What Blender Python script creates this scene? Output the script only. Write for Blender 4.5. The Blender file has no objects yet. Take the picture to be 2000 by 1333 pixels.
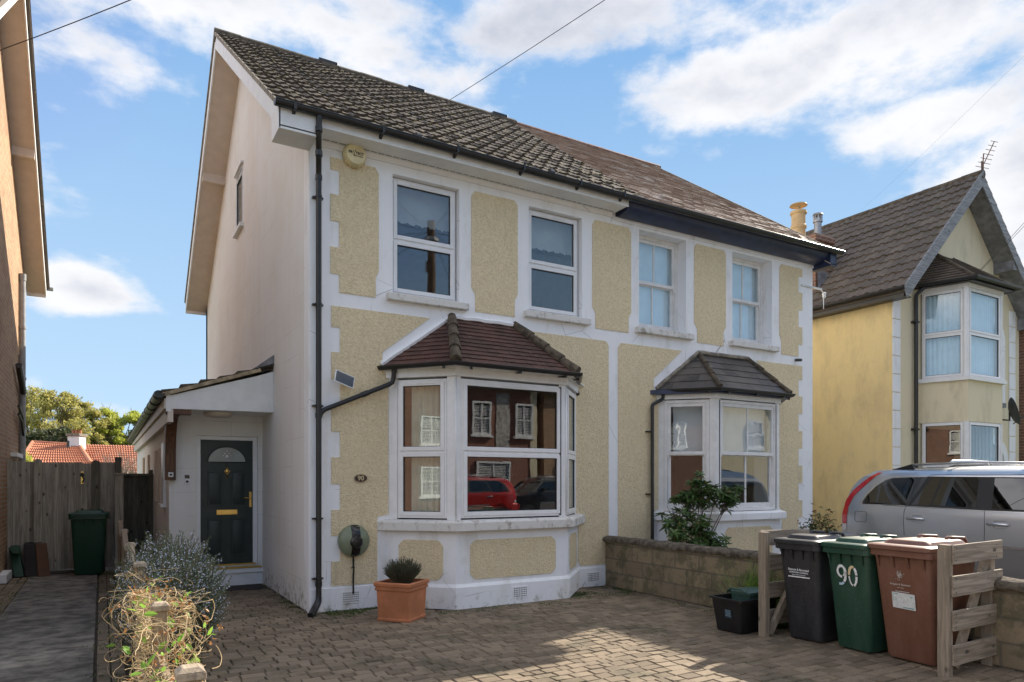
import bpy, bmesh, math, random
from mathutils import Vector, Matrix, noise
rad = math.radians
SC = bpy.context.scene
COL = SC.collection
random.seed(7)

# ------------------------------------------------------------------ camera, sun, sky, exposure
CAM = (-2.18, -8.54, 1.6)
YAW = 30.5
cd = bpy.data.cameras.new('camera'); cam = bpy.data.objects.new('camera', cd); COL.objects.link(cam)
cam.location = CAM; cam.rotation_euler = (rad(90), 0, rad(-YAW))
cd.sensor_width = 36; cd.lens = 36 * 1361 / 2000; cd.shift_y = (941 - 666.5) / 2000
cd.clip_start = 0.05; cd.clip_end = 3000
SC.camera = cam
SUNV = Vector((1.43, 0.50, 1.0)).normalized()
sd = bpy.data.lights.new('sun', 'SUN'); sun = bpy.data.objects.new('sun', sd); COL.objects.link(sun)
sd.energy = 5.0; sd.angle = rad(0.5); sd.color = (1.0, 0.90, 0.76)
sun.rotation_euler = (-SUNV).to_track_quat('-Z', 'Y').to_euler()
SC.view_settings.view_transform = 'Standard'; SC.view_settings.look = 'None'
SC.view_settings.gamma = 1; SC.view_settings.exposure = 0.90

_F = Vector((math.sin(rad(YAW)), math.cos(rad(YAW)), 0)); _R = Vector((_F.y, -_F.x, 0))
def pdir(px, py):
    return (_F + _R * ((px - 1000) / 1361) + Vector((0, 0, (941 - py) / 1361))).normalized()

W = bpy.data.worlds.new('World'); SC.world = W; W.use_nodes = True
nt = W.node_tree; nt.nodes.clear(); N = nt.nodes; L = nt.links
out = N.new('ShaderNodeOutputWorld'); bg = N.new('ShaderNodeBackground'); L.new(bg.outputs[0], out.inputs[0])
sky = N.new('ShaderNodeTexSky'); sky.sky_type = 'NISHITA'; sky.sun_disc = False
sky.sun_elevation = math.asin(SUNV.z); sky.sun_rotation = math.atan2(SUNV.x, SUNV.y)
sky.air_density = 1.0; sky.dust_density = 0.35; sky.ozone_density = 1.6
bg.inputs[1].default_value = 0.12
tc = N.new('ShaderNodeTexCoord')
def wmath(op, a, b=None, clamp=False):
    n = N.new('ShaderNodeMath'); n.operation = op; n.use_clamp = clamp
    for i, v in enumerate((a, b)):
        if v is None: continue
        if isinstance(v, (int, float)): n.inputs[i].default_value = v
        else: L.new(v, n.inputs[i])
    return n.outputs[0]
def wnoise(scale, detail, rough, dist=0.0, off=(0, 0, 0), sq=(1, 1, 1.9)):
    m = N.new('ShaderNodeMapping'); m.inputs['Scale'].default_value = sq; m.inputs['Location'].default_value = off
    L.new(tc.outputs['Generated'], m.inputs[0])
    n = N.new('ShaderNodeTexNoise'); n.inputs['Scale'].default_value = scale; n.inputs['Detail'].default_value = detail
    n.inputs['Roughness'].default_value = rough; n.inputs['Distortion'].default_value = dist
    L.new(m.outputs[0], n.inputs[0]); return n.outputs[0]
# banks of cloud: centre given as a direction, half-width across and up (in units of the direction vector)
BLOBS = [(480, 0, .40, .095, .95), (720, 110, .24, .085, .9), (250, 110, .12, .07, .8), (150, 560, .085, .042, 1.0), (225, 595, .05, .02, .7), (1050, 110, .22, .05, .62),
         (1250, 20, .50, .07, .9), (1430, 165, .19, .055, 1.05), (1560, 150, .10, .05, .9), (1250, 150, .08, .05, .8),
         (1760, 60, .30, .09, 1.0), (1880, 230, .17, .05, .95), (1960, 380, .10, .06, .9), (1270, 300, .055, .02, .55), (1490, 340, .06, .02, .42),
         (2300, 200, .3, .2, 1.0), (-500, 300, .25, .12, 1.0), (130, 215, .035, .02, .45), (2600, 500, .3, .1, .9), (-600, 700, .35, .08, .9)]
cov = None
for (px, py, rx, ry, s) in BLOBS:
    d = pdir(px, py)
    side = Vector((d.y, -d.x, 0)).normalized(); up = side.cross(d)
    def dotn(v):
        n = N.new('ShaderNodeVectorMath'); n.operation = 'DOT_PRODUCT'
        L.new(tc.outputs['Generated'], n.inputs[0]); n.inputs[1].default_value = v; return n.outputs['Value']
    a = wmath('MULTIPLY', dotn(side), 1 / rx); b = wmath('MULTIPLY', wmath('SUBTRACT', dotn(up), 0), 1 / ry)
    r2 = wmath('ADD', wmath('MULTIPLY', a, a), wmath('MULTIPLY', b, b))
    g = wmath('MULTIPLY', wmath('EXPONENT', wmath('MULTIPLY', r2, -0.9)), s)
    g = wmath('MULTIPLY', g, wmath('GREATER_THAN', dotn(d), 0))
    cov = g if cov is None else wmath('MAXIMUM', cov, g)
# elsewhere in the sky: cloud added out of view, from low-frequency noise
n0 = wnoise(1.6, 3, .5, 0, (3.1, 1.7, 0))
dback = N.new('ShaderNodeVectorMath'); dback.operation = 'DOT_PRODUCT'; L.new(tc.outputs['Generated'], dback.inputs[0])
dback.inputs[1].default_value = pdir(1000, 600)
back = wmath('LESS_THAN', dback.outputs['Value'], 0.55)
clr = N.new('ShaderNodeVectorMath'); clr.operation = 'DOT_PRODUCT'; L.new(tc.outputs['Generated'], clr.inputs[0]); clr.inputs[1].default_value = Vector((.72, -.65, .27)).normalized()
clear = N.new('ShaderNodeMapRange'); L.new(clr.outputs['Value'], clear.inputs[0]); clear.inputs[1].default_value = .90; clear.inputs[2].default_value = .955; clear.inputs[3].default_value = 1; clear.inputs[4].default_value = 0
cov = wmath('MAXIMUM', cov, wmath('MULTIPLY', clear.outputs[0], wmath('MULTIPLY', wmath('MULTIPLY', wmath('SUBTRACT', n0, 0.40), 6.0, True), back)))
n1 = wnoise(6.5, 9, .56, .1); n2 = wnoise(17, 8, .6, .05, (5, 2, 1))
nn = wmath('ADD', wmath('MULTIPLY', n1, .72), wmath('MULTIPLY', n2, .28))
dens = wmath('SUBTRACT', wmath('ADD', cov, wmath('MULTIPLY', wmath('SUBTRACT', nn, .5), 2.1)), .47)
mask = N.new('ShaderNodeMapRange'); mask.interpolation_type = 'SMOOTHSTEP'; L.new(dens, mask.inputs[0])
mask.inputs[1].default_value = 0.0; mask.inputs[2].default_value = .42; mask.inputs[3].default_value = 0; mask.inputs[4].default_value = .97
shd = N.new('ShaderNodeMapRange'); shd.interpolation_type = 'SMOOTHSTEP'; L.new(wmath('ADD', dens, wmath('MULTIPLY', wmath('SUBTRACT', wnoise(4, 6, .55, .1, (9, 4, .3)), .5), 2.4)), shd.inputs[0])
shd.inputs[1].default_value = .15; shd.inputs[2].default_value = 1.15
cc = N.new('ShaderNodeMix'); cc.data_type = 'RGBA'; L.new(shd.outputs[0], cc.inputs['Factor'])
cc.inputs['A'].default_value = (4.5, 4.5, 4.6, 1); cc.inputs['B'].default_value = (2.6, 2.75, 3.2, 1)
br = N.new('ShaderNodeMix'); br.data_type = 'RGBA'; L.new(back, br.inputs['Factor']); L.new(cc.outputs['Result'], br.inputs['A']); br.inputs['B'].default_value = (7.6, 7.4, 7.6, 1)  # unseen cloud made extra bright, added to lift the light in the shade
tint = N.new('ShaderNodeMix'); tint.data_type = 'RGBA'; tint.blend_type = 'MULTIPLY'; tint.inputs['Factor'].default_value = 1
L.new(sky.outputs[0], tint.inputs['A']); tint.inputs['B'].default_value = (1.0, 1.0, 1.0, 1)
cap = N.new('ShaderNodeMix'); cap.data_type = 'RGBA'; cap.blend_type = 'DARKEN'; cap.inputs['Factor'].default_value = 1
L.new(tint.outputs['Result'], cap.inputs['A'])
dz = N.new('ShaderNodeSeparateXYZ'); L.new(tc.outputs['Generated'], dz.inputs[0])
hz = N.new('ShaderNodeMapRange'); L.new(dz.outputs[2], hz.inputs[0]); hz.inputs[1].default_value = 0; hz.inputs[2].default_value = .55
cg = N.new('ShaderNodeMix'); cg.data_type = 'RGBA'; L.new(hz.outputs[0], cg.inputs['Factor']); cg.inputs['A'].default_value = (2.75, 3.75, 4.7, 1); cg.inputs['B'].default_value = (1.1, 2.15, 3.75, 1)
L.new(cg.outputs['Result'], cap.inputs['B'])
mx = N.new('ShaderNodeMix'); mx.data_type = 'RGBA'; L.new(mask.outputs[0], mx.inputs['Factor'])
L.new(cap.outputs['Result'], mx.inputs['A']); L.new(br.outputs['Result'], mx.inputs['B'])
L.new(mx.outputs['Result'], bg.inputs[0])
W.cycles.sampling_method = 'MANUAL'; W.cycles.sample_map_resolution = 1024

# ------------------------------------------------------------------ materials
MATS = {}
class NB:
    def __init__(s, name):
        s.m = bpy.data.materials.new(name); s.m.use_nodes = True; s.t = s.m.node_tree; s.t.nodes.clear()
        s.out = s.t.nodes.new('ShaderNodeOutputMaterial'); s.g = s.t.nodes.new('ShaderNodeNewGeometry'); MATS[name] = s.m
    def n(s, typ, ins=None, **kw):
        n = s.t.nodes.new(typ)
        for k, v in kw.items(): setattr(n, k, v)
        for k, v in (ins or {}).items():
            if hasattr(v, 'is_output'): s.t.links.new(v, n.inputs[k])
            else: n.inputs[k].default_value = v
        return n
    def math(s, op, a, b=0.0, c=False):
        return s.n('ShaderNodeMath', {0: a, 1: b}, operation=op, use_clamp=c).outputs[0]
    def mix(s, f, a, b, bt='MIX'):
        n = s.n('ShaderNodeMix', data_type='RGBA', blend_type=bt)
        for k, v in (('Factor', f), ('A', a), ('B', b)):
            if hasattr(v, 'is_output'): s.t.links.new(v, n.inputs[k])
            else: n.inputs[k].default_value = v if k == 'Factor' else c4(v)
        return n.outputs['Result']
    def pos(s, sc=(1, 1, 1)):
        return s.n('ShaderNodeMapping', {0: s.g.outputs['Position'], 'Scale': sc}).outputs[0]
    def noise(s, scale, detail=3, rough=.5, sc=(1, 1, 1), dist=0, vec=None):
        return s.n('ShaderNodeTexNoise', {0: vec or s.pos(sc), 'Scale': scale, 'Detail': detail, 'Roughness': rough, 'Distortion': dist}).outputs[0]
    def ramp(s, v, lo, hi, a=0.0, b=1.0, smooth=True):
        n = s.n('ShaderNodeMapRange', {0: v, 1: lo, 2: hi, 3: a, 4: b}); n.interpolation_type = 'SMOOTHSTEP' if smooth else 'LINEAR'
        return n.outputs[0]
    def wallvec(s):
        sep = s.n('ShaderNodeSeparateXYZ', {0: s.g.outputs['Position']}); sn = s.n('ShaderNodeSeparateXYZ', {0: s.g.outputs['True Normal']})
        ax = s.math('ABSOLUTE', sn.outputs[0]); fx = s.math('GREATER_THAN', ax, .72)
        u = s.math('ADD', s.math('MULTIPLY', sep.outputs[0], s.math('SUBTRACT', 1, fx)), s.math('MULTIPLY', sep.outputs[1], fx))
        return s.n('ShaderNodeCombineXYZ', {0: u, 1: sep.outputs[2]}).outputs[0]
    def bsdf(s, col, rough=.7, metal=0, spec=.5, bump=None, bs=.3, bd=.01, coat=0, trans=0, bump2=None):
        p = s.n('ShaderNodeBsdfPrincipled', {'Metallic': metal, 'Specular IOR Level': spec})
        if coat: p.inputs['Coat Weight'].default_value = coat; p.inputs['Coat Roughness'].default_value = .03
        for k, v in (('Base Color', col), ('Roughness', rough)):
            if hasattr(v, 'is_output'): s.t.links.new(v, p.inputs[k])
            else: p.inputs[k].default_value = c4(v) if k == 'Base Color' else v
        nrm = None
        if bump is not None:
            b = s.n('ShaderNodeBump', {'Height': bump, 'Strength': bs, 'Distance': bd}); nrm = b
            s.t.links.new(b.outputs[0], p.inputs['Normal'])
        s.t.links.new(p.outputs[0], s.out.inputs[0]); return p
def c4(c): return (c[0], c[1], c[2], 1) if len(c) == 3 else c
def flat(name, c, rough=.6, metal=0, var=.12, vs=6, bs=.15, bscale=40, bd=.003, spec=.5, coat=0, island=0):
    b = NB(name); n = b.noise(vs, 4, .6)
    col = b.mix(b.ramp(n, .3, .7, 0, 1), [x * (1 - var) for x in c], [min(1, x * (1 + var)) for x in c])
    if island:
        rnd = b.g.outputs['Random Per Island']
        col = b.mix(1.0, col, b.n('ShaderNodeCombineColor', {0: b.ramp(rnd, 0, 1, 1 - island, 1 + island, False), 1: b.ramp(rnd, 0, 1, 1 - island, 1 + island, False), 2: b.ramp(rnd, 0, 1, 1 - island, 1 + island, False)}).outputs[0], 'MULTIPLY')
    b.bsdf(col, rough, metal, spec, b.noise(bscale, 3), bs, bd, coat); return b.m

# white painted render with rain streaks and grime near ground
b = NB('white_render')
streak = b.noise(1.0, 5, .65, (7, 7, .5)); big = b.noise(.9, 4, .6); fine = b.noise(60, 3)
col = b.mix(b.ramp(streak, .50, .80, 0, .55), (.80, .785, .76), (.62, .58, .53))
col = b.mix(b.ramp(big, .4, .75, 0, .6), col, (.72, .67, .60))
z = b.n('ShaderNodeSeparateXYZ', {0: b.g.outputs['Position']}).outputs[2]
dirt = b.math('MULTIPLY', b.ramp(z, .0, .45, 1, 0), b.ramp(b.noise(9, 5, .7), .44, .66))
col = b.mix(dirt, col, (.30, .27, .21))
ash = b.n('ShaderNodeTexBrick', {0: b.wallvec(), 'Scale': 1.0, 'Mortar Size': .004, 'Mortar Smooth': .3, 'Brick Width': .92, 'Row Height': .36}).outputs[1]
col = b.mix(b.math('MULTIPLY', ash, b.ramp(b.noise(1.5, 3), .45, .6, .05, .45)), col, (.38, .35, .31))
b.bsdf(col, .85, bump=b.math('ADD', fine, b.math('MULTIPLY', b.noise(4, 3), 1.2)), bs=.35, bd=.006)
b = NB('white_trim')
big = b.noise(1.7, 5, .65, (2, 2, .7)); col = b.mix(b.ramp(big, .48, .74, 0, .8), (.88, .88, .89), (.70, .68, .64))
z = b.n('ShaderNodeSeparateXYZ', {0: b.g.outputs['Position']}).outputs[2]
dirt = b.math('MULTIPLY', b.ramp(z, .0, .24, .75, 0), b.ramp(b.noise(7, 6, .72), .50, .68))
col = b.mix(dirt, col, (.20, .19, .14))
# hairline cracks
cr = b.n('ShaderNodeTexVoronoi', {0: b.wallvec(), 'Scale': 1.15}, feature='DISTANCE_TO_EDGE').outputs[0]
crm = b.math('MULTIPLY', b.ramp(cr, .0, .006, 1, 0), b.ramp(b.noise(1.4, 2), .52, .6))
col = b.mix(b.math('MULTIPLY', crm, .7), col, (.30, .28, .25))
b.bsdf(col, .8, bump=b.noise(45, 4), bs=.25, bd=.004)
b = NB('grimy_sill')
col = b.mix(b.ramp(b.noise(9, 6, .72, (1, 1, .6)), .50, .68), (.70, .68, .64), (.36, .32, .27))
b.bsdf(col, .9, bump=b.noise(40, 4), bs=.5, bd=.006)
# pebbledash
def dash(name, c1, c2, c3):
    b = NB(name)
    n1 = b.noise(40, 6, .72); v = b.n('ShaderNodeTexVoronoi', {0: b.pos(), 'Scale': 62}, feature='SMOOTH_F1').outputs[0]
    h = b.math('ADD', b.math('MULTIPLY', n1, 1.3), b.math('MULTIPLY', v, -.8))
    col = b.mix(b.ramp(n1, .36, .60), c3, c1); col = b.mix(b.ramp(b.noise(1.3, 5, .6), .42, .75, 0, .6), col, c2); col = b.mix(b.ramp(b.noise(1, 6, .7, (5, 5, .5)), .54, .78, 0, .5), col, [x * .72 for x in c2]); col = b.mix(b.ramp(b.noise(110, 3, .8), .60, .70, 0, .6), col, [x * .45 for x in c2])
    b.bsdf(col, .9, bump=h, bs=.8, bd=.018, spec=.25)
dash('cream_dash', (.88, .745, .50), (.77, .64, .42), (.71, .575, .36))
b = NB('yellow_render')
streak = b.noise(1, 6, .7, (3, 3, 1.1)); z = b.n('ShaderNodeSeparateXYZ', {0: b.g.outputs['Position']}).outputs[2]
col = b.mix(b.ramp(streak, .42, .7), (.86, .67, .33), (.72, .56, .29))
col = b.mix(b.math('MULTIPLY', b.ramp(b.noise(.8, 6, .7), .50, .72), .4), col, (.50, .40, .22))
b.bsdf(col, .9, bump=b.noise(26, 4, .6, (1, 1, .5)), bs=.7, bd=.01)
b = NB('cream_render'); col = b.mix(b.ramp(b.noise(1, 6, .65, (2.5, 2.5, .9)), .48, .85), (.76, .67, .47), (.48, .42, .29))
b.bsdf(col, .9, bump=b.noise(35, 4), bs=.4, bd=.006)
b = NB('pink_render'); col = b.mix(b.ramp(b.noise(1, 6, .65, (4, 4, .5)), .45, .75), (.66, .57, .47), (.50, .42, .33))
b.bsdf(col, .9, bump=b.noise(35, 4), bs=.4, bd=.006)
def brick(name, c1, c2, mort, bw=.225, rh=.075, ms=.010, bias=0, soldier=False, rough=.85, bumpd=.008, mossy=0):
    b = NB(name)
    t = b.n('ShaderNodeTexBrick', {0: b.wallvec(), 'Color1': c4(c1), 'Color2': c4(c2), 'Mortar': c4(mort), 'Scale': 1.0, 'Mortar Size': ms, 'Mortar Smooth': .15, 'Bias': bias, 'Brick Width': bw, 'Row Height': rh})
    col = b.mix(b.ramp(b.noise(30, 5, .7), .3, .7, 0, .35), t.outputs[0], [x * .55 for x in c1])
    col = b.mix(b.ramp(b.noise(1.1, 5, .6), .45, .7, 0, .35), col, [x * .6 for x in c2])
    if mossy: col = b.mix(b.math('MULTIPLY', b.ramp(b.noise(5, 6, .7), .45, .6), mossy), col, (.10, .09, .05))
    h = b.math('ADD', b.math('MULTIPLY', t.outputs[1], -1.0), b.math('MULTIPLY', b.noise(50, 4), .5))
    b.bsdf(col, rough, bump=h, bs=.8, bd=bumpd)
brick('stock_brick', (.50, .30, .15), (.36, .18, .09), (.50, .42, .32), bumpd=.02)
brick('red_brick', (.33, .115, .07), (.26, .085, .055), (.40, .30, .24))
brick('brown_brick', (.28, .13, .08), (.20, .09, .06), (.34, .28, .22))
brick('block_wall', (.30, .235, .145), (.22, .17, .11), (.15, .13, .10), .44, .215, .012, mossy=.75, bumpd=.02)
flat('flint', (.45, .42, .38), .7, vs=14, var=.6, bs=.8, bscale=14, bd=.03)
flat('upvc', (.80, .80, .80), .32, var=.04, bs=.03, spec=.5)
flat('paint_wood', (.76, .75, .73), .5, var=.07, bs=.2, bscale=25)
flat('soffit_board', (.66, .57, .48), .5, var=.05)
flat('white_board', (.80, .80, .79), .5, var=.05)
flat('black_plastic', (.018, .018, .018), .35, var=.2, bs=.1)
flat('gasket', (.02, .02, .02), .6)
flat('lead_flash', (.20, .20, .21), .6, var=.3, bs=.4)
flat('blue_fascia', (.022, .032, .075), .42, var=.3)
flat('grey_pipe', (.30, .31, .32), .5, var=.2)
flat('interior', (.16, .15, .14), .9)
flat('blind', (.72, .74, .76), .9, var=.03)
flat('grey_blind', (.40, .42, .42), .9, var=.05)
flat('curtain', (.52, .56, .45), .95, var=.1)
flat('net', (.70, .86, .97), .9, var=.05)
flat('door_green', (.012, .026, .025), .42, var=.15, bs=.1, bscale=60)
flat('brass', (.75, .50, .16), .28, 1.0, var=.1)
flat('gold_sill', (.52, .34, .08), .35, .6, var=.15)
flat('frosted', (.32, .35, .34), .25, var=.1)
b = NB('oak'); col = b.mix(b.ramp(b.noise(6, 6, .65, (6, 6, .8), .6), .35, .65), (.16, .065, .028), (.055, .026, .014)); b.bsdf(col, .55, bump=b.noise(30, 4, .6, (4, 4, .5)), bs=.4, bd=.004)
def wood(name, c1, c2, ax, knots=True, sc=1.0, rough=.85):
    b = NB(name); s = [14 * sc] * 3; s[ax] = .9 * sc
    g = b.noise(2.2, 7, .68, tuple(s), .7); rnd = b.g.outputs['Random Per Island']
    col = b.mix(b.ramp(g, .36, .66), c2, c1)
    if knots:
        s2 = [1, 1, 1]; s2[ax] = .55
        v = b.n('ShaderNodeTexVoronoi', {0: b.pos(tuple(s2)), 'Scale': 6.5}).outputs[0]
        col = b.mix(b.ramp(v, .07, .16, .85, 0), col, [x * .25 for x in c2])
    k = b.ramp(rnd, 0, 1, .82, 1.14, False); kc = b.n('ShaderNodeCombineColor', {0: k, 1: k, 2: k}).outputs[0]
    col = b.mix(1.0, col, kc, 'MULTIPLY')
    b.bsdf(col, rough, bump=g, bs=.6, bd=.006)
wood('fence_wood', (.44, .40, .33), (.25, .22, .175), 2)
wood('dark_fence', (.16, .15, .115), (.085, .078, .06), 2)
wood('post_wood', (.40, .31, .21), (.22, .165, .11), 2)
wood('cap_wood', (.52, .42, .30), (.28, .22, .16), 1, False)
wood('pallet_wood', (.40, .335, .26), (.20, .165, .125), 0)
wood('pallet_post', (.38, .31, .235), (.22, .18, .13), 2)
wood('grey_board', (.34, .35, .36), (.17, .175, .185), 0)
# glass
def glass(name, tint=(.94, .96, .96), ior=1.85, wavy=.0, rmin=.0):
    b = NB(name); f0 = ((ior - 1) / (ior + 1)) ** 2
    dt = b.n('ShaderNodeVectorMath', {0: b.g.outputs['Incoming'], 1: b.g.outputs['Normal']}, operation='DOT_PRODUCT').outputs['Value']
    fr = b.math('ADD', b.math('MULTIPLY', b.math('POWER', b.math('SUBTRACT', 1.0, b.math('ABSOLUTE', dt)), 5.0), 1 - f0), f0)
    gl = b.n('ShaderNodeBsdfGlossy', {0: (1, 1, 1, 1), 'Roughness': .003}); tr = b.n('ShaderNodeBsdfTransparent', {0: c4(tint)})
    if wavy:
        bp = b.n('ShaderNodeBump', {'Height': b.noise(2.2, 2), 'Strength': wavy, 'Distance': .02}); b.t.links.new(bp.outputs[0], gl.inputs['Normal'])
    f = b.math('ADD', fr, rmin, True)
    m = b.n('ShaderNodeMixShader', {0: f, 1: tr.outputs[0], 2: gl.outputs[0]}); b.t.links.new(m.outputs[0], b.out.inputs[0])
glass('glass', ior=1.6, wavy=.02, rmin=.03); glass('old_glass', ior=1.6, wavy=.08, rmin=.04)
glass('car_glass', (.10, .11, .11), 1.7, 0, .05); glass('car_glass_clear', (.5, .56, .54), 1.5, 0, .03)
# roofs
b = NB('concrete_tile')
n = b.noise(7, 6, .7); col = b.mix(b.ramp(n, .35, .65), (.05, .036, .025), (.105, .077, .05))
col = b.mix(b.math('MULTIPLY', b.ramp(b.noise(19, 5, .78), .57, .64), .9), col, (.46, .40, .19)); col = b.mix(b.math('MULTIPLY', b.ramp(b.noise(2.5, 5, .7), .55, .70), .45), col, (.08, .07, .03))
rnd = b.g.outputs['Random Per Island']
b.bsdf(col, .75, bump=b.noise(60, 4), bs=.6, bd=.008)
def tilemat(name, c1, c2, c3, rough, lich=.0, spots=(.5, .47, .4), w=.5):
    b = NB(name); rnd = b.g.outputs['Random Per Island']; n = b.noise(3.0, 6, .7)
    col = b.mix(b.ramp(b.math('ADD', b.math('MULTIPLY', rnd, w), b.math('MULTIPLY', n, 1 - w)), .3, .72), c1, c2)
    col = b.mix(b.ramp(b.noise(1.6, 6, .7), .52, .68), col, c3)
    if lich: col = b.mix(b.math('MULTIPLY', b.ramp(b.noise(22, 5, .75), .63, .70), lich), col, spots)
    b.bsdf(col, rough, bump=b.noise(70, 3), bs=.35, bd=.004)
tilemat('clay_slate', (.29, .20, .145), (.42, .325, .26), (.55, .50, .46), .40, .5, (.55, .50, .45))
tilemat('maroon_tile', (.068, .032, .025), (.105, .048, .035), (.055, .030, .022), .62, .8, (.35, .33, .28))
tilemat('grey_slate', (.050, .046, .045), (.095, .085, .078), (.12, .105, .088), .42, .5, (.25, .26, .20), .7)
tilemat('brown_tile', (.085, .065, .048), (.135, .105, .078), (.085, .075, .045), .72, 1.0, (.55, .53, .48), .3)
tilemat('orange_tile', (.42, .15, .075), (.55, .22, .11), (.36, .12, .06), .7, 0)
flat('far_slate', (.05, .05, .055), .6); flat('ridge_clay', (.17, .085, .055), .7, var=.45, vs=9, bs=.5)
flat('ridge_moss', (.085, .065, .042), .8, var=.55, vs=12, bs=.6); flat('porch_mortar', (.40, .32, .21), .95, var=.35, vs=9, bs=.8); flat('verge_mortar', (.24, .21, .165), .9, var=.4, vs=10, bs=.8)
flat('pot_buff', (.58, .40, .20), .7, var=.12); flat('galv', (.38, .38, .38), .4, .7, var=.2); flat('rust', (.19, .10, .07), .8, var=.3)
# ground
b = NB('paver')
rnd = b.g.outputs['Random Per Island']; n = b.noise(2.2, 5, .65); f = b.noise(95, 4, .75)
col = b.mix(b.ramp(b.math('ADD', b.math('MULTIPLY', rnd, .6), b.math('MULTIPLY', n, .4)), .2, .8), (.155, .115, .074), (.25, .192, .128))
f2 = b.noise(170, 3, .8); col = b.mix(b.ramp(f2, .58, .66, 0, .6), col, (.34, .31, .26)); col = b.mix(b.ramp(f2, .42, .34, 0, .6), col, (.05, .042, .035)); st = b.noise(.7, 5, .7); col = b.mix(b.ramp(st, .50, .70, 0, .4), col, (.085, .065, .045))
col = b.mix(b.math('MULTIPLY', b.ramp(b.noise(1.3, 6, .75), .50, .64), .6), col, (.07, .066, .036))
b.bsdf(col, .88, bump=f, bs=.6, bd=.004)
b = NB('joint_sand'); n = b.noise(3, 5, .7)
col = b.mix(b.ramp(n, .42, .62), (.052, .037, .024), (.055, .052, .022)); b.bsdf(col, .95, bump=b.noise(120, 3), bs=.8, bd=.006)
flat('soil', (.055, .042, .028), .95, var=.4, vs=4, bs=.9, bscale=30, bd=.03)
flat('slab', (.15, .138, .115), .9, var=.55, vs=5, bs=.9, bscale=45, bd=.006, island=.22)
flat('asphalt', (.055, .055, .057), .9, var=.2, bs=.6, bscale=90); flat('paving', (.22, .21, .20), .9, var=.15)
flat('concrete', (.26, .25, .22), .9, var=.3, vs=5, bs=.6)
flat('lawn', (.07, .10, .03), .95, var=.4, vs=2, bs=.8, bscale=20, bd=.05)
flat('terracotta', (.47, .175, .078), .75, var=.16, vs=5, bs=.2, bscale=60)
# plants
def leafm(name, c1, c2, rough=.5, transl=.25):
    b = NB(name); rnd = b.g.outputs['Random Per Island']
    col = b.mix(rnd, c1, c2)
    p = b.n('ShaderNodeBsdfPrincipled', {'Base Color': col, 'Roughness': rough, 'Specular IOR Level': .4}); t = b.n('ShaderNodeBsdfTranslucent', {0: col})
    m = b.n('ShaderNodeMixShader', {0: transl, 1: p.outputs[0], 2: t.outputs[0]}); b.t.links.new(m.outputs[0], b.out.inputs[0])
leafm('rosemary_leaf', (.10, .165, .075), (.21, .29, .15)); leafm('rosemary_flower', (.62, .64, .84), (.84, .86, .94))
leafm('dry_vine', (.36, .25, .12), (.68, .53, .31), .7, .1); leafm('dry_leaf', (.45, .22, .07), (.30, .14, .06))
leafm('rhodo_leaf', (.035, .08, .022), (.11, .18, .05), .35); leafm('bright_leaf', (.16, .34, .04), (.34, .56, .09), .5, .45)
leafm('weed', (.04, .075, .015), (.10, .14, .03)); leafm('lavender', (.035, .062, .035), (.085, .12, .065))
leafm('tree_olive', (.34, .32, .09), (.58, .53, .18), .6, .5); leafm('tree_green', (.36, .40, .06), (.60, .62, .13), .6, .5); leafm('tree_dark', (.035, .055, .018), (.10, .11, .04))
leafm('twig_pale', (.30, .25, .20), (.48, .42, .36)); flat('bark', (.11, .085, .06), .9, var=.3, vs=5, bs=.6); flat('stem', (.13, .10, .06), .8)
leafm('camellia_leaf', (.03, .06, .015), (.09, .12, .03), .35); leafm('red_bud', (.25, .03, .02), (.4, .08, .03)); leafm('litter', (.20, .12, .045), (.36, .27, .10), .8, 0)
# objects
def plastic(name, c, rough=.42, dust=.42):
    b = NB(name); n = b.noise(3, 5, .7, (2, 2, .5))
    nz = b.n('ShaderNodeSeparateXYZ', {0: b.g.outputs['Normal']}).outputs[2]
    col = b.mix(b.ramp(n, .35, .7, 0, dust), c, [min(1, x * 1.25 + .05) for x in c])
    col = b.mix(b.math('MULTIPLY', b.ramp(b.noise(45, 4, .7), .55, .68), dust * .6), col, [min(1, x + .12) for x in c])
    b.bsdf(col, rough, bump=b.noise(90, 2), bs=.12, bd=.002)
plastic('bin_black', (.020, .021, .025)); plastic('bin_green', (.012, .056, .034)); plastic('bin_brown', (.165, .072, .044)); plastic('box_black', (.008, .008, .009), .4, .1)
plastic('caddy_green', (.03, .075, .06)); plastic('rear_green', (.006, .045, .022), .45, .1)
flat('rubber', (.012, .012, .012), .8); flat('vinyl_white', (.78, .80, .80), .4, var=.12, vs=25); flat('vinyl_cream', (.70, .58, .36), .5); flat('vinyl_blue', (.45, .60, .72), .5); flat('paper', (.66, .69, .68), .6, var=.12, vs=30)
flat('ink_teal', (.05, .28, .26), .6); flat('worn_paint', (.62, .56, .52), .7, var=.3, vs=60); flat('sticker_dark', (.03, .05, .07), .5); flat('sticker_text', (.22, .33, .40), .6)
b = NB('car_silver'); p = b.bsdf((.50, .515, .54), .28, metal=.65, coat=1.0, bump=b.noise(3, 1), bs=.02, bd=.01)
b = NB('car_red'); b.bsdf((.42, .012, .012), .25, metal=.2, coat=1.0)
b = NB('car_dark'); b.bsdf((.015, .016, .02), .25, metal=.2, coat=1.0)
b = NB('car_trim'); b.bsdf((.62, .62, .63), .22, metal=.9)
b = NB('car_grey_trim'); b.bsdf((.16, .15, .15), .55)
b = NB('tail_red'); b.bsdf((.50, .008, .008), .12, coat=1.0)
b = NB('tail_clear'); b.bsdf((.55, .52, .52), .15, coat=.5)
flat('seat', (.03, .03, .03), .8); flat('charger_green', (.20, .23, .15), .38, var=.08); flat('charger_black', (.012, .013, .013), .25); flat('cream_plastic', (.74, .64, .38), .5, var=.1)
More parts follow.
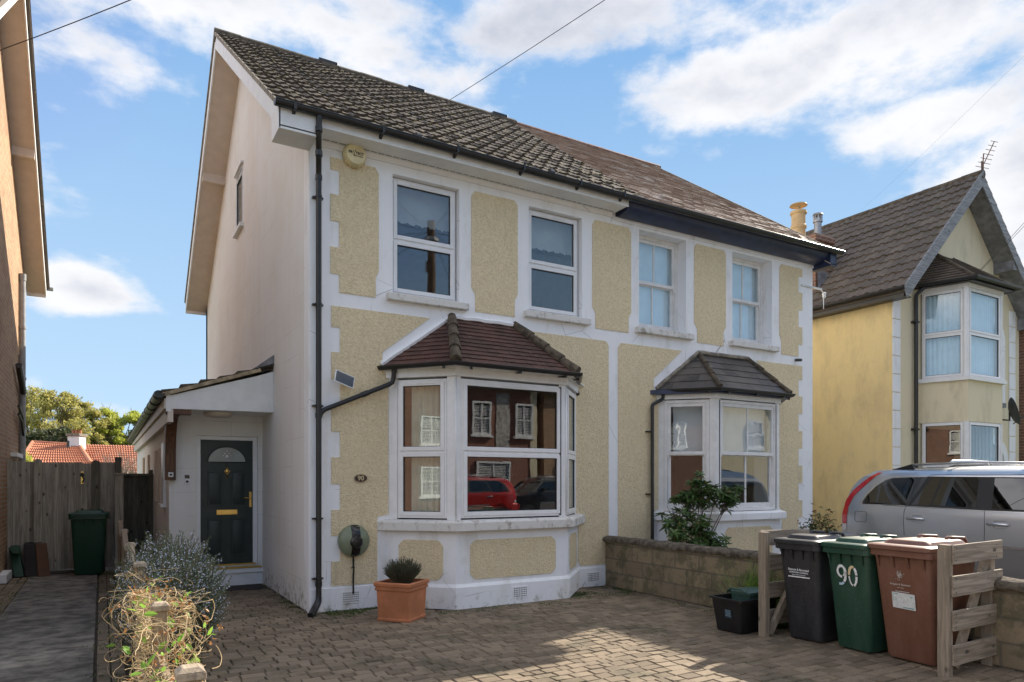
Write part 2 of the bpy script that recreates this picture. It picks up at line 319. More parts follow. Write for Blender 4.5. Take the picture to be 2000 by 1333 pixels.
flat('text_black', (.01, .01, .01), .6); flat('white_plastic', (.75, .75, .75), .4); flat('plaque_brown', (.035, .018, .014), .35); flat('plaque_gold', (.62, .50, .30), .4)
b = NB('solar_cell'); b.bsdf((.006, .007, .012), .15, coat=.6)
flat('cable', (.012, .011, .010), .7); flat('pole_wood', (.13, .085, .055), .9, var=.4, vs=5, bs=.8); flat('mat_brown', (.045, .035, .028), .95); flat('crate_brown', (.10, .045, .022), .8); flat('crate_green', (.01, .05, .025), .6)
flat('porcelain', (.7, .7, .68), .3); flat('dish_grey', (.06, .065, .07), .5)

# ------------------------------------------------------------------ mesh helpers
class Fr:
    """local frame: u along, v up, w outwards (u x v)"""
    def __init__(s, o=(0, 0, 0), u=(1, 0, 0), v=(0, 0, 1)):
        s.o = Vector(o); s.u = Vector(u).normalized(); s.v = Vector(v).normalized(); s.w = s.u.cross(s.v).normalized()
    def __call__(s, a, b, c=0.0): return s.o + s.u * a + s.v * b + s.w * c
WF = Fr((0, 0, 0), (1, 0, 0), (0, 1, 0))      # world
FA = Fr((0, 0, 0), (1, 0, 0), (0, 0, 1))      # facade plane, faces -y
SA = Fr((0, 0, 0), (0, -1, 0), (0, 0, 1))     # side plane, faces -x  (u = -y)
SPLIT = {'plinth', 'post_bead', 'corner_post', 'eaves_box', 'gutter_bracket', 'side_window', 'vent_pipe', 'ridge_vent', 'hip', 'wheel', 'handle', 'board', 'roof_box', 'chimney_pot', 'hinge', 'verge_undercloak', 'downpipe', 'rib'}
class MB:
    def __init__(s): s.v = []; s.f = []; s.mi = []; s.cur = 0
    def add(s, vs, fs):
        b = len(s.v); s.v += [Vector(v) for v in vs]
        for f in fs: s.f.append(tuple(b + i for i in f)); s.mi.append(s.cur)
        return s
    def m(s, i): s.cur = i; return s
    def box(s, fr, u0, u1, v0, v1, w0, w1):
        p = [fr(a, b, c) for c in (w0, w1) for b in (v0, v1) for a in (u0, u1)]
        return s.add(p, [(0, 2, 3, 1), (4, 5, 7, 6), (0, 1, 5, 4), (2, 6, 7, 3), (0, 4, 6, 2), (1, 3, 7, 5)])
    def taper(s, fr, b0, b1, w0, w1):   # b = (u0,u1,v0,v1)
        p = [fr(*q, w) for b, w in ((b0, w0), (b1, w1)) for q in ((b[0], b[2]), (b[1], b[2]), (b[1], b[3]), (b[0], b[3]))]
        return s.add(p, [(3, 2, 1, 0), (4, 5, 6, 7), (0, 1, 5, 4), (1, 2, 6, 5), (2, 3, 7, 6), (3, 0, 4, 7)])
    def prism(s, fr, pts, w0, w1):
        n = len(pts); p = [fr(a, b, w0) for a, b in pts] + [fr(a, b, w1) for a, b in pts]
        return s.add(p, [tuple(range(n - 1, -1, -1)), tuple(range(n, 2 * n))] + [(i, (i + 1) % n, n + (i + 1) % n, n + i) for i in range(n)])
    def hull(s, pts, w0v, w1v):  # pts: world loop, extruded from +w0v to +w1v
        n = len(pts); w0v = Vector(w0v); w1v = Vector(w1v); p = [Vector(q) + w0v for q in pts] + [Vector(q) + w1v for q in pts]
        return s.add(p, [tuple(range(n - 1, -1, -1)), tuple(range(n, 2 * n))] + [(i, (i + 1) % n, n + (i + 1) % n, n + i) for i in range(n)])
    def tube(s, path, r, n=8, caps=True, r2=None):
        path = [Vector(p) for p in path]; rings = []; k = len(path)
        prev = None
        for i, p in enumerate(path):
            if i == 0: d = path[1] - p
            elif i == k - 1: d = p - path[i - 1]
            else: d = (path[i + 1] - p).normalized() + (p - path[i - 1]).normalized()
            d = d.normalized() if d.length > 1e-9 else Vector((0, 0, 1))
            if prev is None:
                a = d.orthogonal().normalized()
            else:
                a = (prev - d * prev.dot(d)); a = a.normalized() if a.length > 1e-6 else d.orthogonal().normalized()
            prev = a; c = d.cross(a)
            rr = r if r2 is None else r + (r2 - r) * i / (k - 1)
            if callable(r): rr = r(i / (k - 1))
            rings.append([p + a * rr * math.cos(2 * math.pi * j / n) + c * rr * math.sin(2 * math.pi * j / n) for j in range(n)])
        b = len(s.v)
        for R_ in rings: s.v += R_
        for i in range(k - 1):
            for j in range(n):
                s.f.append((b + i * n + j, b + i * n + (j + 1) % n, b + (i + 1) * n + (j + 1) % n, b + (i + 1) * n + j)); s.mi.append(s.cur)
        if caps:
            s.f.append(tuple(b + j for j in range(n - 1, -1, -1))); s.mi.append(s.cur)
            s.f.append(tuple(b + (k - 1) * n + j for j in range(n))); s.mi.append(s.cur)
        return s
    def lathe(s, o, prof, n=24, ax=(0, 0, 1)):
        ax = Vector(ax).normalized(); a = ax.orthogonal().normalized(); c = ax.cross(a); o = Vector(o); b = len(s.v)
        for (r, h) in prof:
            for j in range(n):
                t = 2 * math.pi * j / n; s.v.append(o + ax * h + (a * math.cos(t) + c * math.sin(t)) * r)
        for i in range(len(prof) - 1):
            for j in range(n):
                s.f.append((b + i * n + j, b + i * n + (j + 1) % n, b + (i + 1) * n + (j + 1) % n, b + (i + 1) * n + j)); s.mi.append(s.cur)
        s.f.append(tuple(b + j for j in range(n - 1, -1, -1))); s.mi.append(s.cur)
        s.f.append(tuple(b + (len(prof) - 1) * n + j for j in range(n))); s.mi.append(s.cur)
        return s
    def grid(s, rows):
        b = len(s.v); n = len(rows[0])
        for r in rows: s.v += [Vector(p) for p in r]
        for i in range(len(rows) - 1):
            for j in range(n - 1):
                s.f.append((b + i * n + j, b + i * n + j + 1, b + (i + 1) * n + j + 1, b + (i + 1) * n + j)); s.mi.append(s.cur)
        return s
    def pieces(s, gap=.015):
        par = list(range(len(s.v)))
        def find(i):
            while par[i] != i: par[i] = par[par[i]]; i = par[i]
            return i
        for f in s.f:
            for a in f[1:]:
                p, q = find(f[0]), find(a)
                if p != q: par[q] = p
        comp = {}
        for k, f in enumerate(s.f): comp.setdefault(find(f[0]), []).append(k)
        bx = []
        for k, fl in comp.items():
            vs = [s.v[i] for f in fl for i in s.f[f]]
            bx.append([[min(v[j] for v in vs) for j in range(3)], [max(v[j] for v in vs) for j in range(3)], fl])
        ch = True
        while ch:
            ch = False
            for i in range(len(bx)):
                for j in range(len(bx) - 1, i, -1):
                    if all(bx[i][0][k] - gap <= bx[j][1][k] and bx[j][0][k] - gap <= bx[i][1][k] for k in range(3)):
                        b_ = bx.pop(j); bx[i] = [[min(p, q) for p, q in zip(bx[i][0], b_[0])], [max(p, q) for p, q in zip(bx[i][1], b_[1])], bx[i][2] + b_[2]]; ch = True
        out_ = []
        for b_ in bx:
            m2 = MB(); mp = {}
            for k in b_[2]:
                t = []
                for i in s.f[k]:
                    if i not in mp: mp[i] = len(m2.v); m2.v.append(s.v[i])
                    t.append(mp[i])
                m2.f.append(tuple(t)); m2.mi.append(s.mi[k])
            out_.append(m2)
        return out_
    def build(s, name, mats, parent=None, smooth=False, bevel=0, fix=True, seg=2, **props):
        if name in SPLIT:
            ps = s.pieces()
            if len(ps) > 1:
                return [p._build(name, mats, parent, smooth, bevel, fix, seg, **props) for p in ps][0]
        return s._build(name, mats, parent, smooth, bevel, fix, seg, **props)
    def _build(s, name, mats, parent=None, smooth=False, bevel=0, fix=True, seg=2, **props):
        me = bpy.data.meshes.new(name)
        off = Vector((0, 0, 0)); q = parent
        while q is not None: off = off + q.location; q = q.parent
        me.from_pydata([v - off for v in s.v], [], s.f)
        if isinstance(mats, str): mats = [mats]
        for m in mats: me.materials.append(MATS[m])
        if len(mats) > 1: me.polygons.foreach_set('material_index', s.mi)
        if fix:
            bm = bmesh.new(); bm.from_mesh(me); bmesh.ops.recalc_face_normals(bm, faces=bm.faces); bm.to_mesh(me); bm.free()
        if smooth: me.polygons.foreach_set('use_smooth', [True] * len(me.polygons))
        o = bpy.data.objects.new(name, me); COL.objects.link(o); o.parent = parent
        if bevel:
            bv = o.modifiers.new('bevel', 'BEVEL'); bv.width = bevel; bv.segments = seg; bv.limit_method = 'ANGLE'; bv.angle_limit = rad(38)
            me.polygons.foreach_set('use_smooth', [True] * len(me.polygons)); bv.harden_normals = True
        for k, v in props.items(): o[k] = v
        return o
def autosm(o, ang=35):
    me = o.data; me.polygons.foreach_set('use_smooth', [True] * len(me.polygons))
    bm = bmesh.new(); bm.from_mesh(me)
    for e in bm.edges:
        if len(e.link_faces) == 2 and e.calc_face_angle(0) > rad(ang): e.smooth = False
    bm.to_mesh(me); bm.free(); return o
def thing(name, loc, label, cat, group=None):
    o = bpy.data.objects.new(name, None); COL.objects.link(o); o.location = loc; o.empty_display_size = .2
    o['label'] = label; o['category'] = cat
    if group: o['group'] = group
    return o
def tag(o, label, cat, group=None):
    o['label'] = label; o['category'] = cat
    if group: o['group'] = group
    return o
def dup(o, parent=None):
    c = o.copy(); COL.objects.link(c); c.parent = parent
    for ch in o.children: dup(ch, c)
    return c
def textmb(txt, fr, size, extr=.002, align='CENTER', bold=False, sx=1.0):
    cu = bpy.data.curves.new('t', 'FONT'); cu.body = txt; cu.size = size; cu.extrude = extr; cu.align_x = align; cu.align_y = 'CENTER'
    if bold: cu.offset = size * .018
    cu.resolution_u = 3
    o = bpy.data.objects.new('t', cu); COL.objects.link(o)
    dg = bpy.context.evaluated_depsgraph_get(); dg.update()
    me = bpy.data.meshes.new_from_object(o.evaluated_get(dg))
    mb = MB(); mb.add([fr(v.co.x * sx, v.co.y, v.co.z) for v in me.vertices], [tuple(p.vertices) for p in me.polygons])
    bpy.data.objects.remove(o); bpy.data.meshes.remove(me); bpy.data.curves.remove(cu)
    return mb
def wall(mb, fr, u0, u1, v0, v1, holes, w0, w1):
    """slab between w0 (back) and w1 (front) with rectangular holes"""
    us = sorted(set([u0, u1] + [h[i] for h in holes for i in (0, 1)])); vs = sorted(set([v0, v1] + [h[i] for h in holes for i in (2, 3)]))
    def solid(i, j):
        if i < 0 or j < 0 or i >= len(us) - 1 or j >= len(vs) - 1: return False
        a = (us[i] + us[i + 1]) / 2; b_ = (vs[j] + vs[j + 1]) / 2
        return not any(h[0] < a < h[1] and h[2] < b_ < h[3] for h in holes)
    for i in range(len(us) - 1):
        for j in range(len(vs) - 1):
            if not solid(i, j): continue
            a, b_, c, d = us[i], us[i + 1], vs[j], vs[j + 1]
            mb.add([fr(a, c, w1), fr(b_, c, w1), fr(b_, d, w1), fr(a, d, w1)], [(0, 1, 2, 3)])
            mb.add([fr(a, c, w0), fr(b_, c, w0), fr(b_, d, w0), fr(a, d, w0)], [(3, 2, 1, 0)])
            if not solid(i - 1, j): mb.add([fr(a, c, w0), fr(a, c, w1), fr(a, d, w1), fr(a, d, w0)], [(0, 1, 2, 3)])
            if not solid(i + 1, j): mb.add([fr(b_, c, w1), fr(b_, c, w0), fr(b_, d, w0), fr(b_, d, w1)], [(0, 1, 2, 3)])
            if not solid(i, j - 1): mb.add([fr(a, c, w0), fr(b_, c, w0), fr(b_, c, w1), fr(a, c, w1)], [(0, 1, 2, 3)])
            if not solid(i, j + 1): mb.add([fr(a, d, w1), fr(b_, d, w1), fr(b_, d, w0), fr(a, d, w0)], [(0, 1, 2, 3)])
    return mb
def ring(mb, fr, u0, u1, v0, v1, t, w0, w1, tb=None):
    tb = t if tb is None else tb
    mb.box(fr, u0, u0 + t, v0, v1, w0, w1); mb.box(fr, u1 - t, u1, v0, v1, w0, w1)
    mb.box(fr, u0 + t, u1 - t, v0, v0 + tb, w0, w1); mb.box(fr, u0 + t, u1 - t, v1 - t, v1, w0, w1); return mb
def upvc(fr, u0, u1, v0, v1, split, parent, vent=True, gl='glass', name='window', t=.05, st=.052, openr=True, bars=False):
    """two-light casement: outer frame, an upper and a lower sash, dark gasket, glass"""
    mb = MB(); ring(mb, fr, u0, u1, v0, v1, t, -.07, 0)
    mb.box(fr, u0 + t, u1 - t, split - .02, split + .02, -.07, -.002)
    win = None; lights = [(v0 + t * .6, split - .012), (split + .012, v1 - t * .6)]
    if vent: pass
    sash = [(u0 + t * .6, u1 - t * .6, a, b_) for a, b_ in lights]
    for (a, b_, c, d) in sash:
        ring(mb, fr, a, b_, c, d, st, -.02, .016)
        ring(mb, fr, a + st - .012, b_ - st + .012, c + st - .012, d - st + .012, .012, -.02, .006)
        if bars: mb.box(fr, (a + b_) / 2 - .012, (a + b_) / 2 + .012, c + st, d - st, -.012, .008)
    win = mb.build(name, 'upvc', parent, bevel=.004)
    for (a, b_, c, d) in sash:
        g = MB(); ring(g, fr, a + st, b_ - st, c + st, d - st, .007, -.016, .002); g.build('gasket', 'gasket', win)
        g = MB(); g.box(fr, a + st, b_ - st, c + st, d - st, -.022, -.010); g.build('pane', gl, win)
    if vent:
        g = MB(); um = (u0 + u1) / 2; hw = min(.2, (u1 - u0) * .28); g.box(fr, um - hw, um + hw, v1 - .062, v1 - .042, .016, .026); g.build('trickle_vent', 'upvc', win, bevel=.003)
    return win
def sashwin(fr, u0, u1, v0, v1, split, parent, bar=True, horns=True, st=.055, blind=None, name='window'):
    mb = MB(); ring(mb, fr, u0, u1, v0, v1, .05, -.12, 0, .05)
    A, B = u0 + .05, u1 - .05
    ring(mb, fr, A, B, split - .02, v1 - .05, st, -.05, -.015)
    ring(mb, fr, A, B, v0 + .05, split + .02, st, -.095, -.055, .075)
    if bar:
        um = (A + B) / 2
        mb.box(fr, um - .011, um + .011, split + st - .03, v1 - .05 - st, -.045, -.018); mb.box(fr, um - .011, um + .011, v0 + .12, split - .03, -.09, -.058)
    if horns:
        for a, sgn in ((A, 1), (B, -1)):
            mb.prism(fr, [(a, split - .02), (a + sgn * .035, split - .02), (a + sgn * .02, split - .07), (a, split - .08)], -.05, -.018)
    win = mb.build(name, 'paint_wood', parent, bevel=.004)
    g = MB(); g.box(fr, A + st, B - st, split + st - .02, v1 - .05 - st, -.034, -.028); g.build('pane', 'old_glass', win)
    g = MB(); g.box(fr, A + st, B - st, v0 + .12, split - .03, -.078, -.072); g.build('pane', 'old_glass', win)
    if blind:
        g = MB(); ww = -.125; nsl = 0
        g.box(fr, u0 + .0, u1 - .0, blind, v1, ww - .012, ww); g.build('blind', 'net', win)
    return win
def curtain_sheet(fr, u0, u1, v0, v1, w, amp=.03, wl=.10):
    n = int((u1 - u0) / .012) + 2; rows = []
    for v in (v0, (v0 + v1) / 2, v1):
        rows.append([fr(u0 + (u1 - u0) * i / n, v, w + amp * math.sin(2 * math.pi * i / n * (u1 - u0) / wl + .6 * math.sin(i * .13 + v))) for i in range(n + 1)])
    mb = MB(); mb.grid(rows); return mb
def rolltile(fr, u0, u1, S, nrow, pitch=.30, amp=.022, th=.03, du=.0375, jit=.004, umax=None, cut=None):
    """profiled tile courses running up v"""
    mb = MB(); row = S / nrow; n = int((u1 - u0) / du)
    def prof(u):
        x = (u / pitch) % 1.0
        return amp * (max(0, math.cos((x - .5) * 2 * math.pi)) ** .8 + .55 * max(0, math.cos(((x + .0) % 1.0 - 0) * 2 * math.pi) if x < .25 or x > .75 else 0))
    for r in range(nrow):
        s0 = r * row; s1 = s0 + row + .03; b = len(mb.v); js = {}
        off = (r % 2) * 0.0
        ue = u1 if cut is None else cut(r)
        n = int((ue - u0) / du)
        for i in range(n + 1):
            u = u0 + (ue - u0) * i / n; k = int(u / pitch)
            if k not in js: js[k] = (random.uniform(-jit, jit), random.uniform(-.008, .008))
            j, sj = js[k]
            mb.v += [fr(u, s0 + sj, prof(u) - .012), fr(u, s0 + sj, prof(u) + th + j), fr(u, s1, prof(u) + .0)]
        for i in range(n):
            a = b + i * 3; mb.f += [(a, a + 3, a + 4, a + 1), (a + 1, a + 4, a + 5, a + 2)]; mb.mi += [mb.cur] * 2
        mb.f += [(b, b + 1, b + 2), (b + n * 3, b + n * 3 + 2, b + n * 3 + 1)]; mb.mi += [mb.cur] * 2
    return mb
def plaintile(fr, lo, hi, S, row, width, th=.012, tilt=.012, jit=.002, gap=.003):
    """small flat tiles clipped between lo(s) and hi(s)"""
    mb = MB(); nr = int(math.ceil(S / row))
    for r in range(nr):
        s0 = r * row; s1 = min(S, s0 + row * 1.12); a0, b0 = lo(s0), hi(s0); a1, b1 = lo(s1), hi(s1)
        if b0 - a0 < .02: continue
        amin, bmax = min(a0, a1), max(b0, b1)
        k = math.floor(amin / width) - 1
        while True:
            ua = k * width + (width / 2 if r % 2 else 0) + gap / 2; ub = ua + width - gap; k += 1
            if ua > bmax: break
            p0, q0 = max(ua, a0), min(ub, b0); p1, q1 = max(ua, a1), min(ub, b1)
            if q0 - p0 < .004 and q1 - p1 < .004: continue
            if q0 < p0: q0 = p0
            if q1 < p1: p1 = q1 = min(max((p1 + q1) / 2, a1), b1)
            j = random.uniform(-jit, jit); sj = random.uniform(-jit * 1.5, jit * 1.5)
            t0 = th + tilt + j; t1 = th * .2
            p = [fr(p0, s0 + sj, 0), fr(q0, s0 + sj, 0), fr(q1, s1, -.004), fr(p1, s1, -.004), fr(p0, s0 + sj, t0), fr(q0, s0 + sj, t0 + random.uniform(-jit, jit)), fr(q1, s1, t1), fr(p1, s1, t1)]
            mb.add(p, [(4, 5, 6, 7), (0, 1, 5, 4), (1, 2, 6, 5), (3, 0, 4, 7)])
    return mb
def halfround(path, r, n=8):   # open gutter trough along path (horizontal), world z up
    mb = MB(); path = [Vector(p) for p in path]; rows = []; rows2 = []
    for i, p in enumerate(path):
        if i == 0: d = path[1] - p
        elif i == len(path) - 1: d = p - path[i - 1]
        else: d = (path[i + 1] - p).normalized() + (p - path[i - 1]).normalized()
        d.z = 0; d.normalize(); s = Vector((d.y, -d.x, 0))
        rows.append([p + s * r * math.cos(math.pi * j / n) - Vector((0, 0, r * math.sin(math.pi * j / n))) for j in range(n + 1)])
        rows2.append([p + s * (r - .006) * math.cos(math.pi * j / n) - Vector((0, 0, (r - .006) * math.sin(math.pi * j / n))) for j in range(n + 1)])
    mb.grid(rows); mb.grid(rows2)
    for R_ in (0, -1):
        b = len(mb.v); mb.v += rows[R_]; mb.f.append(tuple(range(b, b + n + 1))); mb.mi.append(0)
    for e in (0, -1):
        mb.tube([r_[e] for r_ in rows], .007, 6)
    return mb

# ------------------------------------------------------------------ the ground
def struct(o): o['kind'] = 'structure'; return o
mb = MB(); mb.add([(-900, -900, -.06), (900, -900, -.06), (900, 900, -.06), (-900, 900, -.06)], [(0, 1, 2, 3)]); struct(mb.build('ground', 'lawn'))
mb = MB(); mb.box(WF, -60, 60, -18.2, -10.2, -.05, -.03); struct(mb.build('road', 'asphalt'))
mb = MB(); mb.box(WF, -60, 60, -10.2, -8.6, -.05, -.006); mb.box(WF, -60, 60, -20.0, -18.2, -.05, .06); struct(mb.build('pavement', 'paving'))
mb = MB(); mb.box(WF, -1.84, 4.50, -8.6, 6.2, -.05, -.012); struct(mb.build('driveway_bed', 'joint_sand'))
mb = MB(); mb.box(WF, 4.62, 12.1, -8.6, 2.5, -.05, -.004); struct(mb.build('neighbouring_drive', 'concrete'))
mb = MB(); mb.box(WF, -3.6, -1.72, -8.6, 9.5, -.055, -.03); struct(mb.build('soil', 'soil'))
# tumbled block paving: courses parallel to the facade, three lengths of block
mb = MB(); y = -7.2; row = .122; ri = 0
while y < 3.0:
    x = -1.72 + random.uniform(-.12, 0)
    x1lim = 4.50
    while x < x1lim:
        w = random.choice((.105, .145, .165, .185, .20)); g = .0045
        inside = (y > -.02 and x + w / 2 > 0) or (y > 2.9)
        inb = (y > -.62 and 1.25 < x < 3.75)
        if not inside and not inb:
            a, b_, c, d = x + g, min(x + w - g, x1lim), y + g, y + row - g
            z = random.uniform(-.0035, .0035) - .010 * max(0, 1 - abs(y + 1.5) / 3) * 0; tx, ty = random.uniform(-.003, .003), random.uniform(-.003, .003); e = .006; r_ = lambda: random.uniform(-.002, .002)
            P4 = [(a + r_(), c + r_()), (b_ + r_(), c + r_()), (b_ + r_(), d + r_()), (a + r_(), d + r_())]; q = [(a + e, c + e), (b_ - e, c + e), (b_ - e, d - e), (a + e, d - e)]
            vs = [(p[0], p[1], -.03) for p in P4] + [(p[0], p[1], z - .008) for p in P4] + [(q[i][0], q[i][1], z + (tx if i in (1, 2) else -tx) + (ty if i > 1 else -ty)) for i in range(4)]
            mb.add(vs, [(0, 1, 5, 4), (1, 2, 6, 5), (2, 3, 7, 6), (3, 0, 4, 7), (4, 5, 9, 8), (5, 6, 10, 9), (6, 7, 11, 10), (7, 4, 8, 11), (8, 9, 10, 11)])
        x += w
    y += row
struct(mb.build('driveway', 'paver', fix=False))
# side path: concrete slabs, brick edging
mb = MB(); y = -8.4
while y < 6.0:
    z = random.uniform(-.006, .006); mb.box(WF, -3.22 + random.uniform(-.01, .01), -2.24, y + .016, y + .588, -.05, z); y += .6
struct(mb.build('path', 'slab', bevel=.008, fix=False))
mb = MB(); y = -8.4
while y < 6.0:
    for x in (-2.215, -2.105): mb.box(WF, x, x + .1, y + .004 + random.uniform(-.003, .003), y + .208, -.05, random.uniform(-.022, -.012))
    for x in (-3.56, -3.45, -3.34): mb.box(WF, x, x + .1, y + .004, y + .208, -.05, random.uniform(-.02, -.008))
    y += .213
struct(mb.build('path_edging', 'paver', bevel=.005, fix=False))

# ------------------------------------------------------------------ the pair of houses
EY, EZ, RY, RZ = -.42, 5.87, 4.7, 9.5
slope = Vector((0, RY - EY, RZ - EZ)); SL = slope.length
SX = Fr((0, 0, 0), (0, 1, 0), (0, 0, 1))    # u=y v=z w=+x
H90 = thing('semi_detached_house', (0, 0, 0), 'cream pebbledash house with mossy dark tiled roof, red bay roof and number 90 plaque', 'house')
HNB = thing('semi_detached_house', (4.68, 0, 0), 'cream pebbledash half house with sash windows, grey slate bay roof and brown slate roof', 'house')
WINS = [(1.06, 2.02, 4.03, 5.58), (3.13, 4.08, 4.06, 5.58)]
WINN = [(5.20, 6.22, 4.06, 5.62), (7.32, 8.35, 4.06, 5.62)]
mb = MB(); wall(mb, FA, 0, 4.68, 0, 5.84, WINS + [(1.15, 3.85, 1.0, 2.96)], -.28, 0); mb.build('front_wall', 'white_trim', H90)
mb = MB(); wall(mb, FA, 4.68, 9.5, 0, 5.84, WINN + [(5.75, 8.2, 1.0, 2.96)], -.28, 0); mb.build('front_wall', 'white_trim', HNB)
def notch(u0, u1, v0, v1, c=.055, lo=True, hi=True):
    """rectangle with small scooped corners"""
    P_ = []
    def corner(cx, cy, sx, sy, first):
        a = [(cx, cy + sy * c * 1.25), (cx + sx * c * .35, cy + sy * c * .75), (cx + sx * c * .75, cy + sy * c * .35), (cx + sx * c * 1.25, cy)]
        return a if first else a[::-1]
    P_ += corner(u0, v0, 1, 1, True) if lo else [(u0, v0)]
    P_ += corner(u1, v0, -1, 1, False) if lo else [(u1, v0)]
    P_ += corner(u1, v1, -1, -1, True) if hi else [(u1, v1)]
    P_ += corner(u0, v1, 1, -1, False) if hi else [(u0, v1)]
    return P_
TEETH = [(5.45, 5.15), (4.82, 4.5), (4.17, 3.85), (3.51, 3.2), (2.87, 2.55), (2.22, 1.9), (1.57, 1.25), (.93, .61)]
def teethpts(xn, xw, ztop, zbot):   # going down
    P_ = [(xn, ztop)]
    for a, b_ in TEETH:
        if a < ztop - .02 and b_ > zbot - .1 and a > zbot:
            P_ += [(xn, a), (xw, a)]
            if b_ > zbot + .02: P_ += [(xw, b_), (xn, b_)]
            else: P_ += [(xw, zbot)]; return P_
    return P_ + [(xn, zbot)]
def flank(x, xs, z0, z1, zb, c=.05, sgn=1):   # going down a window-side edge: chamfer at top, step in near sill
    return [(x - sgn * c, z1), (x, z1 - c * 1.4), (x, zb), (xs, zb - .08), (xs, z0)]
T5 = 5.60; B5 = 3.945
def mk(pts, H, fr=FA, w0=.0, w1=.011):
    m_ = MB(); m_.prism(fr, pts, w0 + .001, w1); return m_.build('pebbledash_panel', 'cream_dash', H)
pa = teethpts(.25, .36, T5, B5) + flank(.87, .83, B5, T5, 4.28)[::-1]; mk(pa, H90)
def pier(xa, xb, xa2, xb2): return [(xa2, B5), (xb2, B5)] + [(xb2, 4.18), (xb, 4.27), (xb, T5 - .07), (xb - .05, T5)] + [(xa + .05, T5), (xa, T5 - .07), (xa, 4.27), (xa2, 4.18)]
mk(pier(2.20, 2.94, 2.26, 2.89), H90); mk(pier(4.27, 5.03, 4.33, 4.98), H90)
mk(pier(6.40, 7.15, 6.47, 7.09), HNB)
er = [(9.19, T5)] + [(9.19, 5.45), (9.08, 5.45), (9.08, 5.15), (9.19, 5.15), (9.19, 4.82), (9.08, 4.82), (9.08, 4.5), (9.19, 4.5), (9.19, 4.17), (9.08, 4.17), (9.08, B5)]
mk([(8.60, B5), (8.60, 4.2), (8.55, 4.3), (8.55, T5 - .06), (8.6, T5)] + er, HNB)
mk(teethpts(.26, .37, 3.77, .31) + [(.85, .31), (.85, 1.15), (1.0, 1.18), (1.0, 2.9), (.92, 3.06), (.92, 3.26), (1.58, 3.77)], H90)
mk([(4.0, .40), (4.05, .33), (4.52, .33), (4.58, .40), (4.58, 3.70), (4.53, 3.77), (3.2, 3.77), (3.86, 3.24), (3.86, 3.05), (3.80, 2.95), (3.80, 1.13), (4.0, 1.08)], H90)
mk([(4.77, .33), (5.45, .33), (5.45, 1.1), (5.60, 1.15), (5.60, 2.9), (5.5, 3.02), (5.5, 3.26), (6.12, 3.77), (4.83, 3.77), (4.77, 3.70)], HNB)
tr = []
for a, b_ in TEETH[3:]: tr += [(9.19, a), (9.08, a), (9.08, b_), (9.19, b_)]
mk([(8.62, .33), (8.62, 1.1), (8.50, 1.15), (8.50, 2.95), (8.62, 3.1), (8.62, 3.24), (7.92, 3.77), (9.19, 3.77)] + tr + [(9.19, .33)], HNB)
# cornice strip under the soffit, party strip shadow line
m_ = MB(); m_.box(FA, 0, 4.68, 5.70, 5.80, 0, .025); m_.build('cornice', 'white_trim', H90, bevel=.006)
m_ = MB(); m_.box(FA, 4.68, 9.5, 5.66, 5.72, 0, .03); m_.build('cornice', 'white_trim', HNB, bevel=.006)
# plinth
for H, segs in ((H90, ((.0, 1.02), (3.98, 4.68))), (HNB, ((4.68, 5.6), (8.4, 9.5)))):
    m_ = MB()
    for a, b_ in segs: m_.box(FA, a, b_, .0, .29, 0, .028)
    m_.build('plinth', 'white_trim', H, bevel=.008)
def air_vent(fr, u, v, H, nx=8, ny=5):
    m_ = MB(); m_.box(fr, u - .115, u + .115, v - .075, v + .075, .0, .008); o = m_.build('air_vent', 'white_trim', H)
    m_ = MB()
    for i in range(nx):
        for j in range(ny): x = u - .09 + .18 * i / (nx - 1); z = v - .052 + .104 * j / (ny - 1); m_.box(fr, x - .0065, x + .0065, z - .0065, z + .0065, .0082, .0095)
    m_.build('grille', 'gasket', o)
VF = Fr((0, -.028, 0)); air_vent(VF, .50, .16, H90); air_vent(VF, 4.27, .15, H90)
# sills of the upper windows
for H, wn in ((H90, WINS), (HNB, WINN)):
    for (a, b_, c, d) in wn:
        ww = None
        if H is H90: ww = upvc(Fr((0, .085, 0)), a + .01, b_ - .02, c + .02, d - .01, (c + d) / 2 - .04, H)
        else: ww = sashwin(Fr((0, .20, 0)), a, b_, c + .02, d, (c + d) / 2 + .02, H, blind=c)
        m_ = MB(); m_.box(FA, a - .09, b_ + .11, c - .10, c - .005, -.2, .09); m_.build('sill', 'grimy_sill', ww, bevel=.012)
        if H is H90:
            m_ = MB(); m_.grid([[Vector((a + i * .03, .30, (c + d) / 2 + .28 + .012 * math.sin(i * 1.3) + .01 * math.sin(i * 3.1))) for i in range(34)], [Vector((a + i * .03, .30, d)) for i in range(34)]]); m_.build('blind', 'grey_blind', ww)
# interior lining so the rooms read dark behind the glass
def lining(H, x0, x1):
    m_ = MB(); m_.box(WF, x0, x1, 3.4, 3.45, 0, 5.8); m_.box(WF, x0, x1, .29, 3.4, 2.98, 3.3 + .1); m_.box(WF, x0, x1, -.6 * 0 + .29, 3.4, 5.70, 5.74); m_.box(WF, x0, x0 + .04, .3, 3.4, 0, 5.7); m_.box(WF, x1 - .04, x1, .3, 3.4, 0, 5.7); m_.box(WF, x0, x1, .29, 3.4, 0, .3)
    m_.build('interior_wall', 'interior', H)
lining(H90, .06, 4.64); lining(HNB, 4.72, 9.45)
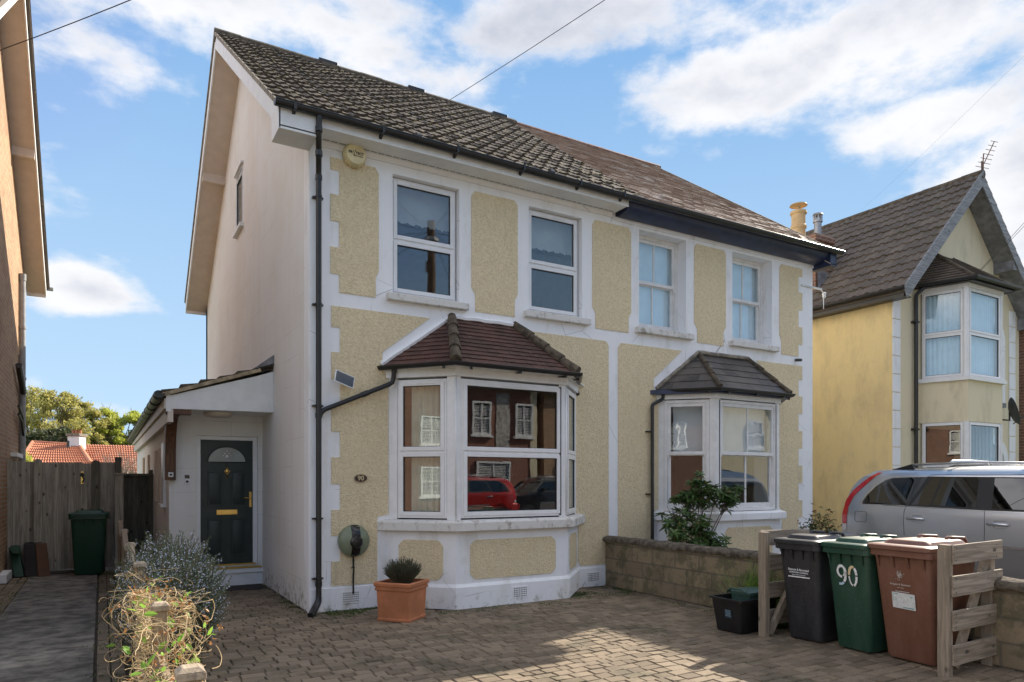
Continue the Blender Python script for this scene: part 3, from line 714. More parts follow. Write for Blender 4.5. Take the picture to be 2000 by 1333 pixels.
# gable walls
def gable(H, x, sgn, mat, win):
    fr = Fr((x, 0, 0), (0, -sgn * -1, 0) if sgn > 0 else (0, -1, 0), (0, 0, 1))
    s = -1 if sgn < 0 else 1     # y = s*u
    def L_(pts): return [(s * y, z) for y, z in pts]
    m_ = MB(); D = 9.75; k = (RZ - EZ) / (RY - EY); zt = lambda y: min(EZ + k * (y - EY), EZ + k * (2 * RY - EY - y)) - .10
    a, b_, c, d = (4.62, 5.30, 6.22, 7.28)
    for pts in ([(0.28, 0), (D, 0), (D, 5.84), (.28, 5.84)], [(0, 5.84), (a, 5.84), (a, zt(a)), (0, zt(0))], [(b_, 5.84), (D, 5.84), (D, zt(D)), (b_, zt(b_))],
                [(a, 5.84), (b_, 5.84), (b_, c), (a, c)], [(a, d), (b_, d), (b_, zt(b_)), (RY, zt(RY)), (a, zt(a))]):
        m_.prism(fr, L_(pts), -.25, 0)
    m_.build('side_wall', mat, H)
    if win:
        w_ = upvc(Fr((x, 0, 0), (0, -1, 0)), -b_, -a, c, d, d - .12, H, vent=False, name='window', t=.03, st=.022)
        m_ = MB(); m_.box(fr, -b_ - .05, -a + .05, c - .07, c, -.2, .07); m_.build('sill', 'white_board', w_, bevel=.008)
        m_ = MB(); m_.box(fr, -b_ - .05, -a + .05, d, d + .04, 0, .05); m_.build('hood', 'white_board', w_)
gable(H90, 0, -1, 'white_render', True); gable(HNB, 9.5, 1, 'white_render', False)
m_ = MB(); m_.box(WF, 0, 4.68, 9.5, 9.75, 0, 5.8); m_.build('back_wall', 'white_render', H90)
m_ = MB(); m_.box(WF, 4.68, 9.5, 9.5, 9.75, 0, 5.8); m_.build('back_wall', 'white_render', HNB)
m_ = MB(); m_.box(FA, -.006, .13, 0, 5.75, 0, .006); m_.box(SA, -.10, -.0, 0, 5.72, .0, .012); m_.build('corner_quoin', 'white_trim', H90)
# main roofs
RF = Fr((0, EY, EZ), (1, 0, 0), slope)
def deck(H, x0, x1):
    m_ = MB(); m_.prism(SX, [(EY + .075, EZ + .03), (RY, RZ - .02), (2 * RY - EY, EZ - .02), (2 * RY - EY, EZ - .09), (RY, RZ - .12), (EY + .075, EZ + .02)], x0, x1); m_.build('roof_deck', 'concrete_tile', H)
deck(H90, -.40, 4.70); deck(HNB, 4.70, 9.62)
NR = 19
m_ = rolltile(RF, -.47, 5.0, SL + .02, NR, pitch=.21, amp=.028, th=.030, jit=.006, du=.0375, cut=lambda r: 4.95 + .50 * r / NR + (.09 if r % 2 else 0))
m_.grid([[Fr((0, 2 * RY - EY, EZ), (-1, 0, 0), (0, -slope.y, slope.z))(u, s, .03) for u in (.47, -4.75)] for s in (0, SL)])
autosm(m_.build('roof', 'concrete_tile', H90, fix=False), 40)
m_ = plaintile(RF, lambda s: 4.72, lambda s: 9.71, SL, .158, .25, th=.010, tilt=.010, jit=.0035)
m_.grid([[Fr((0, 2 * RY - EY, EZ), (-1, 0, 0), (0, -slope.y, slope.z))(u, s, .02) for u in (-4.75, -9.75)] for s in (0, SL)])
m_.build('roof', 'clay_slate', HNB, fix=False)
m_ = MB()
x = -.47
while x < 5.35: m_.tube([(x, RY, RZ - .03 + random.uniform(-.006, .006)), (x + .435, RY, RZ - .03 + random.uniform(-.006, .006))], .115, 10); x += .44
m_.build('ridge', 'ridge_moss', H90, smooth=False)
m_ = MB()
for x in (1.35, 3.15, 5.1): m_.box(WF, x, x + .36, RY - .09, RY + .09, RZ + .03, RZ + .10)
m_.build('ridge_vent', 'black_plastic', H90, bevel=.01)
m_ = MB(); x = 5.4
while x < 9.7: m_.tube([(x, RY, RZ - .05), (x + .445, RY, RZ - .05 + random.uniform(-.006, .006))], .105, 10); x += .45
m_.build('ridge', 'ridge_clay', HNB)
# verge: mortar edge, bargeboard, sloping soffit, boxed foot
def sl(y): return EZ + (RZ - EZ) / (RY - EY) * ((y if y < RY else 2 * RY - y) - EY)
def verge(H, x, sgn, xw, foot=True, bm=None):
    yb = 2 * RY - EY
    def band(d0, d1, xa, xb, mat, nm):
        m2 = MB(); lo, hi = min(xa, xb), max(xa, xb)
        m2.prism(SX, [(EY + .04, sl(EY + .04) - d0), (RY, RZ - d0), (RY, RZ - d1), (EY + .04, sl(EY + .04) - d1)], lo, hi)
        m2.prism(SX, [(RY, RZ - d0), (yb - .04, sl(yb - .04) - d0), (yb - .04, sl(yb - .04) - d1), (RY, RZ - d1)], lo, hi); return m2.build(nm, mat, H)
    band(-.035, .03, x, x + sgn * .025, 'verge_mortar', 'verge_undercloak')
    band(.03, .27, x, x - sgn * .022, bm or ('white_board' if sgn < 0 else 'blue_fascia'), 'bargeboard')
    band(.235, .25, x - sgn * .022, xw, 'soffit_board', 'soffit')
    m2 = MB()
    for ys, ye in ((EY + .04, .02), (yb - .04, 9.73)):
        lo, hi = min(x, xw), max(x, xw); z0 = sl(EY) - .25
        m2.prism(SX, [(ys, sl(ys) - .03), (ys, z0), (ye, z0), (ye, sl(ye) - .25)] if ys < ye else [(ys, z0), (ys, sl(ys) - .03), (ye, sl(ye) - .25), (ye, z0)], lo + .004, hi - .004)
    m2.build('eaves_box', 'white_board' if x < 5 else 'blue_fascia', H, bevel=.004)
verge(H90, -.45, -1, 0); verge(HNB, 9.68, 1, 9.5)
m_ = MB(); m_.box(Fr((0, 0, 0), (1, 0, 0), (0, -1, 0)), -.40, -.02, -6.75, -6.60, -sl(6.6) + .02, -sl(6.6) + .03) if False else None
m_ = MB()
for y in (6.7,): m_.box(WF, -.425, 0, y, y + .12, sl(y) - .42, sl(y) - .25)
m_.build('purlin_end', 'soffit_board', H90)
m_ = MB()
for y, a, b_ in ((3.0, -.40, .0), (2.2, -.16, -.0)): m_.tube([(a, y, sl(y) - .30), (b_, y, sl(y) - .34)], .012, 6)
m_.build('vent_pipe', 'upvc', H90)
# fascia, soffit, gutter
m_ = MB(); m_.box(FA, -.02, 4.68, 5.765, 5.785, 0, .33); m_.build('soffit', 'white_board', H90)
m_ = MB()
for i in range(46):
    x = .04 + i * .1; m_.box(FA, x, x + .085, 5.7635, 5.7648, .06, .066); m_.box(FA, x, x + .085, 5.7635, 5.7648, .075, .081)
m_.build('soffit_vent_strip', 'gasket', H90)
m_ = MB(); m_.box(FA, -.02, 4.70, 5.76, 5.90, .33, .35); m_.build('fascia', 'white_board', H90, bevel=.003)
m_ = halfround([(-.50, -.425, 5.90), (4.95, -.425, 5.875)], .06); g_ = m_.build('gutter', 'black_plastic', H90, fix=False)
m_ = MB()
for x in (-.3, .75, 1.75, 2.75, 3.7, 4.5): m_.prism(SX, [(-.352, 5.80), (-.352, 5.84), (-.46, 5.855), (-.42, 5.83)], x, x + .035); m_.prism(SX, [(-.36, 5.83), (-.49, 5.83), (-.49, 5.91), (-.48, 5.91), (-.48, 5.84), (-.36, 5.84)], x, x + .03)
for x in (1.2, 3.2): m_.tube([(x, -.425, 5.895), (x + .06, -.425, 5.895)], .066, 12)
m_.build('gutter_bracket', 'black_plastic', H90)
m_ = MB(); m_.prism(SX, [(0, 5.72), (-.10, 5.70), (-.16, 5.72), (-.26, 5.74), (-.33, 5.80), (-.35, 5.86), (-.35, 5.90), (0, 5.90)], 4.72, 9.70); m_.build('fascia', 'blue_fascia', HNB, bevel=.006)
m_ = halfround([(4.95, -.425, 5.875), (9.78, -.425, 5.90)], .06); m_.build('gutter', 'black_plastic', HNB, fix=False)

# ---- bays
def offs(pl, d):
    pl = [Vector((p[0], p[1], 0)) for p in pl]; ln = []
    for i in range(3):
        u = (pl[i + 1] - pl[i]).normalized(); n = Vector((u.y, -u.x, 0)); ln.append((pl[i] + n * d, u))
    def inter(a, b_):
        (p, u), (q, v) = a, b_; c = u.x * v.y - u.y * v.x; t = ((q.x - p.x) * v.y - (q.y - p.y) * v.x) / c; return p + u * t
    wl = (Vector((0, -.001, 0)), Vector((1, 0, 0)))
    return [inter(ln[0], wl), inter(ln[0], ln[1]), inter(ln[1], ln[2]), inter(ln[2], wl)]
def at(p, z): return Vector((p.x, p.y, z))
def slabz(m_, pl, z0, z1, d0=0):   # closed plan prism
    n = len(pl); m_.add([at(p, z0) for p in pl] + [at(p, z1) for p in pl], [tuple(range(n)), tuple(range(2 * n - 1, n - 1, -1))] + [(i, n + i, n + (i + 1) % n, (i + 1) % n) for i in range(n)])
def bay(H, pl, T1, T2, kind, tm, ridgem, flashm, ep):
    P0 = [Vector((p[0], p[1], 0)) for p in pl]
    base = MB(); inner = offs(pl, -.14)
    for i in range(3):
        a, b_, c, d = P0[i], P0[i + 1], inner[i + 1], inner[i]
        base.add([at(a, 0), at(b_, 0), at(c, 0), at(d, 0), at(a, .99), at(b_, .99), at(c, .99), at(d, .99)], [(0, 1, 5, 4), (2, 3, 7, 6), (4, 5, 6, 7), (1, 2, 6, 5), (3, 0, 4, 7)])
    po = offs(pl, .03)
    for i in range(3):
        a, b_, c, d = po[i], po[i + 1], P0[i + 1], P0[i]
        base.add([at(a, 0), at(b_, 0), at(c, 0), at(d, 0), at(a, .27), at(b_, .27), at(c, .31), at(d, .31)], [(0, 1, 5, 4), (4, 5, 6, 7)])
    bo = base.build('bay_base', 'white_trim', H)
    frs = [Fr(P0[i], P0[i + 1] - P0[i], (0, 0, 1)) for i in range(3)]; lens = [(P0[i + 1] - P0[i]).length for i in range(3)]
    for i in range(3):
        m2 = MB(); e = .20 if i == 1 else .17; m2.prism(frs[i], notch(e, lens[i] - e, .36, .86, .06), .001, .011); m2.build('pebbledash_panel', 'cream_dash', bo)
    if kind == 'upvc': air_vent(Fr(P0[1] + Vector((0, -.03, 0)), (1, 0, 0)), .92, .15, bo)
    so = offs(pl, .10); sb = offs(pl, -.14); m2 = MB()
    n = 4; vs = [at(p, .975) for p in so] + [at(p, 1.09) for p in so] + [at(p, 1.115) for p in offs(pl, .02)] + [at(p, 1.115) for p in sb] + [at(p, .975) for p in sb]
    fs = []
    for i in range(3): fs += [(i, i + 1, 5 + i, 4 + i), (4 + i, 5 + i, 9 + i, 8 + i), (8 + i, 9 + i, 13 + i, 12 + i), (16 + i, 17 + i, i + 1, i)]
    m2.add(vs, fs); m2.build('sill', 'grimy_sill' if kind == 'upvc' else 'white_trim', bo, bevel=.012)
    # windows
    z0, z1 = 1.115, 2.93
    if kind == 'upvc':
        fp = offs(pl, -.02); ff = [Fr(fp[i], fp[i + 1] - fp[i], (0, 0, 1)) for i in range(3)]; fl = [(fp[i + 1] - fp[i]).length for i in range(3)]
        for i in range(3):
            w_ = upvc(ff[i], .12 if i != 1 else .075, fl[i] - (.12 if i != 1 else .075), z0 + .02, z1 - .03, 1.98, bo, vent=(i != 2), openr=True) if i != 2 else upvc(ff[i], .075, fl[i] - .12, z0 + .02, z1 - .03, 1.98, bo, vent=False)
        m2 = MB(); pi = offs(pl, -.09)
        for j in (1, 2):
            m2.add([at(q, z) for z in (z0, z1) for q in (fp[j], fp[j] + (fp[j - 1] - fp[j]).normalized() * .12, pi[j], fp[j] + (fp[min(3, j + 1)] - fp[j]).normalized() * .075)], [(0, 3, 2, 1), (4, 5, 6, 7), (0, 1, 5, 4), (1, 2, 6, 5), (2, 3, 7, 6), (3, 0, 4, 7)])
        for j, q in ((0, fp[1]), (3, fp[2])):
            m2.add([at(p_, z) for z in (z0, z1) for p_ in (fp[j], fp[j] + (q - fp[j]).normalized() * .12, fp[j] + (q - fp[j]).normalized() * .12 + Vector((0, .08, 0)), fp[j] + Vector((0, .08, 0)))], [(0, 3, 2, 1), (4, 5, 6, 7), (0, 1, 5, 4), (1, 2, 6, 5), (2, 3, 7, 6), (3, 0, 4, 7)])
        m2.build('corner_post', 'upvc', bo, bevel=.005)
        # beads on the posts
        m2 = MB()
        for j in (1, 2): m2.tube([at(fp[j], z0) + Vector((0, -.002, 0)), at(fp[j], z1)], .012, 8)
        m2.build('post_bead', 'upvc', bo, smooth=True)
        w0_ = offs(pl, -.16); cf = Fr(w0_[0], w0_[1] - w0_[0], (0, 0, 1)); cl = (w0_[1] - w0_[0]).length
        m2 = curtain_sheet(cf, .12, cl * .72, 1.13, 2.86, 0, .022, .085); m2.build('curtain', 'curtain', bo, smooth=True)
        cf = Fr(w0_[2], w0_[3] - w0_[2], (0, 0, 1)); m2 = curtain_sheet(cf, cl * .3, cl * .9, 1.13, 2.86, 0, .022, .085); m2.build('curtain', 'curtain', bo, smooth=True)
    else:
        fp = offs(pl, -.01); ff = [Fr(fp[i], fp[i + 1] - fp[i], (0, 0, 1)) for i in range(3)]; fl = [(fp[i + 1] - fp[i]).length for i in range(3)]
        for i in range(3): sashwin(ff[i], .10 if i != 1 else .07, fl[i] - (.10 if i != 1 else .07), z0 + .01, z1 - .02, 2.05, bo, bar=(i == 1), blind=None)
        m2 = MB(); pi = offs(pl, -.12)
        for j in (1, 2):
            m2.add([at(q, z) for z in (z0, z1) for q in (fp[j], fp[j] + (fp[j - 1] - fp[j]).normalized() * .10, pi[j], fp[j] + (fp[j + 1] - fp[j]).normalized() * .10)], [(0, 3, 2, 1), (4, 5, 6, 7), (0, 1, 5, 4), (1, 2, 6, 5), (2, 3, 7, 6), (3, 0, 4, 7)])
        for j, q in ((0, fp[1]), (3, fp[2])):
            m2.add([at(p_, z) for z in (z0, z1) for p_ in (fp[j], fp[j] + (q - fp[j]).normalized() * .10, fp[j] + (q - fp[j]).normalized() * .10 + Vector((0, .10, 0)), fp[j] + Vector((0, .10, 0)))], [(0, 3, 2, 1), (4, 5, 6, 7), (0, 1, 5, 4), (1, 2, 6, 5), (2, 3, 7, 6), (3, 0, 4, 7)])
        m2.build('corner_post', 'paint_wood', bo, bevel=.005)
        bp = offs(pl, -.2)
        for i in range(3):
            f_ = Fr(bp[i], bp[i + 1] - bp[i], (0, 0, 1)); l_ = (bp[i + 1] - bp[i]).length; m2 = MB(); m2.box(f_, .05, l_ - .05, 2.03, 2.9, -.02, -.008); m2.build('blind', 'blind', bo)
    # head, cornice, roof
    m2 = MB(); slabz(m2, offs(pl, .015), 2.925, 3.02); slabz(m2, offs(pl, .05), 3.02, 3.035); slabz(m2, offs(pl, .09), 3.035, 3.055) if kind == 'upvc' else None
    m2.build('window_head', 'white_board', bo, bevel=.004)
    if kind != 'upvc': m2 = MB(); slabz(m2, offs(pl, .12), 3.0, 3.07); m2.build('eaves_board', 'blue_fascia', bo)
    EP = [Vector((p[0], p[1], 0)) for p in ep]; E_ = [at(p, 3.075) for p in EP]; T1 = Vector((T1[0], -.002, T1[1])); T2 = Vector((T2[0], -.002, T2[1]))
    rf = MB(); lowz = Vector((0, 0, -.035))
    rf.add(E_ + [T1, T2] + [e + lowz for e in E_], [(0, 1, 4), (1, 2, 5, 4), (2, 3, 5), (6, 7, 1, 0), (7, 8, 2, 1), (8, 9, 3, 2), (9, 8, 7, 6)])
    ro = rf.build('bay_roof', tm, H)
    def plane(a, b_, c, d):  # base a-b, top d-c
        u = (b_ - a).normalized(); nrm = (b_ - a).cross(d - a).normalized(); v = nrm.cross(u); f_ = Fr(a, u, v); S = (d - a).dot(v)
        da, ca = (d - a).dot(u), (c - a).dot(u); bl = (b_ - a).length
        row, wd = (.098, .165) if kind == 'upvc' else (.20, .26)
        return plaintile(f_, lambda s: da * s / S, lambda s: bl + (ca - bl) * s / S, S, row, wd, th=.009 if kind == 'upvc' else .006, tilt=.007 if kind == 'upvc' else .006, jit=.0022 if kind == 'upvc' else .0015)
    for q in ((E_[0], E_[1], T1, T1), (E_[1], E_[2], T2, T1), (E_[2], E_[3], T2, T2)): plane(*q).build('tile_slope', tm, ro, fix=False)
    # hips
    m2 = MB()
    for a, b_ in ((E_[1], T1), (E_[2], T2)):
        d = b_ - a; n = 4 if kind == 'upvc' else 3
        for i in range(n):
            p, q = a + d * (i / n - .01), a + d * ((i + 1) / n + .03)
            up = Vector((0, -.01, .012)); m2.tube([p + up * (1.8), q + up * .9], .075 if kind == 'upvc' else .042, 10, r2=.062 if kind == 'upvc' else .038)
    m2.build('hip', ridgem, ro, smooth=False, bevel=0)
    m2 = MB(); off = Vector((0, -.012, .03)); pth = [E_[0] + off, T1 + off, T2 + off, E_[3] + off]
    for i in range(3):
        nseg = 10
        pp = [pth[i].lerp(pth[i + 1], k / nseg) + Vector((0, 0, random.uniform(-.006, .006))) for k in range(nseg + 1)]; m2.tube(pp, .035, 6)
    m2.build('flashing', flashm, ro)
    gp = [at(EP[0], 3.065), at(EP[1] + Vector((-.025, -.045, 0)), 3.065), at(EP[2] + Vector((.025, -.045, 0)), 3.065), at(EP[3], 3.065)]; m2 = halfround([gp[0] + Vector((-.02, 0, 0)), gp[1], gp[2], gp[3] + Vector((.02, 0, 0))], .045)
    g_ = m2.build('gutter', 'black_plastic', ro, fix=False)
    m2 = MB()
    for t, (a, b_) in ((.12, (1, 2)), (.5, (1, 2)), (.88, (1, 2)), (.85, (0, 1)), (.15, (2, 3))):
        p = gp[a].lerp(gp[b_], t); q = offs(pl, .06); q = at(q[a].lerp(q[b_], t), 3.02); u = (gp[b_] - gp[a]).normalized() * .018
        m2.add([p - u - Vector((0, 0, .045)), p + u - Vector((0, 0, .045)), q + u, q - u, p - u - Vector((0, 0, .075)), p + u - Vector((0, 0, .075)), q + u - Vector((0, 0, .012)), q - u - Vector((0, 0, .012))], [(0, 1, 2, 3), (4, 7, 6, 5), (0, 4, 5, 1), (1, 5, 6, 2), (3, 7, 4, 0)])
    m2.build('gutter_bracket', 'black_plastic', ro)
    return bo, ro, gp
PL1 = [(.98, 0), (1.64, -.67), (3.34, -.67), (4.0, 0)]
PL2 = [(5.58, 0), (6.22, -.66), (7.74, -.66), (8.38, 0)]
b1, r1, g1 = bay(H90, PL1, (1.90, 3.80), (2.90, 3.80), 'upvc', 'maroon_tile', 'ridge_moss', 'white_trim', [(.90, 0), (1.56, -.82), (3.38, -.82), (3.98, 0)])
b2, r2, g2 = bay(HNB, PL2, (6.50, 3.75), (7.72, 3.75), 'sash', 'grey_slate', 'ridge_moss', 'verge_mortar', [(5.55, 0), (6.14, -.80), (7.80, -.80), (8.40, 0)])
m_ = MB()   # lead-in bits: white mortar bands beside the bay roofs
for (a, b_) in (((.90, 3.08), (.90, 3.28)), ): pass
# downpipes
def elbowed(m_, pts, r, n=12, br=.05):
    pts = [Vector(p) for p in pts]; P_ = [pts[0]]
    for i in range(1, len(pts) - 1):
        a = (pts[i - 1] - pts[i]).normalized(); b_ = (pts[i + 1] - pts[i]).normalized(); P_ += [pts[i] + a * br, pts[i] + (a + b_) * br * .22, pts[i] + b_ * br]
    P_.append(pts[-1]); m_.tube(P_, r, n)
m_ = MB(); elbowed(m_, [(.0, -.425, 5.86), (.0, -.40, 5.66), (.085, -.085, 5.32), (.085, -.085, .16), (-.02, -.16, .03)], .034, 12, .06)
elbowed(m_, [(.085, -.085, .20), (.085, -.085, .14), (.0, -.19, .045), (-.06, -.26, .02)], .037, 12, .05)
for z in (5.70, 5.42, 5.28, 2.40, .36): m_.tube([(.085 if z < 5.4 else .0, -.085 if z < 5.4 else -.41, z - .03), (.085 if z < 5.4 else .0, -.085 if z < 5.4 else -.405, z + .03)], .041, 12)
for z in (5.05, 3.75, 2.52, 1.15, .42): m_.tube([(.085, -.085, z - .012), (.085, -.085, z + .012)], .041, 12); m_.box(FA, .02, .15, z - .01, z + .01, 0, .055)
p = g1[0]; elbowed(m_, [(1.03, -.14, 3.07), (1.03, -.10, 2.86), (.12, -.085, 2.46), (.085, -.085, 2.36)], .030, 12, .06)
m_.tube([(1.03, -.15, 3.09), (1.03, -.13, 2.99)], .036, 12); m_.tube([(.62, -.092, 2.68), (.70, -.092, 2.715)], .037, 12)
m_.tube([g1[3] + Vector((-.06, -.02, -.02)), g1[3] + Vector((.02, 0, -.16))], .035, 12)
autosm(m_.build('downpipe', 'black_plastic', H90))
m_ = MB(); elbowed(m_, [(5.64, -.10, 3.07), (5.63, -.08, 2.93), (5.42, -.065, 2.83), (5.42, -.065, .05)], .028, 12, .04)
for z in (2.4, 1.4): m_.box(FA, 5.32, 5.46, z - .01, z + .01, 0, .06)
autosm(m_.build('downpipe', 'black_plastic', HNB))

# ---- lean-to porch with the front door
PY = 2.9; PX0 = -1.32
PF = Fr((0, PY, 0))
m_ = MB(); wall(m_, PF, PX0, 0, 0, 2.75, [(-.95, -.07, .26, 2.30)], -.2, 0)
m_.box(WF, PX0, PX0 + .2, PY + .2, 13.6, 0, 2.45)
m_.build('porch_wall', 'white_render', H90)
m_ = MB()
for y in (4.2, 5.3, 7.6, 9.6): m_.box(Fr((PX0, 0, 0), (0, -1, 0)), -y - .42, -y, 1.25, 2.15, 0, .035)
m_.build('side_window', 'pink_render', H90)
m_ = MB(); m_.box(Fr((PX0, 0, 0), (0, -1, 0)), -3.9, -3.45, 1.25, 2.2, 0, .04); m_.box(Fr((PX0, 0, 0), (0, -1, 0)), -3.95, -3.4, 1.2, 1.25, 0, .08); m_.build('window_frame', 'upvc', H90, bevel=.004)
# canopy: fascia, soffit, tiled lean-to roof, gutter
m_ = MB(); CY = 2.08
m_.prism(Fr((0, CY, 0)), [(-1.38, 2.60), (0, 2.62), (0, 3.22), (-.25, 3.13), (-1.38, 2.78)], -.025, 0); m_.box(Fr((0, CY, 0)), -1.42, -1.36, 2.56, 2.79, -.03, .012)
m_.build('porch_fascia', 'white_board', H90, bevel=.003)
m_ = MB(); m_.box(WF, -1.36, 0, CY + .026, PY, 2.615, 2.635); m_.build('porch_soffit', 'white_board', H90)
m_ = MB(); m_.lathe((-.70, 2.50, 2.612), [(.20, 0), (.20, -.035), (.17, -.06), (.0, -.07)], 28); autosm(m_.build('porch_light', 'soffit_board', H90))
# roof slope: low edge at x=-1.46 z 2.78 up to x=0 z 3.28
pfv = Vector((1.46, 0, .50)); pf = Fr((-1.46, 13.5, 2.80), (0, -1, 0), pfv)
m_ = MB(); m_.box(Fr((-1.46, 13.5, 2.80), (0, -1, 0), pfv), 0, 11.40, 0, pfv.length, -.04, -.01); m_.build('porch_roof_deck', 'ridge_moss', H90)
m_ = plaintile(pf, lambda s: 0, lambda s: 11.46, pfv.length, .26, .30, th=.022, tilt=.03, jit=.008); m_.build('porch_roof', 'ridge_moss', H90, fix=False)
m_ = MB(); m_.box(Fr((0, CY - .05, 0)), -1.47, -.3, 2.80, 2.80, 0, 0) if False else None
m_ = MB(); m_.box(Fr((-1.46, CY - .035, 2.80), (1.46, 0, .50), (0, 1, 0)), -.02, 1.30, -.03, .06, -.035, -.002) if False else m_.box(Fr((-1.46, CY, 2.80), (1.46, 0, .50), (-.50, 0, 1.46)), -.02, 1.34, -.035, .012, -.02, .055); m_.build('verge_mortar', 'porch_mortar', H90)
m_ = MB(); m_.add([(-.30, CY - .06, 3.225), (0, CY - .06, 3.33), (0, CY - .06, 3.46), (-.30, CY + 8, 3.225), (0, CY + 8, 3.33), (0, CY + 8, 3.46)], [(0, 1, 2), (3, 5, 4), (0, 2, 5, 3), (0, 3, 4, 1)]); m_.build('flashing', 'lead_flash', H90)
m_ = halfround([(-1.50, CY - .06, 2.80), (-1.50, 13.6, 2.74)], .065); m_.build('porch_gutter', 'black_plastic', H90, fix=False)
m_ = MB()
for i in range(14): m_.tube([(-1.50, CY + .1 + i * .8, 2.785), (-1.50, CY + .17 + i * .8, 2.785)], .074, 12)
m_.build('gutter_bracket', 'black_plastic', H90)
m_ = MB(); m_.box(WF, -1.40, -1.33, CY, 13.5, 2.42, 2.60); m_.box(WF, -1.44, -1.40, CY, 13.5, 2.6, 2.74); m_.build('porch_side_board', 'soffit_board', H90)
m_ = MB(); m_.prism(Fr((0, 0, 0), (0, 1, 0), (0, 0, 1)), [(PY - .02, 1.62), (PY - .14, 1.62), (PY - .15, 2.0), (PY - .20, 2.25), (PY - .34, 2.42), (PY - .50, 2.50), (PY - .72, 2.52), (PY - .72, 2.60), (PY - .02, 2.60)], -1.38, -1.24); m_.box(WF, -1.42, -1.10, CY + .02, CY + .16, 2.53, 2.61)
br_ = m_.build('oak_bracket', 'oak', H90, bevel=.006)
# door
dfr = Fr((0, PY + .05, 0))
m_ = MB(); ring(m_, dfr, -.95, -.07, .26, 2.30, .062, -.10, .0, .05); m_.box(PF, -1.03, -.0, .19, .26, -.05, .06); m_.box(PF, -1.03, 0, 0, .19, -.05, .03); do = m_.build('door_frame', 'upvc', H90, bevel=.004)
m_ = MB(); m_.box(dfr, -.93, -.09, .31, .33, 0, .03); m_.box(PF, -1.02, -.02, .262, .285, -.04, .07); m_.build('threshold', 'gold_sill', do, bevel=.003)
dr = thing  # (door leaf is a part of the house)
m_ = MB(); A_, B_, C_, D_ = -.885, -.135, .33, 2.245; dw = Fr((0, PY + .07, 0)); m_.box(dw, A_, B_, C_, D_, -.045, 0)
def mould(m, u0, u1, v0, v1):
    ring(m, dw, u0, u1, v0, v1, .018, 0, .009); m.taper(dw, (u0 + .03, u1 - .03, v0 + .03, v1 - .03), (u0 + .055, u1 - .055, v0 + .055, v1 - .055), 0, .009)
for (a, b_) in ((-.79, -.565), (-.455, -.23)): mould(m_, a, b_, 1.22, 1.76); mould(m_, a, b_, .45, 1.03)
arc = [(-.51 + .275 * math.cos(t), 1.90 + .235 * math.sin(t)) for t in [math.pi * i / 20 for i in range(21)]]
m_.tube([dw(a, b_, .004) for a, b_ in arc] + [dw(arc[0][0], arc[0][1], .004)], .009, 6)
dl = m_.build('door', 'door_green', H90, bevel=.003)
m_ = MB(); m_.prism(dw, [(-.51 + .265 * math.cos(t), 1.905 + .225 * math.sin(t)) for t in [math.pi * i / 20 for i in range(21)]], .001, .004); m_.build('fanlight', 'frosted', dl)
m_ = MB()
for (a, b_, r) in ((0, .05, .022), (-.03, .09, .012), (.03, .09, .012), (0, .13, .012), (-.055, .06, .008), (.055, .06, .008)): m_.lathe(dw(-.51 + a, 1.94 + b_, .004), [(r, 0), (r * .5, .004)], 8, (0, -1, 0))
m_.build('leaded_flower', 'porcelain', dl)
m_ = MB(); m_.lathe(dw(-.51, 1.76, 0), [(.028, 0), (.03, .012), (.012, .02)], 14, (0, -1, 0)); m_.tube([dw(-.51, 1.84, .012), dw(-.51, 1.80, .02), dw(-.545, 1.76, .02), dw(-.51, 1.70, .024), dw(-.475, 1.76, .02), dw(-.51, 1.80, .02)], .006, 6); m_.tube([dw(-.51, 1.66, .01), dw(-.51, 1.85, .01)], .008, 6); m_.build('knocker', 'brass', dl, smooth=True)
m_ = MB(); m_.box(dw, -.66, -.36, 1.09, 1.165, 0, .012); m_.box(dw, -.64, -.38, 1.105, 1.15, .012, .018); m_.build('letterbox', 'brass', dl, bevel=.004)
m_ = MB(); m_.box(dw, -.185, -.15, 1.20, 1.44, 0, .012); m_.tube([dw(-.167, 1.345, .01), dw(-.167, 1.345, .05), dw(-.27, 1.345, .05)], .009, 8); m_.build('handle', 'brass', dl, bevel=.003)

# fixtures on the walls
t = thing('doorbell', (-1.07, PY, 1.60), 'black and white video doorbell beside the dark green front door', 'doorbell')
m_ = MB(); m_.box(PF, -1.115, -1.045, 1.56, 1.70, .001, .02); m_.build('case', 'white_plastic', t, bevel=.006)
m_ = MB(); m_.box(PF, -1.111, -1.049, 1.645, 1.698, .02, .024); m_.lathe(PF(-1.08, 1.60, .02), [(.02, 0), (.02, .004)], 16, (0, -1, 0)); m_.build('camera_panel', 'charger_black', t)
t = thing('motion_sensor', (-1.31, PY - .15, 1.66), 'small white square sensor screwed to the oak bracket foot', 'sensor')
m_ = MB(); m_.box(Fr((0, PY - .15, 0)), -1.345, -1.275, 1.665, 1.735, 0, .02); m_.build('case', 'white_plastic', t, bevel=.005)
m_ = MB(); m_.lathe((-1.31, PY - .17, 1.70), [(.018, 0), (.018, .004)], 12, (0, -1, 0)); m_.build('lens', 'charger_black', t)
t = thing('alarm_box', (.54, 0, 5.66), 'round cream burglar alarm box with PROTECT lettering under the eaves', 'alarm box')
m_ = MB(); m_.lathe((.54, -.002, 5.665), [(.13, 0), (.142, .03), (.142, .07), (.122, .115), (.0, .12)], 40, (0, -1, 0)); o = autosm(m_.build('cover', 'cream_plastic', t))
m_ = MB()
for i in range(26):
    a = 2 * math.pi * i / 26; m_.tube([Vector((.54 + .145 * math.cos(a), -.02, 5.665 + .145 * math.sin(a))), Vector((.54 + .128 * math.cos(a), -.105, 5.665 + .128 * math.sin(a)))], .008, 6)
m_.build('louvre', 'cream_plastic', t)
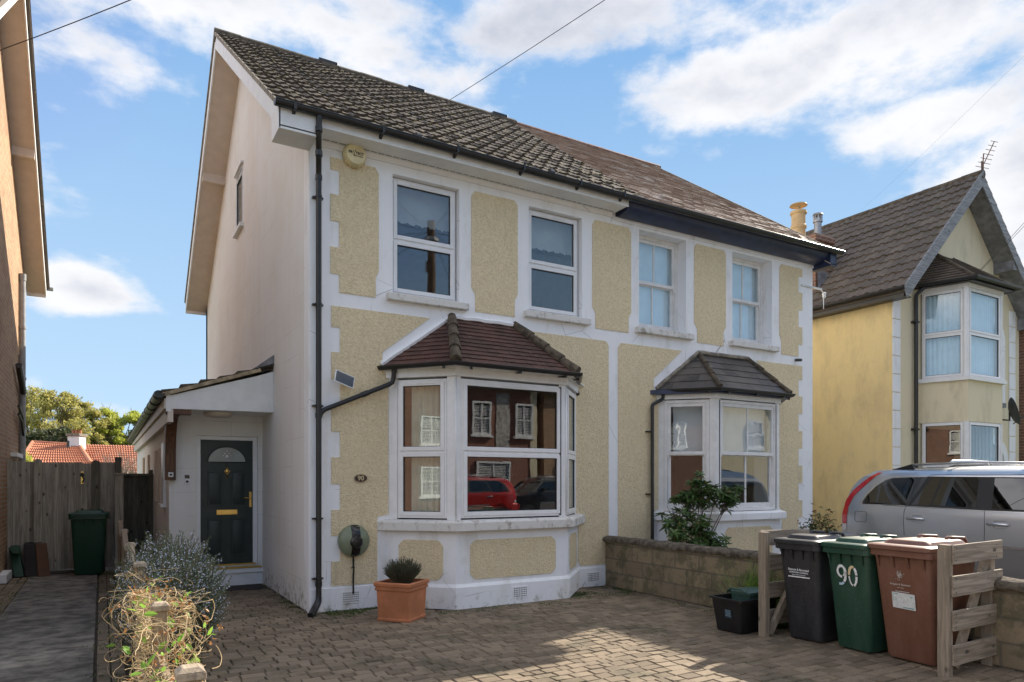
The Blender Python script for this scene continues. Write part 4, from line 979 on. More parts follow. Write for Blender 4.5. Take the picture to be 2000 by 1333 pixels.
af = Fr((.54, -.123, 5.67)); textmb('PR   TECT', af, .044, bold=True).build('lettering', 'text_black', t)
m_ = textmb('SECURITY SYSTEMS', Fr((.565, -.123, 5.635)), .014); m_.tube([af(-.045, .02, 0), af(-.02, -.005, 0), af(-.035, -.025, 0), af(-.01, -.03, 0)], .004, 5); m_.lathe(af(-.012, .028, 0), [(.008, 0), (.008, .002)], 8, (0, -1, 0)); m_.build('emblem', 'text_black', t)
t = thing('solar_panel', (.40, 0, 2.85), 'small tilted solar panel with white rim on the quoin above the sloping pipe', 'solar panel')
sf = Fr((.395, -.12, 2.86), (.93, .10, -.30), (.2, .35, .85)); sf = Fr((.395, -.12, 2.86), sf.u, sf.w.cross(sf.u))
m_ = MB(); m_.box(sf, -.13, .13, -.085, .085, -.012, 0); m_.build('frame', 'white_plastic', t, bevel=.004)
m_ = MB(); m_.box(sf, -.118, .118, -.073, .073, 0, .003); m_.build('cells', 'solar_cell', t)
m_ = MB(); m_.tube([(.40, 0, 2.82), (.40, -.06, 2.80), sf(0, 0, -.01)], .012, 6); m_.build('bracket', 'white_plastic', t)
t = thing('wall_sensor', (1.09, 0, 2.14), 'small white box with dark window beside the left edge of the lower bay', 'sensor')
m_ = MB(); m_.box(FA, 1.03, 1.085, 2.08, 2.21, .001, .03); m_.build('case', 'white_plastic', t, bevel=.005)
m_ = MB(); m_.box(FA, 1.04, 1.075, 2.12, 2.20, .03, .033); m_.build('window', 'charger_black', t)
t = thing('house_number_plaque', (.63, 0, 1.64), 'oval brown plaque reading 90 with a gold rim', 'house number')
pq = Fr((.63, -.012, 1.64)); ov = [(.088 * math.cos(2 * math.pi * i / 32), .055 * math.sin(2 * math.pi * i / 32)) for i in range(32)]
m_ = MB(); m_.prism(pq, ov, 0, .012); m_.build('plate', 'plaque_brown', t)
m_ = MB(); m_.tube([pq(a * .95, b_ * .92, .012) for a, b_ in ov + ov[:1]], .0035, 6, False); m_.build('rim', 'plaque_gold', t)
textmb('90', Fr((.63, -.026, 1.64)), .085, bold=True).build('number', 'plaque_gold', t)
# car charger
t = thing('car_charger', (.53, 0, .84), 'round olive green car charger with black stripe on the house corner', 'car charger')
cp = [(.185, 0), (.20, .02), (.20, .05), (.185, .085), (.14, .12), (.09, .135), (0, .14)]
m_ = MB(); m_.lathe((.535, -.002, .86), cp, 48, (0, -1, 0)); autosm(m_.build('body', 'charger_green', t))
cf_ = Fr((.535, -.002, .86)); m_ = MB(); rows = []
for i in range(25):
    v = -.205 + .41 * i / 24; row_ = []
    for j in range(7):
        hw = .055; u = -hw + 2 * hw * j / 6; r = min(math.hypot(u, v), .1999); h = 0
        for k in range(len(cp) - 1):
            r0, h0 = cp[k]; r1_, h1 = cp[k + 1]
            if min(r0, r1_) <= r <= max(r0, r1_) and h1 > .02: h = h0 + (h1 - h0) * ((r - r0) / (r1_ - r0) if abs(r1_ - r0) > 1e-6 else 0)
        if r >= .1995: h = .05
        row_.append(cf_(u, v * min(1, .1999 / max(math.hypot(u, v), 1e-6)), h + .004))
    rows.append(row_)
m_.grid(rows); m_.build('stripe', 'charger_black', t, smooth=True)
m_ = MB(); m_.lathe(cf_(0, -.01, .13), [(.078, 0), (.078, .03), (.06, .05), (.0, .055)], 28, (0, -1, 0)); autosm(m_.build('socket_cap', 'charger_black', t))
m_ = MB(); m_.tube([(.53, -.03, .67), (.535, -.035, .5), (.53, -.032, .35), (.528, -.05, .2)], .011, 8); m_.tube([(.505, -.035, .52), (.52, -.05, .54), (.545, -.05, .53)], .006, 6); m_.build('cable', 'cable', t)
t = thing('security_camera', (9.02, 0, 3.86), 'tiny grey security camera on the white band near the right corner', 'camera')
m_ = MB(); m_.lathe((9.0, -.001, 3.87), [(.03, 0), (.03, .015)], 12, (0, -1, 0)); m_.build('mount', 'galv', t)
m_ = MB(); m_.tube([(9.0, -.02, 3.87), (8.98, -.14, 3.85)], .028, 12); m_.build('body', 'dish_grey', t)
m_ = MB(); m_.box(FA, 9.15, 9.75, 5.28, 5.31, .002, .03); m_.lathe((9.78, -.05, 5.12), [(.02, 0), (.035, .03), (.03, .06), (.04, .09), (.02, .12)], 12); m_.tube([(9.7, -.02, 5.3), (9.76, -.05, 5.22), (9.72, -.08, 4.9)], .008, 6); tag(m_.build('cable_bracket', 'porcelain'), 'white insulator bracket at the top right corner of the pebbledash front', 'cable bracket')

# ------------------------------------------------------------------ brick house on the left
HL = thing('brick_house', (-3.58, 0, 0), 'brick house at the left edge with brown soffits and grey soil pipe', 'house')
m_ = MB(); m_.prism(Fr((0, 0, 0), (0, 1, 0), (0, 0, 1)), [(0, 0), (9.25, 0), (9.25, 5.75), (9.25, sl(9.25) - .11), (RY, RZ - .11), (0, sl(0) - .11)], -9.5, -3.58); m_.build('wall', 'stock_brick', HL)
m_ = MB(); m_.prism(SX, [(EY, EZ + .02), (RY, RZ + .02), (2 * RY - EY, EZ + .02), (2 * RY - EY, EZ - .05), (RY, RZ - .08), (EY, EZ - .05)], -9.9, -3.17); m_.build('roof', 'brown_tile', HL)
verge(HL, -3.22, 1, -3.58, bm='white_board')
m_ = rolltile(Fr((-3.60, 9.85, EZ), (1, 0, 0), (0, -slope.y, slope.z)), 0, .44, SL, 19, th=.03) ; m_.build('tile_edge', 'brown_tile', HL, fix=False)
m_ = rolltile(Fr((-3.60, EY, EZ), (1, 0, 0), slope), 0, .44, SL, 19, th=.03) ; m_.build('tile_edge', 'brown_tile', HL, fix=False)
m_ = halfround([(-3.10, 9.86, 5.86), (-9.8, 9.86, 5.86)], .06); m_.build('gutter', 'grey_pipe', HL, fix=False)
m_ = MB(); m_.box(WF, -3.58, -3.24, 6.9, 7.02, sl(6.9) - .42, sl(6.9) - .26); m_.build('purlin_end', 'soffit_board', HL)
LW = Fr((-3.58, 0, 0), (0, 1, 0), (0, 0, 1))   # w=+x
m_ = MB(); m_.tube([(-3.52, 8.15, 0), (-3.52, 8.15, 5.55)], .055, 12); m_.tube([(-3.52, 8.15, 5.55), (-3.52, 8.15, 5.68)], .065, 12)
for z in (1.9, 3.6, 4.6): m_.tube([(-3.52, 8.15, z), (-3.52, 8.15, z + .05)], .066, 12)
autosm(m_.build('soil_pipe', 'grey_pipe', HL))
m_ = MB(); m_.tube([(-3.50, 7.2, 3.75), (-3.50, 8.10, 3.35)], .055, 12); m_.tube([(-3.50, 7.2, 3.0), (-3.50, 7.9, 2.85), (-3.5, 8.1, 2.65)], .024, 8); m_.tube([(-3.50, 7.2, 2.85), (-3.5, 7.8, 2.75), (-3.5, 8.12, 2.5)], .024, 8); autosm(m_.build('waste_pipe', 'black_plastic', HL))
m_ = MB(); m_.box(LW, 6.7, 7.75, 2.05, 2.12, 0, .10); w_ = m_.build('window_sill', 'white_board', HL)
m_ = MB(); m_.box(LW, 4.9, 5.6, .0, .14, 0, .12); m_.build('door_step', 'white_board', HL, bevel=.01)

# ------------------------------------------------------------------ gable-fronted house on the right
HR = thing('detached_house', (12.1, 0, 0), 'cream gable fronted house with bright yellow side wall and two storey bay', 'house')
X0, X1, XM, GE, GZ = 12.1, 17.5, 14.8, 5.72, 8.38
FX = Fr((0, 0, 0))
def gz(x): return GE + (GZ - GE) * (1 - abs(x - XM) / (XM - X0))
m_ = MB(); m_.box(WF, X0 - .006, X0 + .25, .002, 9.6, 0, 5.78); m_.build('side_wall', 'yellow_render', HR)
m_ = MB(); wall(m_, FA, X0, X1, 0, 5.72, [(13.2, 15.0, .9, 2.8), (13.2, 15.0, 3.8, 5.70), (15.75, 16.55, 3.5, 5.35), (15.75, 16.7, 0, 2.5)], -.25, 0)
m_.prism(FA, [(X0, 5.72), (X1, 5.72), (XM, GZ - .05)], -.25, 0); m_.box(WF, X1 - .2, X1, .25, 9.6, 0, 5.7); m_.box(WF, X0, X1, 9.35, 9.6, 0, 5.7)
m_.build('front_wall', 'cream_render', HR)
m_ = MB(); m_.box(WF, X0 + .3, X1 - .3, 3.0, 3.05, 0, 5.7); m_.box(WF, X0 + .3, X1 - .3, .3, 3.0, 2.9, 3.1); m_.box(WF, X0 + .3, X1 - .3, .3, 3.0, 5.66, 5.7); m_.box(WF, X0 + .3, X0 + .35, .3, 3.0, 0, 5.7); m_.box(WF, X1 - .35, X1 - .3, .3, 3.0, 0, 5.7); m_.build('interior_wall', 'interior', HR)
z = .02
while z < 5.6:
    m_ = MB(); m_.box(FA, X0 - .002, X0 + .27, z, z + .37, .0, .022); m_.build('quoin', 'white_trim', HR, bevel=.008)
    if z > 4.0 or 1: m_ = MB(); m_.box(FA, 16.98, 17.28, z, z + .37, .0, .022); m_.build('quoin', 'white_trim', HR, bevel=.008)
    z += .385
# arched surrounds of the recesses right of the bay
def arch(u0, u1, v0, vs, vt, t, nm):
    m_ = MB(); n = 12; cx = (u0 + u1) / 2; rx = (u1 - u0) / 2; oi = [(u1, v0)] + [(cx + rx * math.cos(math.pi * i / n), vs + (vt - vs) * math.sin(math.pi * i / n)) for i in range(n + 1)] + [(u0, v0)]
    oo = [(u1 + t, v0)] + [(cx + (rx + t) * math.cos(math.pi * i / n), vs + (vt - vs + t) * math.sin(math.pi * i / n)) for i in range(n + 1)] + [(u0 - t, v0)]
    for i in range(len(oi) - 1): m_.add([FA(*oi[i], .03), FA(*oi[i + 1], .03), FA(*oo[i + 1], .03), FA(*oo[i], .03), FA(*oi[i], 0), FA(*oi[i + 1], 0), FA(*oo[i + 1], 0), FA(*oo[i], 0)], [(0, 1, 2, 3), (0, 4, 5, 1), (3, 2, 6, 7)])
    m_.build(nm, 'white_trim', HR)
arch(15.75, 16.55, 3.5, 4.95, 5.35, .2, 'arch_surround'); arch(15.75, 16.7, 0, 2.1, 2.5, .2, 'arch_surround')
w_ = upvc(Fr((0, .15, 0)), 15.75, 16.55, 3.5, 5.3, 4.5, HR, vent=False)
m_ = MB(); m_.box(FA, 15.65, 16.65, 3.38, 3.49, -.1, .1); m_.build('sill', 'lead_flash', w_)
m_ = MB(); m_.box(FA, 15.75, 16.7, 0, 2.45, -.5, -.44); m_.build('door', 'door_green', HR)
# two-storey bay
PB = [(13.08, 0), (13.36, -.86), (14.78, -.86), (15.06, 0)]
def bandz(z0, z1, mat, nm, d=0, th=.12):
    m_ = MB(); P0 = offs(PB, d); I0 = offs(PB, d - th)
    for i in range(3):
        a, b_, c, d_ = P0[i], P0[i + 1], I0[i + 1], I0[i]
        m_.add([at(q, z) for z in (z0, z1) for q in (a, b_, c, d_)], [(0, 3, 2, 1), (4, 5, 6, 7), (0, 1, 5, 4), (1, 2, 6, 5), (2, 3, 7, 6), (3, 0, 4, 7)])
    return m_.build(nm, mat, HR)
bandz(0, .95, 'cream_render', 'bay_wall'); bandz(2.86, 3.72, 'cream_render', 'bay_wall'); bandz(3.72, 3.80, 'white_board', 'bay_sill', .07, .19); bandz(.95, 1.03, 'white_board', 'bay_sill', .07, .19); bandz(5.66, 5.78, 'white_board', 'window_head', .02, .14)
for z0, z1 in ((3.80, 5.66), (1.03, 2.86)):
    fp = offs(PB, -.02); ff = [Fr(fp[i], fp[i + 1] - fp[i], (0, 0, 1)) for i in range(3)]; fl = [(fp[i + 1] - fp[i]).length for i in range(3)]
    for i in range(3): upvc(ff[i], .05, fl[i] - .05, z0, z1, (z0 + z1) / 2, HR, vent=False, gl='glass', t=.045, st=.045)
    m_ = MB()
    for j in (1, 2): m_.tube([at(fp[j], z0) + Vector((0, .03, 0)), at(fp[j], z1) + Vector((0, .03, 0))], .06, 8)
    m_.build('corner_post', 'upvc', HR)
    cp_ = offs(PB, -.13)
    for i in range(3):
        f_ = Fr(cp_[i], cp_[i + 1] - cp_[i], (0, 0, 1)); l_ = (cp_[i + 1] - cp_[i]).length
        if z0 > 3 or i == 2: curtain_sheet(f_, .02, l_ - .02, z0, z1, 0, .012, .09).build('net_curtain', 'net', HR, smooth=True)
# bay roof
m_ = MB(); E2 = [at(p, 5.80) for p in offs(PB, .20)]; TT1, TT2 = Vector((13.75, -.01, 6.62)), Vector((14.40, -.01, 6.62))
m_.add(E2 + [TT1, TT2], [(0, 1, 4), (1, 2, 5, 4), (2, 3, 5), (3, 2, 1, 0)]); ro = m_.build('bay_roof', 'brown_tile', HR)
for q in ((E2[0], E2[1], TT1, TT1), (E2[1], E2[2], TT2, TT1), (E2[2], E2[3], TT2, TT2)):
    a, b_, c, d = q; u = (b_ - a).normalized(); nrm = (b_ - a).cross(d - a).normalized(); v = nrm.cross(u); S = (d - a).dot(v); da, ca = (d - a).dot(u), (c - a).dot(u); bl = (b_ - a).length
    plaintile(Fr(a, u, v), lambda s: da * s / S, lambda s: bl + (ca - bl) * s / S, S, .10, .165).build('tile_slope', 'brown_tile', ro, fix=False)
m_ = MB(); m_.tube([E2[1], TT1], .05, 8); m_.tube([E2[2], TT2], .05, 8); m_.build('hip', 'ridge_moss', ro)
gp = [at(p, 5.80) for p in offs(PB, .25)]; halfround(gp, .055).build('gutter', 'black_plastic', ro, fix=False)
m_ = MB(); slabz(m_, offs(PB, .16), 5.74, 5.80); m_.build('eaves_board', 'black_plastic', ro)
m_ = MB(); elbowed(m_, [(12.95, -.2, 5.75), (12.86, -.07, 5.6), (12.86, -.07, 0)], .04, 10)
for z in (5.0, 2.7): m_.box(FA, 12.78, 12.94, z, z + .04, 0, .1)
autosm(m_.build('downpipe', 'black_plastic', HR))
# roof with ridge running back, deep gable verge
SLr = Vector((XM - X0 + .30, 0, (GZ - GE) * (XM - X0 + .30) / (XM - X0))); zE = GZ + .12 - SLr.z; Sr = SLr.length
m_ = rolltile(Fr((X0 - .30, 10.1, zE), (0, -1, 0), SLr), 0, 10.55, Sr + .02, 14, pitch=.30, amp=.045, th=.03, du=.0375, jit=.008)
autosm(m_.build('roof', 'brown_tile', HR, fix=False), 40)
m_ = rolltile(Fr((X1 + .30, -.45, zE), (0, 1, 0), Vector((-SLr.x, 0, SLr.z))), 0, 10.55, Sr + .02, 14, pitch=.30, amp=.028, th=.03, du=.075)
m_.build('roof', 'brown_tile', HR, fix=False)
m_ = MB(); m_.prism(FX, [(X0 - .28, zE - .02), (XM, GZ + .10), (X1 + .28, zE - .02), (X1 + .28, zE - .10), (XM, GZ + .0), (X0 - .28, zE - .10)], -10.1, .43); m_.build('roof_deck', 'brown_tile', HR)
m_ = MB(); y = -.47
while y < 10: m_.tube([(XM, y, GZ + .10), (XM, y + .44, GZ + .10 + random.uniform(-.008, .008))], .10, 9); y += .44
m_.build('ridge', 'ridge_moss', HR)
gb = [(X0 - .34, zE - .02), (XM, GZ + .13), (XM, GZ - .17), (X0 - .22, zE - .22)]
m_ = MB(); m_.prism(FX, gb, .43, .46); m_.prism(FX, [(a, b_) for a, b_ in [(X0 - .34, zE + .04), (XM, GZ + .19), (XM, GZ + .10), (X0 - .34, zE - .05)]], .46, .485); m_.build('bargeboard', 'grey_board', HR, bevel=.004)
m_ = MB(); m_.prism(FX, [(2 * XM - a, b_) for a, b_ in gb][::-1], .43, .46); m_.build('bargeboard', 'grey_board', HR, bevel=.004)
m_ = MB(); m_.prism(FX, [(X0 - .2, zE - .16), (XM, GZ - .06), (X1 + .2, zE - .16), (X1 + .2, zE - .18), (XM, GZ - .08), (X0 - .2, zE - .18)], 0.001, .42); m_.box(FX, X0 + .05, X0 + .2, 6.0 - .25, 6.0 - .12, 0, .42); m_.build('soffit', 'lead_flash', HR)
m_ = MB(); m_.box(FX, X1 - 1.25, X1 - 1.05, gz(X1 - 1.15) - .28, gz(X1 - 1.15) - .05, 0, .43); m_.box(FX, X1 - .1, X1 + .25, 5.35, 5.62, 0, .43); m_.build('purlin_end', 'lead_flash', HR)
halfround([(X0 - .34, -.45, zE), (X0 - .34, 10, zE)], .06).build('gutter', 'black_plastic', HR, fix=False)
m_ = MB(); m_.box(WF, X0 - .26, X0 - .24, -.4, 10, zE - .18, zE - .02); m_.box(WF, X0 - .24, X0, -.4, 10, zE - .18, zE - .16); m_.build('fascia', 'black_plastic', HR)
# chimney on the near slope
m_ = MB(); m_.box(WF, 12.35, 13.0, 2.0, 2.95, 5.8, 7.30); m_.box(WF, 12.31, 13.04, 1.96, 2.99, 7.30, 7.44); m_.box(WF, 12.38, 12.97, 2.03, 2.92, 7.44, 7.50); ch = m_.build('chimney', 'brown_brick', HR, bevel=.01)
m_ = MB(); m_.lathe((12.68, 2.72, 7.48), [(.17, 0), (.165, .35), (.19, .38), (.19, .43), (.165, .46), (.165, .70), (.20, .74), (.19, .80), (.12, .82)], 24); autosm(m_.build('pot', 'pot_buff', ch))
m_ = MB(); m_.lathe((12.68, 2.72, 8.30), [(.05, 0), (.05, .10), (.21, .12), (.19, .15), (.0, .18)], 24); autosm(m_.build('cowl', 'pot_buff', ch))
m_ = MB(); m_.lathe((12.68, 2.18, 7.48), [(.09, 0), (.085, .34), (.11, .36), (.11, .39)], 16)
for a in range(8): m_.box(Fr((12.68 + .09 * math.cos(a * .785), 2.18 + .09 * math.sin(a * .785), 7.87)), -.012, .012, 0, .14, -.012, .012)
m_.lathe((12.68, 2.18, 8.01), [(.12, 0), (.10, .04), (0, .05)], 16); autosm(m_.build('flue_terminal', 'galv', ch))
m_ = MB(); m_.add([(12.3, 1.9, 6.0), (12.28, 1.9, 6.6), (12.6, 1.88, 6.55), (12.9, 1.9, 6.35), (12.9, 1.95, 6.1)], [(0, 1, 2, 3, 4)]); m_.build('flashing', 'lead_flash', ch)
# aerial and dish
t = thing('tv_aerial', (16.2, .6, 7.6), 'rusty television aerial on a thin mast behind the right gable', 'aerial')
m_ = MB(); m_.tube([(16.45, .5, 7.0), (16.85, .5, 9.8)], .014, 6); m_.build('mast', 'rust', t)
m_ = MB(); a0, a1 = Vector((16.78, .5, 9.45)), Vector((17.05, .35, 10.1)); m_.tube([a0, a1], .012, 6)
for i in range(7):
    p = a0.lerp(a1, i / 6); m_.tube([p + Vector((-.10, .07, .03)) * (1.3 - i * .1), p - Vector((-.10, .07, .03)) * (1.3 - i * .1)], .007, 5)
m_.box(Fr((16.78, .48, 9.3)), -.1, .02, 0, .28, 0, .01); m_.build('antenna', 'rust', t)
t = thing('satellite_dish', (16.3, 0, 3.2), 'dark grey satellite dish on the right house wall by its bay', 'satellite dish')
ax = Vector((.55, -.8, .25)).normalized(); m_ = MB(); m_.lathe(Vector((16.25, -.42, 3.25)), [(.0, -.07), (.15, -.055), (.26, -.02), (.33, .03), (.33, .035), (.25, -.01), (0, -.06)], 28, ax); autosm(m_.build('reflector', 'dish_grey', t))
m_ = MB(); m_.tube([(16.4, 0, 3.1), (16.35, -.3, 3.05), Vector((16.25, -.42, 3.25)) - ax * .07], .02, 6); m_.tube([(16.25, -.42, 2.95), Vector((16.25, -.42, 3.2)) + ax * .4], .012, 6); m_.build('arm', 'dish_grey', t)
# brick house beyond
H2 = thing('brick_house', (17.55, 0, 0), 'dark brick house just showing at the right edge behind the gable', 'house')
m_ = MB(); m_.box(WF, 17.56, 24, -.12, 9, 0, 5.6); m_.build('wall', 'brown_brick', H2)
m_ = MB(); m_.prism(SX, [(-.5, 5.55), (4.5, 8.6), (9.4, 5.55)], 17.85, 24.4); m_.build('roof', 'brown_tile', H2)

# ------------------------------------------------------------------ fences, gate, garden wall
def board_fence(name, label, x0, x1, y, h, bw=.10, mat='fence_wood', cat='fence', topv=.0):
    t = thing(name, ((x0 + x1) / 2, y, 0), label, cat)
    m_ = MB(); x = x0; k_ = 0
    while x < x1 - .02:
        w = min(bw * random.uniform(.88, 1.1), x1 - x); hh = h + random.uniform(-topv, topv) * .5; m_.box(Fr((0, y + (.010 if k_ % 2 else 0) + random.uniform(-.002, .002), 0)), x - .004, x + w + .004, .03, hh, -.012, 0); x += w; k_ += 1
    m_.build('boarding', mat, t, bevel=.003, fix=False); return t
t = board_fence('garden_gate', 'weathered grey boarded gate across the side path, black latch near the top', -3.12, -2.30, 6.25, 1.93)
m_ = MB(); m_.box(Fr((0, 6.23, 0)), -2.50, -2.46, 1.56, 1.78, 0, .012); m_.build('keeper', 'brass', t)
m_ = MB(); m_.tube([(-2.48, 6.19, 1.76), (-2.48, 6.17, 1.70), (-2.45, 6.17, 1.64), (-2.48, 6.18, 1.58)], .012, 6); m_.lathe((-2.48, 6.22, 1.72), [(.035, 0), (.03, .015)], 12, (0, -1, 0)); m_.build('latch', 'gasket', t)
m_ = MB(); m_.box(WF, -3.1, -2.3, 6.27, 6.33, .3, .42); m_.box(WF, -3.1, -2.3, 6.27, 6.33, 1.5, 1.62); m_.build('ledge', 'fence_wood', t)
t = board_fence('fence_panel', 'narrow weathered fence panel between the brick house and the gate', -3.58, -3.20, 6.25, 1.95)
m_ = MB(); m_.box(WF, -3.58, -3.50, 6.18, 6.26, 0, 1.98); m_.prism(Fr((0, 6.26, 0)), [(-3.20, 0), (-3.08, 0), (-3.08, 1.94)] + [(-3.14 + .06 * math.cos(a), 1.94 + .06 * math.sin(a)) for a in (.4, .9, 1.57, 2.2, 2.7)] + [(-3.20, 1.94)], 0, .09); m_.build('post', 'fence_wood', t, bevel=.004)
t = board_fence('fence_panel', 'short weathered fence panel right of the gate behind the green bin', -2.22, -1.94, 6.25, 1.95)
m_ = MB(); m_.prism(Fr((0, 6.26, 0)), [(-2.34, 0), (-2.20, 0), (-2.20, 1.92)] + [(-2.27 + .07 * math.cos(a), 1.92 + .07 * math.sin(a)) for a in (.4, .9, 1.57, 2.2, 2.7)] + [(-2.34, 1.92)], 0, .09); m_.build('post', 'dark_fence', t, bevel=.004)
m_ = MB(); m_.box(WF, -1.97, -1.86, 6.1, 6.24, 0, 2.05); m_.build('post', 'dark_fence', t, bevel=.01)
t = board_fence('fence_panel', 'low dark boarded panel between the fence post and the porch side wall', -1.86, -1.33, 6.35, 1.70, .09, 'dark_fence')
m_ = MB(); m_.box(WF, -1.88, -1.33, 6.28, 6.42, 1.70, 1.75); m_.box(WF, -1.41, -1.34, 6.25, 6.33, 0, 1.82); m_.build('rail', 'dark_fence', t, bevel=.004)
t = board_fence('gate_post', 'square grey timber post at the front of the low trellis fence', -1.93, -1.92, 5.96, .1); [bpy.data.objects.remove(c) for c in list(t.children)]
m_ = MB(); m_.box(WF, -1.98, -1.84, 5.7, 5.84, 0, 1.72); m_.build('post', 'fence_wood', t, bevel=.008); m_ = MB(); m_.box(WF, -2.0, -1.82, 5.68, 5.86, 1.72, 1.75); m_.build('cap', 'fence_wood', t, bevel=.006)
# low post fence beside the drive
t = thing('trellis_fence', (-1.91, -1, 0), 'low timber fence of capped posts and curved lattice panels beside the path', 'fence')
posts = [(4.8, .95), (2.4, .95), (-.05, .95), (-2.12, .95), (-4.33, .95), (-5.84, .95)]
for y, h in posts:
    s_ = .036; m_ = MB(); m_.box(WF, -1.91 - s_, -1.91 + s_, y - s_, y + s_, -.02, h - .045); po = m_.build('post', 'post_wood', t, bevel=.005)
    c = MB(); c.box(WF, -1.91 - .048, -1.91 + .048, y - .048, y + .048, h - .045, h - .018); c.taper(Fr((-1.91, y, 0), (1, 0, 0), (0, 1, 0)), (-.048, .048, -.048, .048), (-.028, .028, -.028, .028), h - .018, h); c.build('cap', 'cap_wood', po, bevel=.004)
for (ya, yb) in ((4.74, 2.46), (2.34, .01), (-.11, -2.06)):
    m_ = MB(); n = 10; L_ = ya - yb
    f_ = lambda u: .90 - .16 * (1 - ((2 * u - 1)) ** 2)
    pts = [(ya - L_ * i / n, f_(i / n)) for i in range(n + 1)]
    m_.prism(Fr((-1.91, 0, 0), (0, 1, 0), (0, 0, 1)), [(y, z) for y, z in pts] + [(y, z + .035) for y, z in pts][::-1], -.03, .03)
    m_.box(WF, -1.93, -1.89, yb, ya, .06, .11); m_.build('rail', 'post_wood', t)
    m_ = MB(); k = -8
    while k < 40:
        for sg in (1, -1):
            y = yb + k * .075; a = [y, .10]; b_ = [y + sg * .7, .8]
            # clip to panel
            for s in range(2):
                pass
            P_ = []
            for i in range(15):
                yy = a[0] + (b_[0] - a[0]) * i / 14; zz = .1 + .7 * i / 14
                if yb < yy < ya and zz < f_((ya - yy) / L_): P_.append((yy, zz))
            if len(P_) > 2: m_.tube([(-1.91 + sg * .006, P_[0][0], P_[0][1]), (-1.91 + sg * .006, P_[-1][0], P_[-1][1])], .007, 4)
        k += 1
    m_.build('lattice', 'post_wood', t)
for (ya, yb) in ((-2.18, -4.27), (-4.39, -5.79)):
    m_ = MB(); m_.box(WF, -1.925, -1.895, yb, ya, .62, .68); m_.box(WF, -1.925, -1.895, yb, ya, .1, .16); m_.build('rail', 'post_wood', t)
# garden wall between the drives
t = thing('garden_wall', (4.6, -3, 0), 'low mossy concrete block wall with rough mortar capping between the drives', 'wall')
m_ = MB(); m_.box(WF, 4.50, 4.68, -7.0, -.03, 0, .69); m_.build('blockwork', 'block_wall', t, bevel=.008)
b = NB('rough_cap'); n = b.noise(9, 6, .75); b.bsdf(b.mix(b.ramp(n, .38, .62), (.075, .06, .045), (.21, .175, .13)), .95, bump=b.noise(18, 6, .75), bs=1.0, bd=.04)
m_ = MB(); rows = []
n = 160
for i in range(n + 1):
    y = -.01 - 7.0 * i / n; r_ = []
    for (x, z) in ((4.47, .68), (4.455, .71), (4.47, .745), (4.54, .765), (4.62, .765), (4.70, .745), (4.72, .71), (4.70, .68)):
        d = noise.noise_vector(Vector((x * 9, y * 7, z * 9))) * .016; r_.append(Vector((x, y, z)) + d)
    rows.append(r_)
m_.grid(rows); m_.build('capping', 'rough_cap', t, smooth=True)

# ------------------------------------------------------------------ bins
def rbox(fr, sx, sy, r, n=4):
    pts = []
    for cx, cy, a0 in ((sx - r, sy - r, 0), (-sx + r, sy - r, 90), (-sx + r, -sy + r, 180), (sx - r, -sy + r, 270)):
        for i in range(n + 1):
            a = rad(a0 + 90 * i / n); pts.append((cx + r * math.cos(a), cy + r * math.sin(a)))
    return pts
def loftz(m_, secs, cap0=True, cap1=True):  # secs: (z, pts, ox)
    n = len(secs[0][1]); b_ = len(m_.v)
    for z, pts, ox in secs: m_.v += [Vector((p[0] + ox, p[1], z)) for p in pts]
    for i in range(len(secs) - 1):
        for j in range(n): m_.f.append((b_ + i * n + j, b_ + i * n + (j + 1) % n, b_ + (i + 1) * n + (j + 1) % n, b_ + (i + 1) * n + j)); m_.mi.append(m_.cur)
    if cap0: m_.f.append(tuple(b_ + j for j in range(n - 1, -1, -1))); m_.mi.append(m_.cur)
    if cap1: m_.f.append(tuple(b_ + (len(secs) - 1) * n + j for j in range(n))); m_.mi.append(m_.cur)
def xform(o, loc, rz):
    o.location = loc; o.rotation_euler = (0, 0, rz)
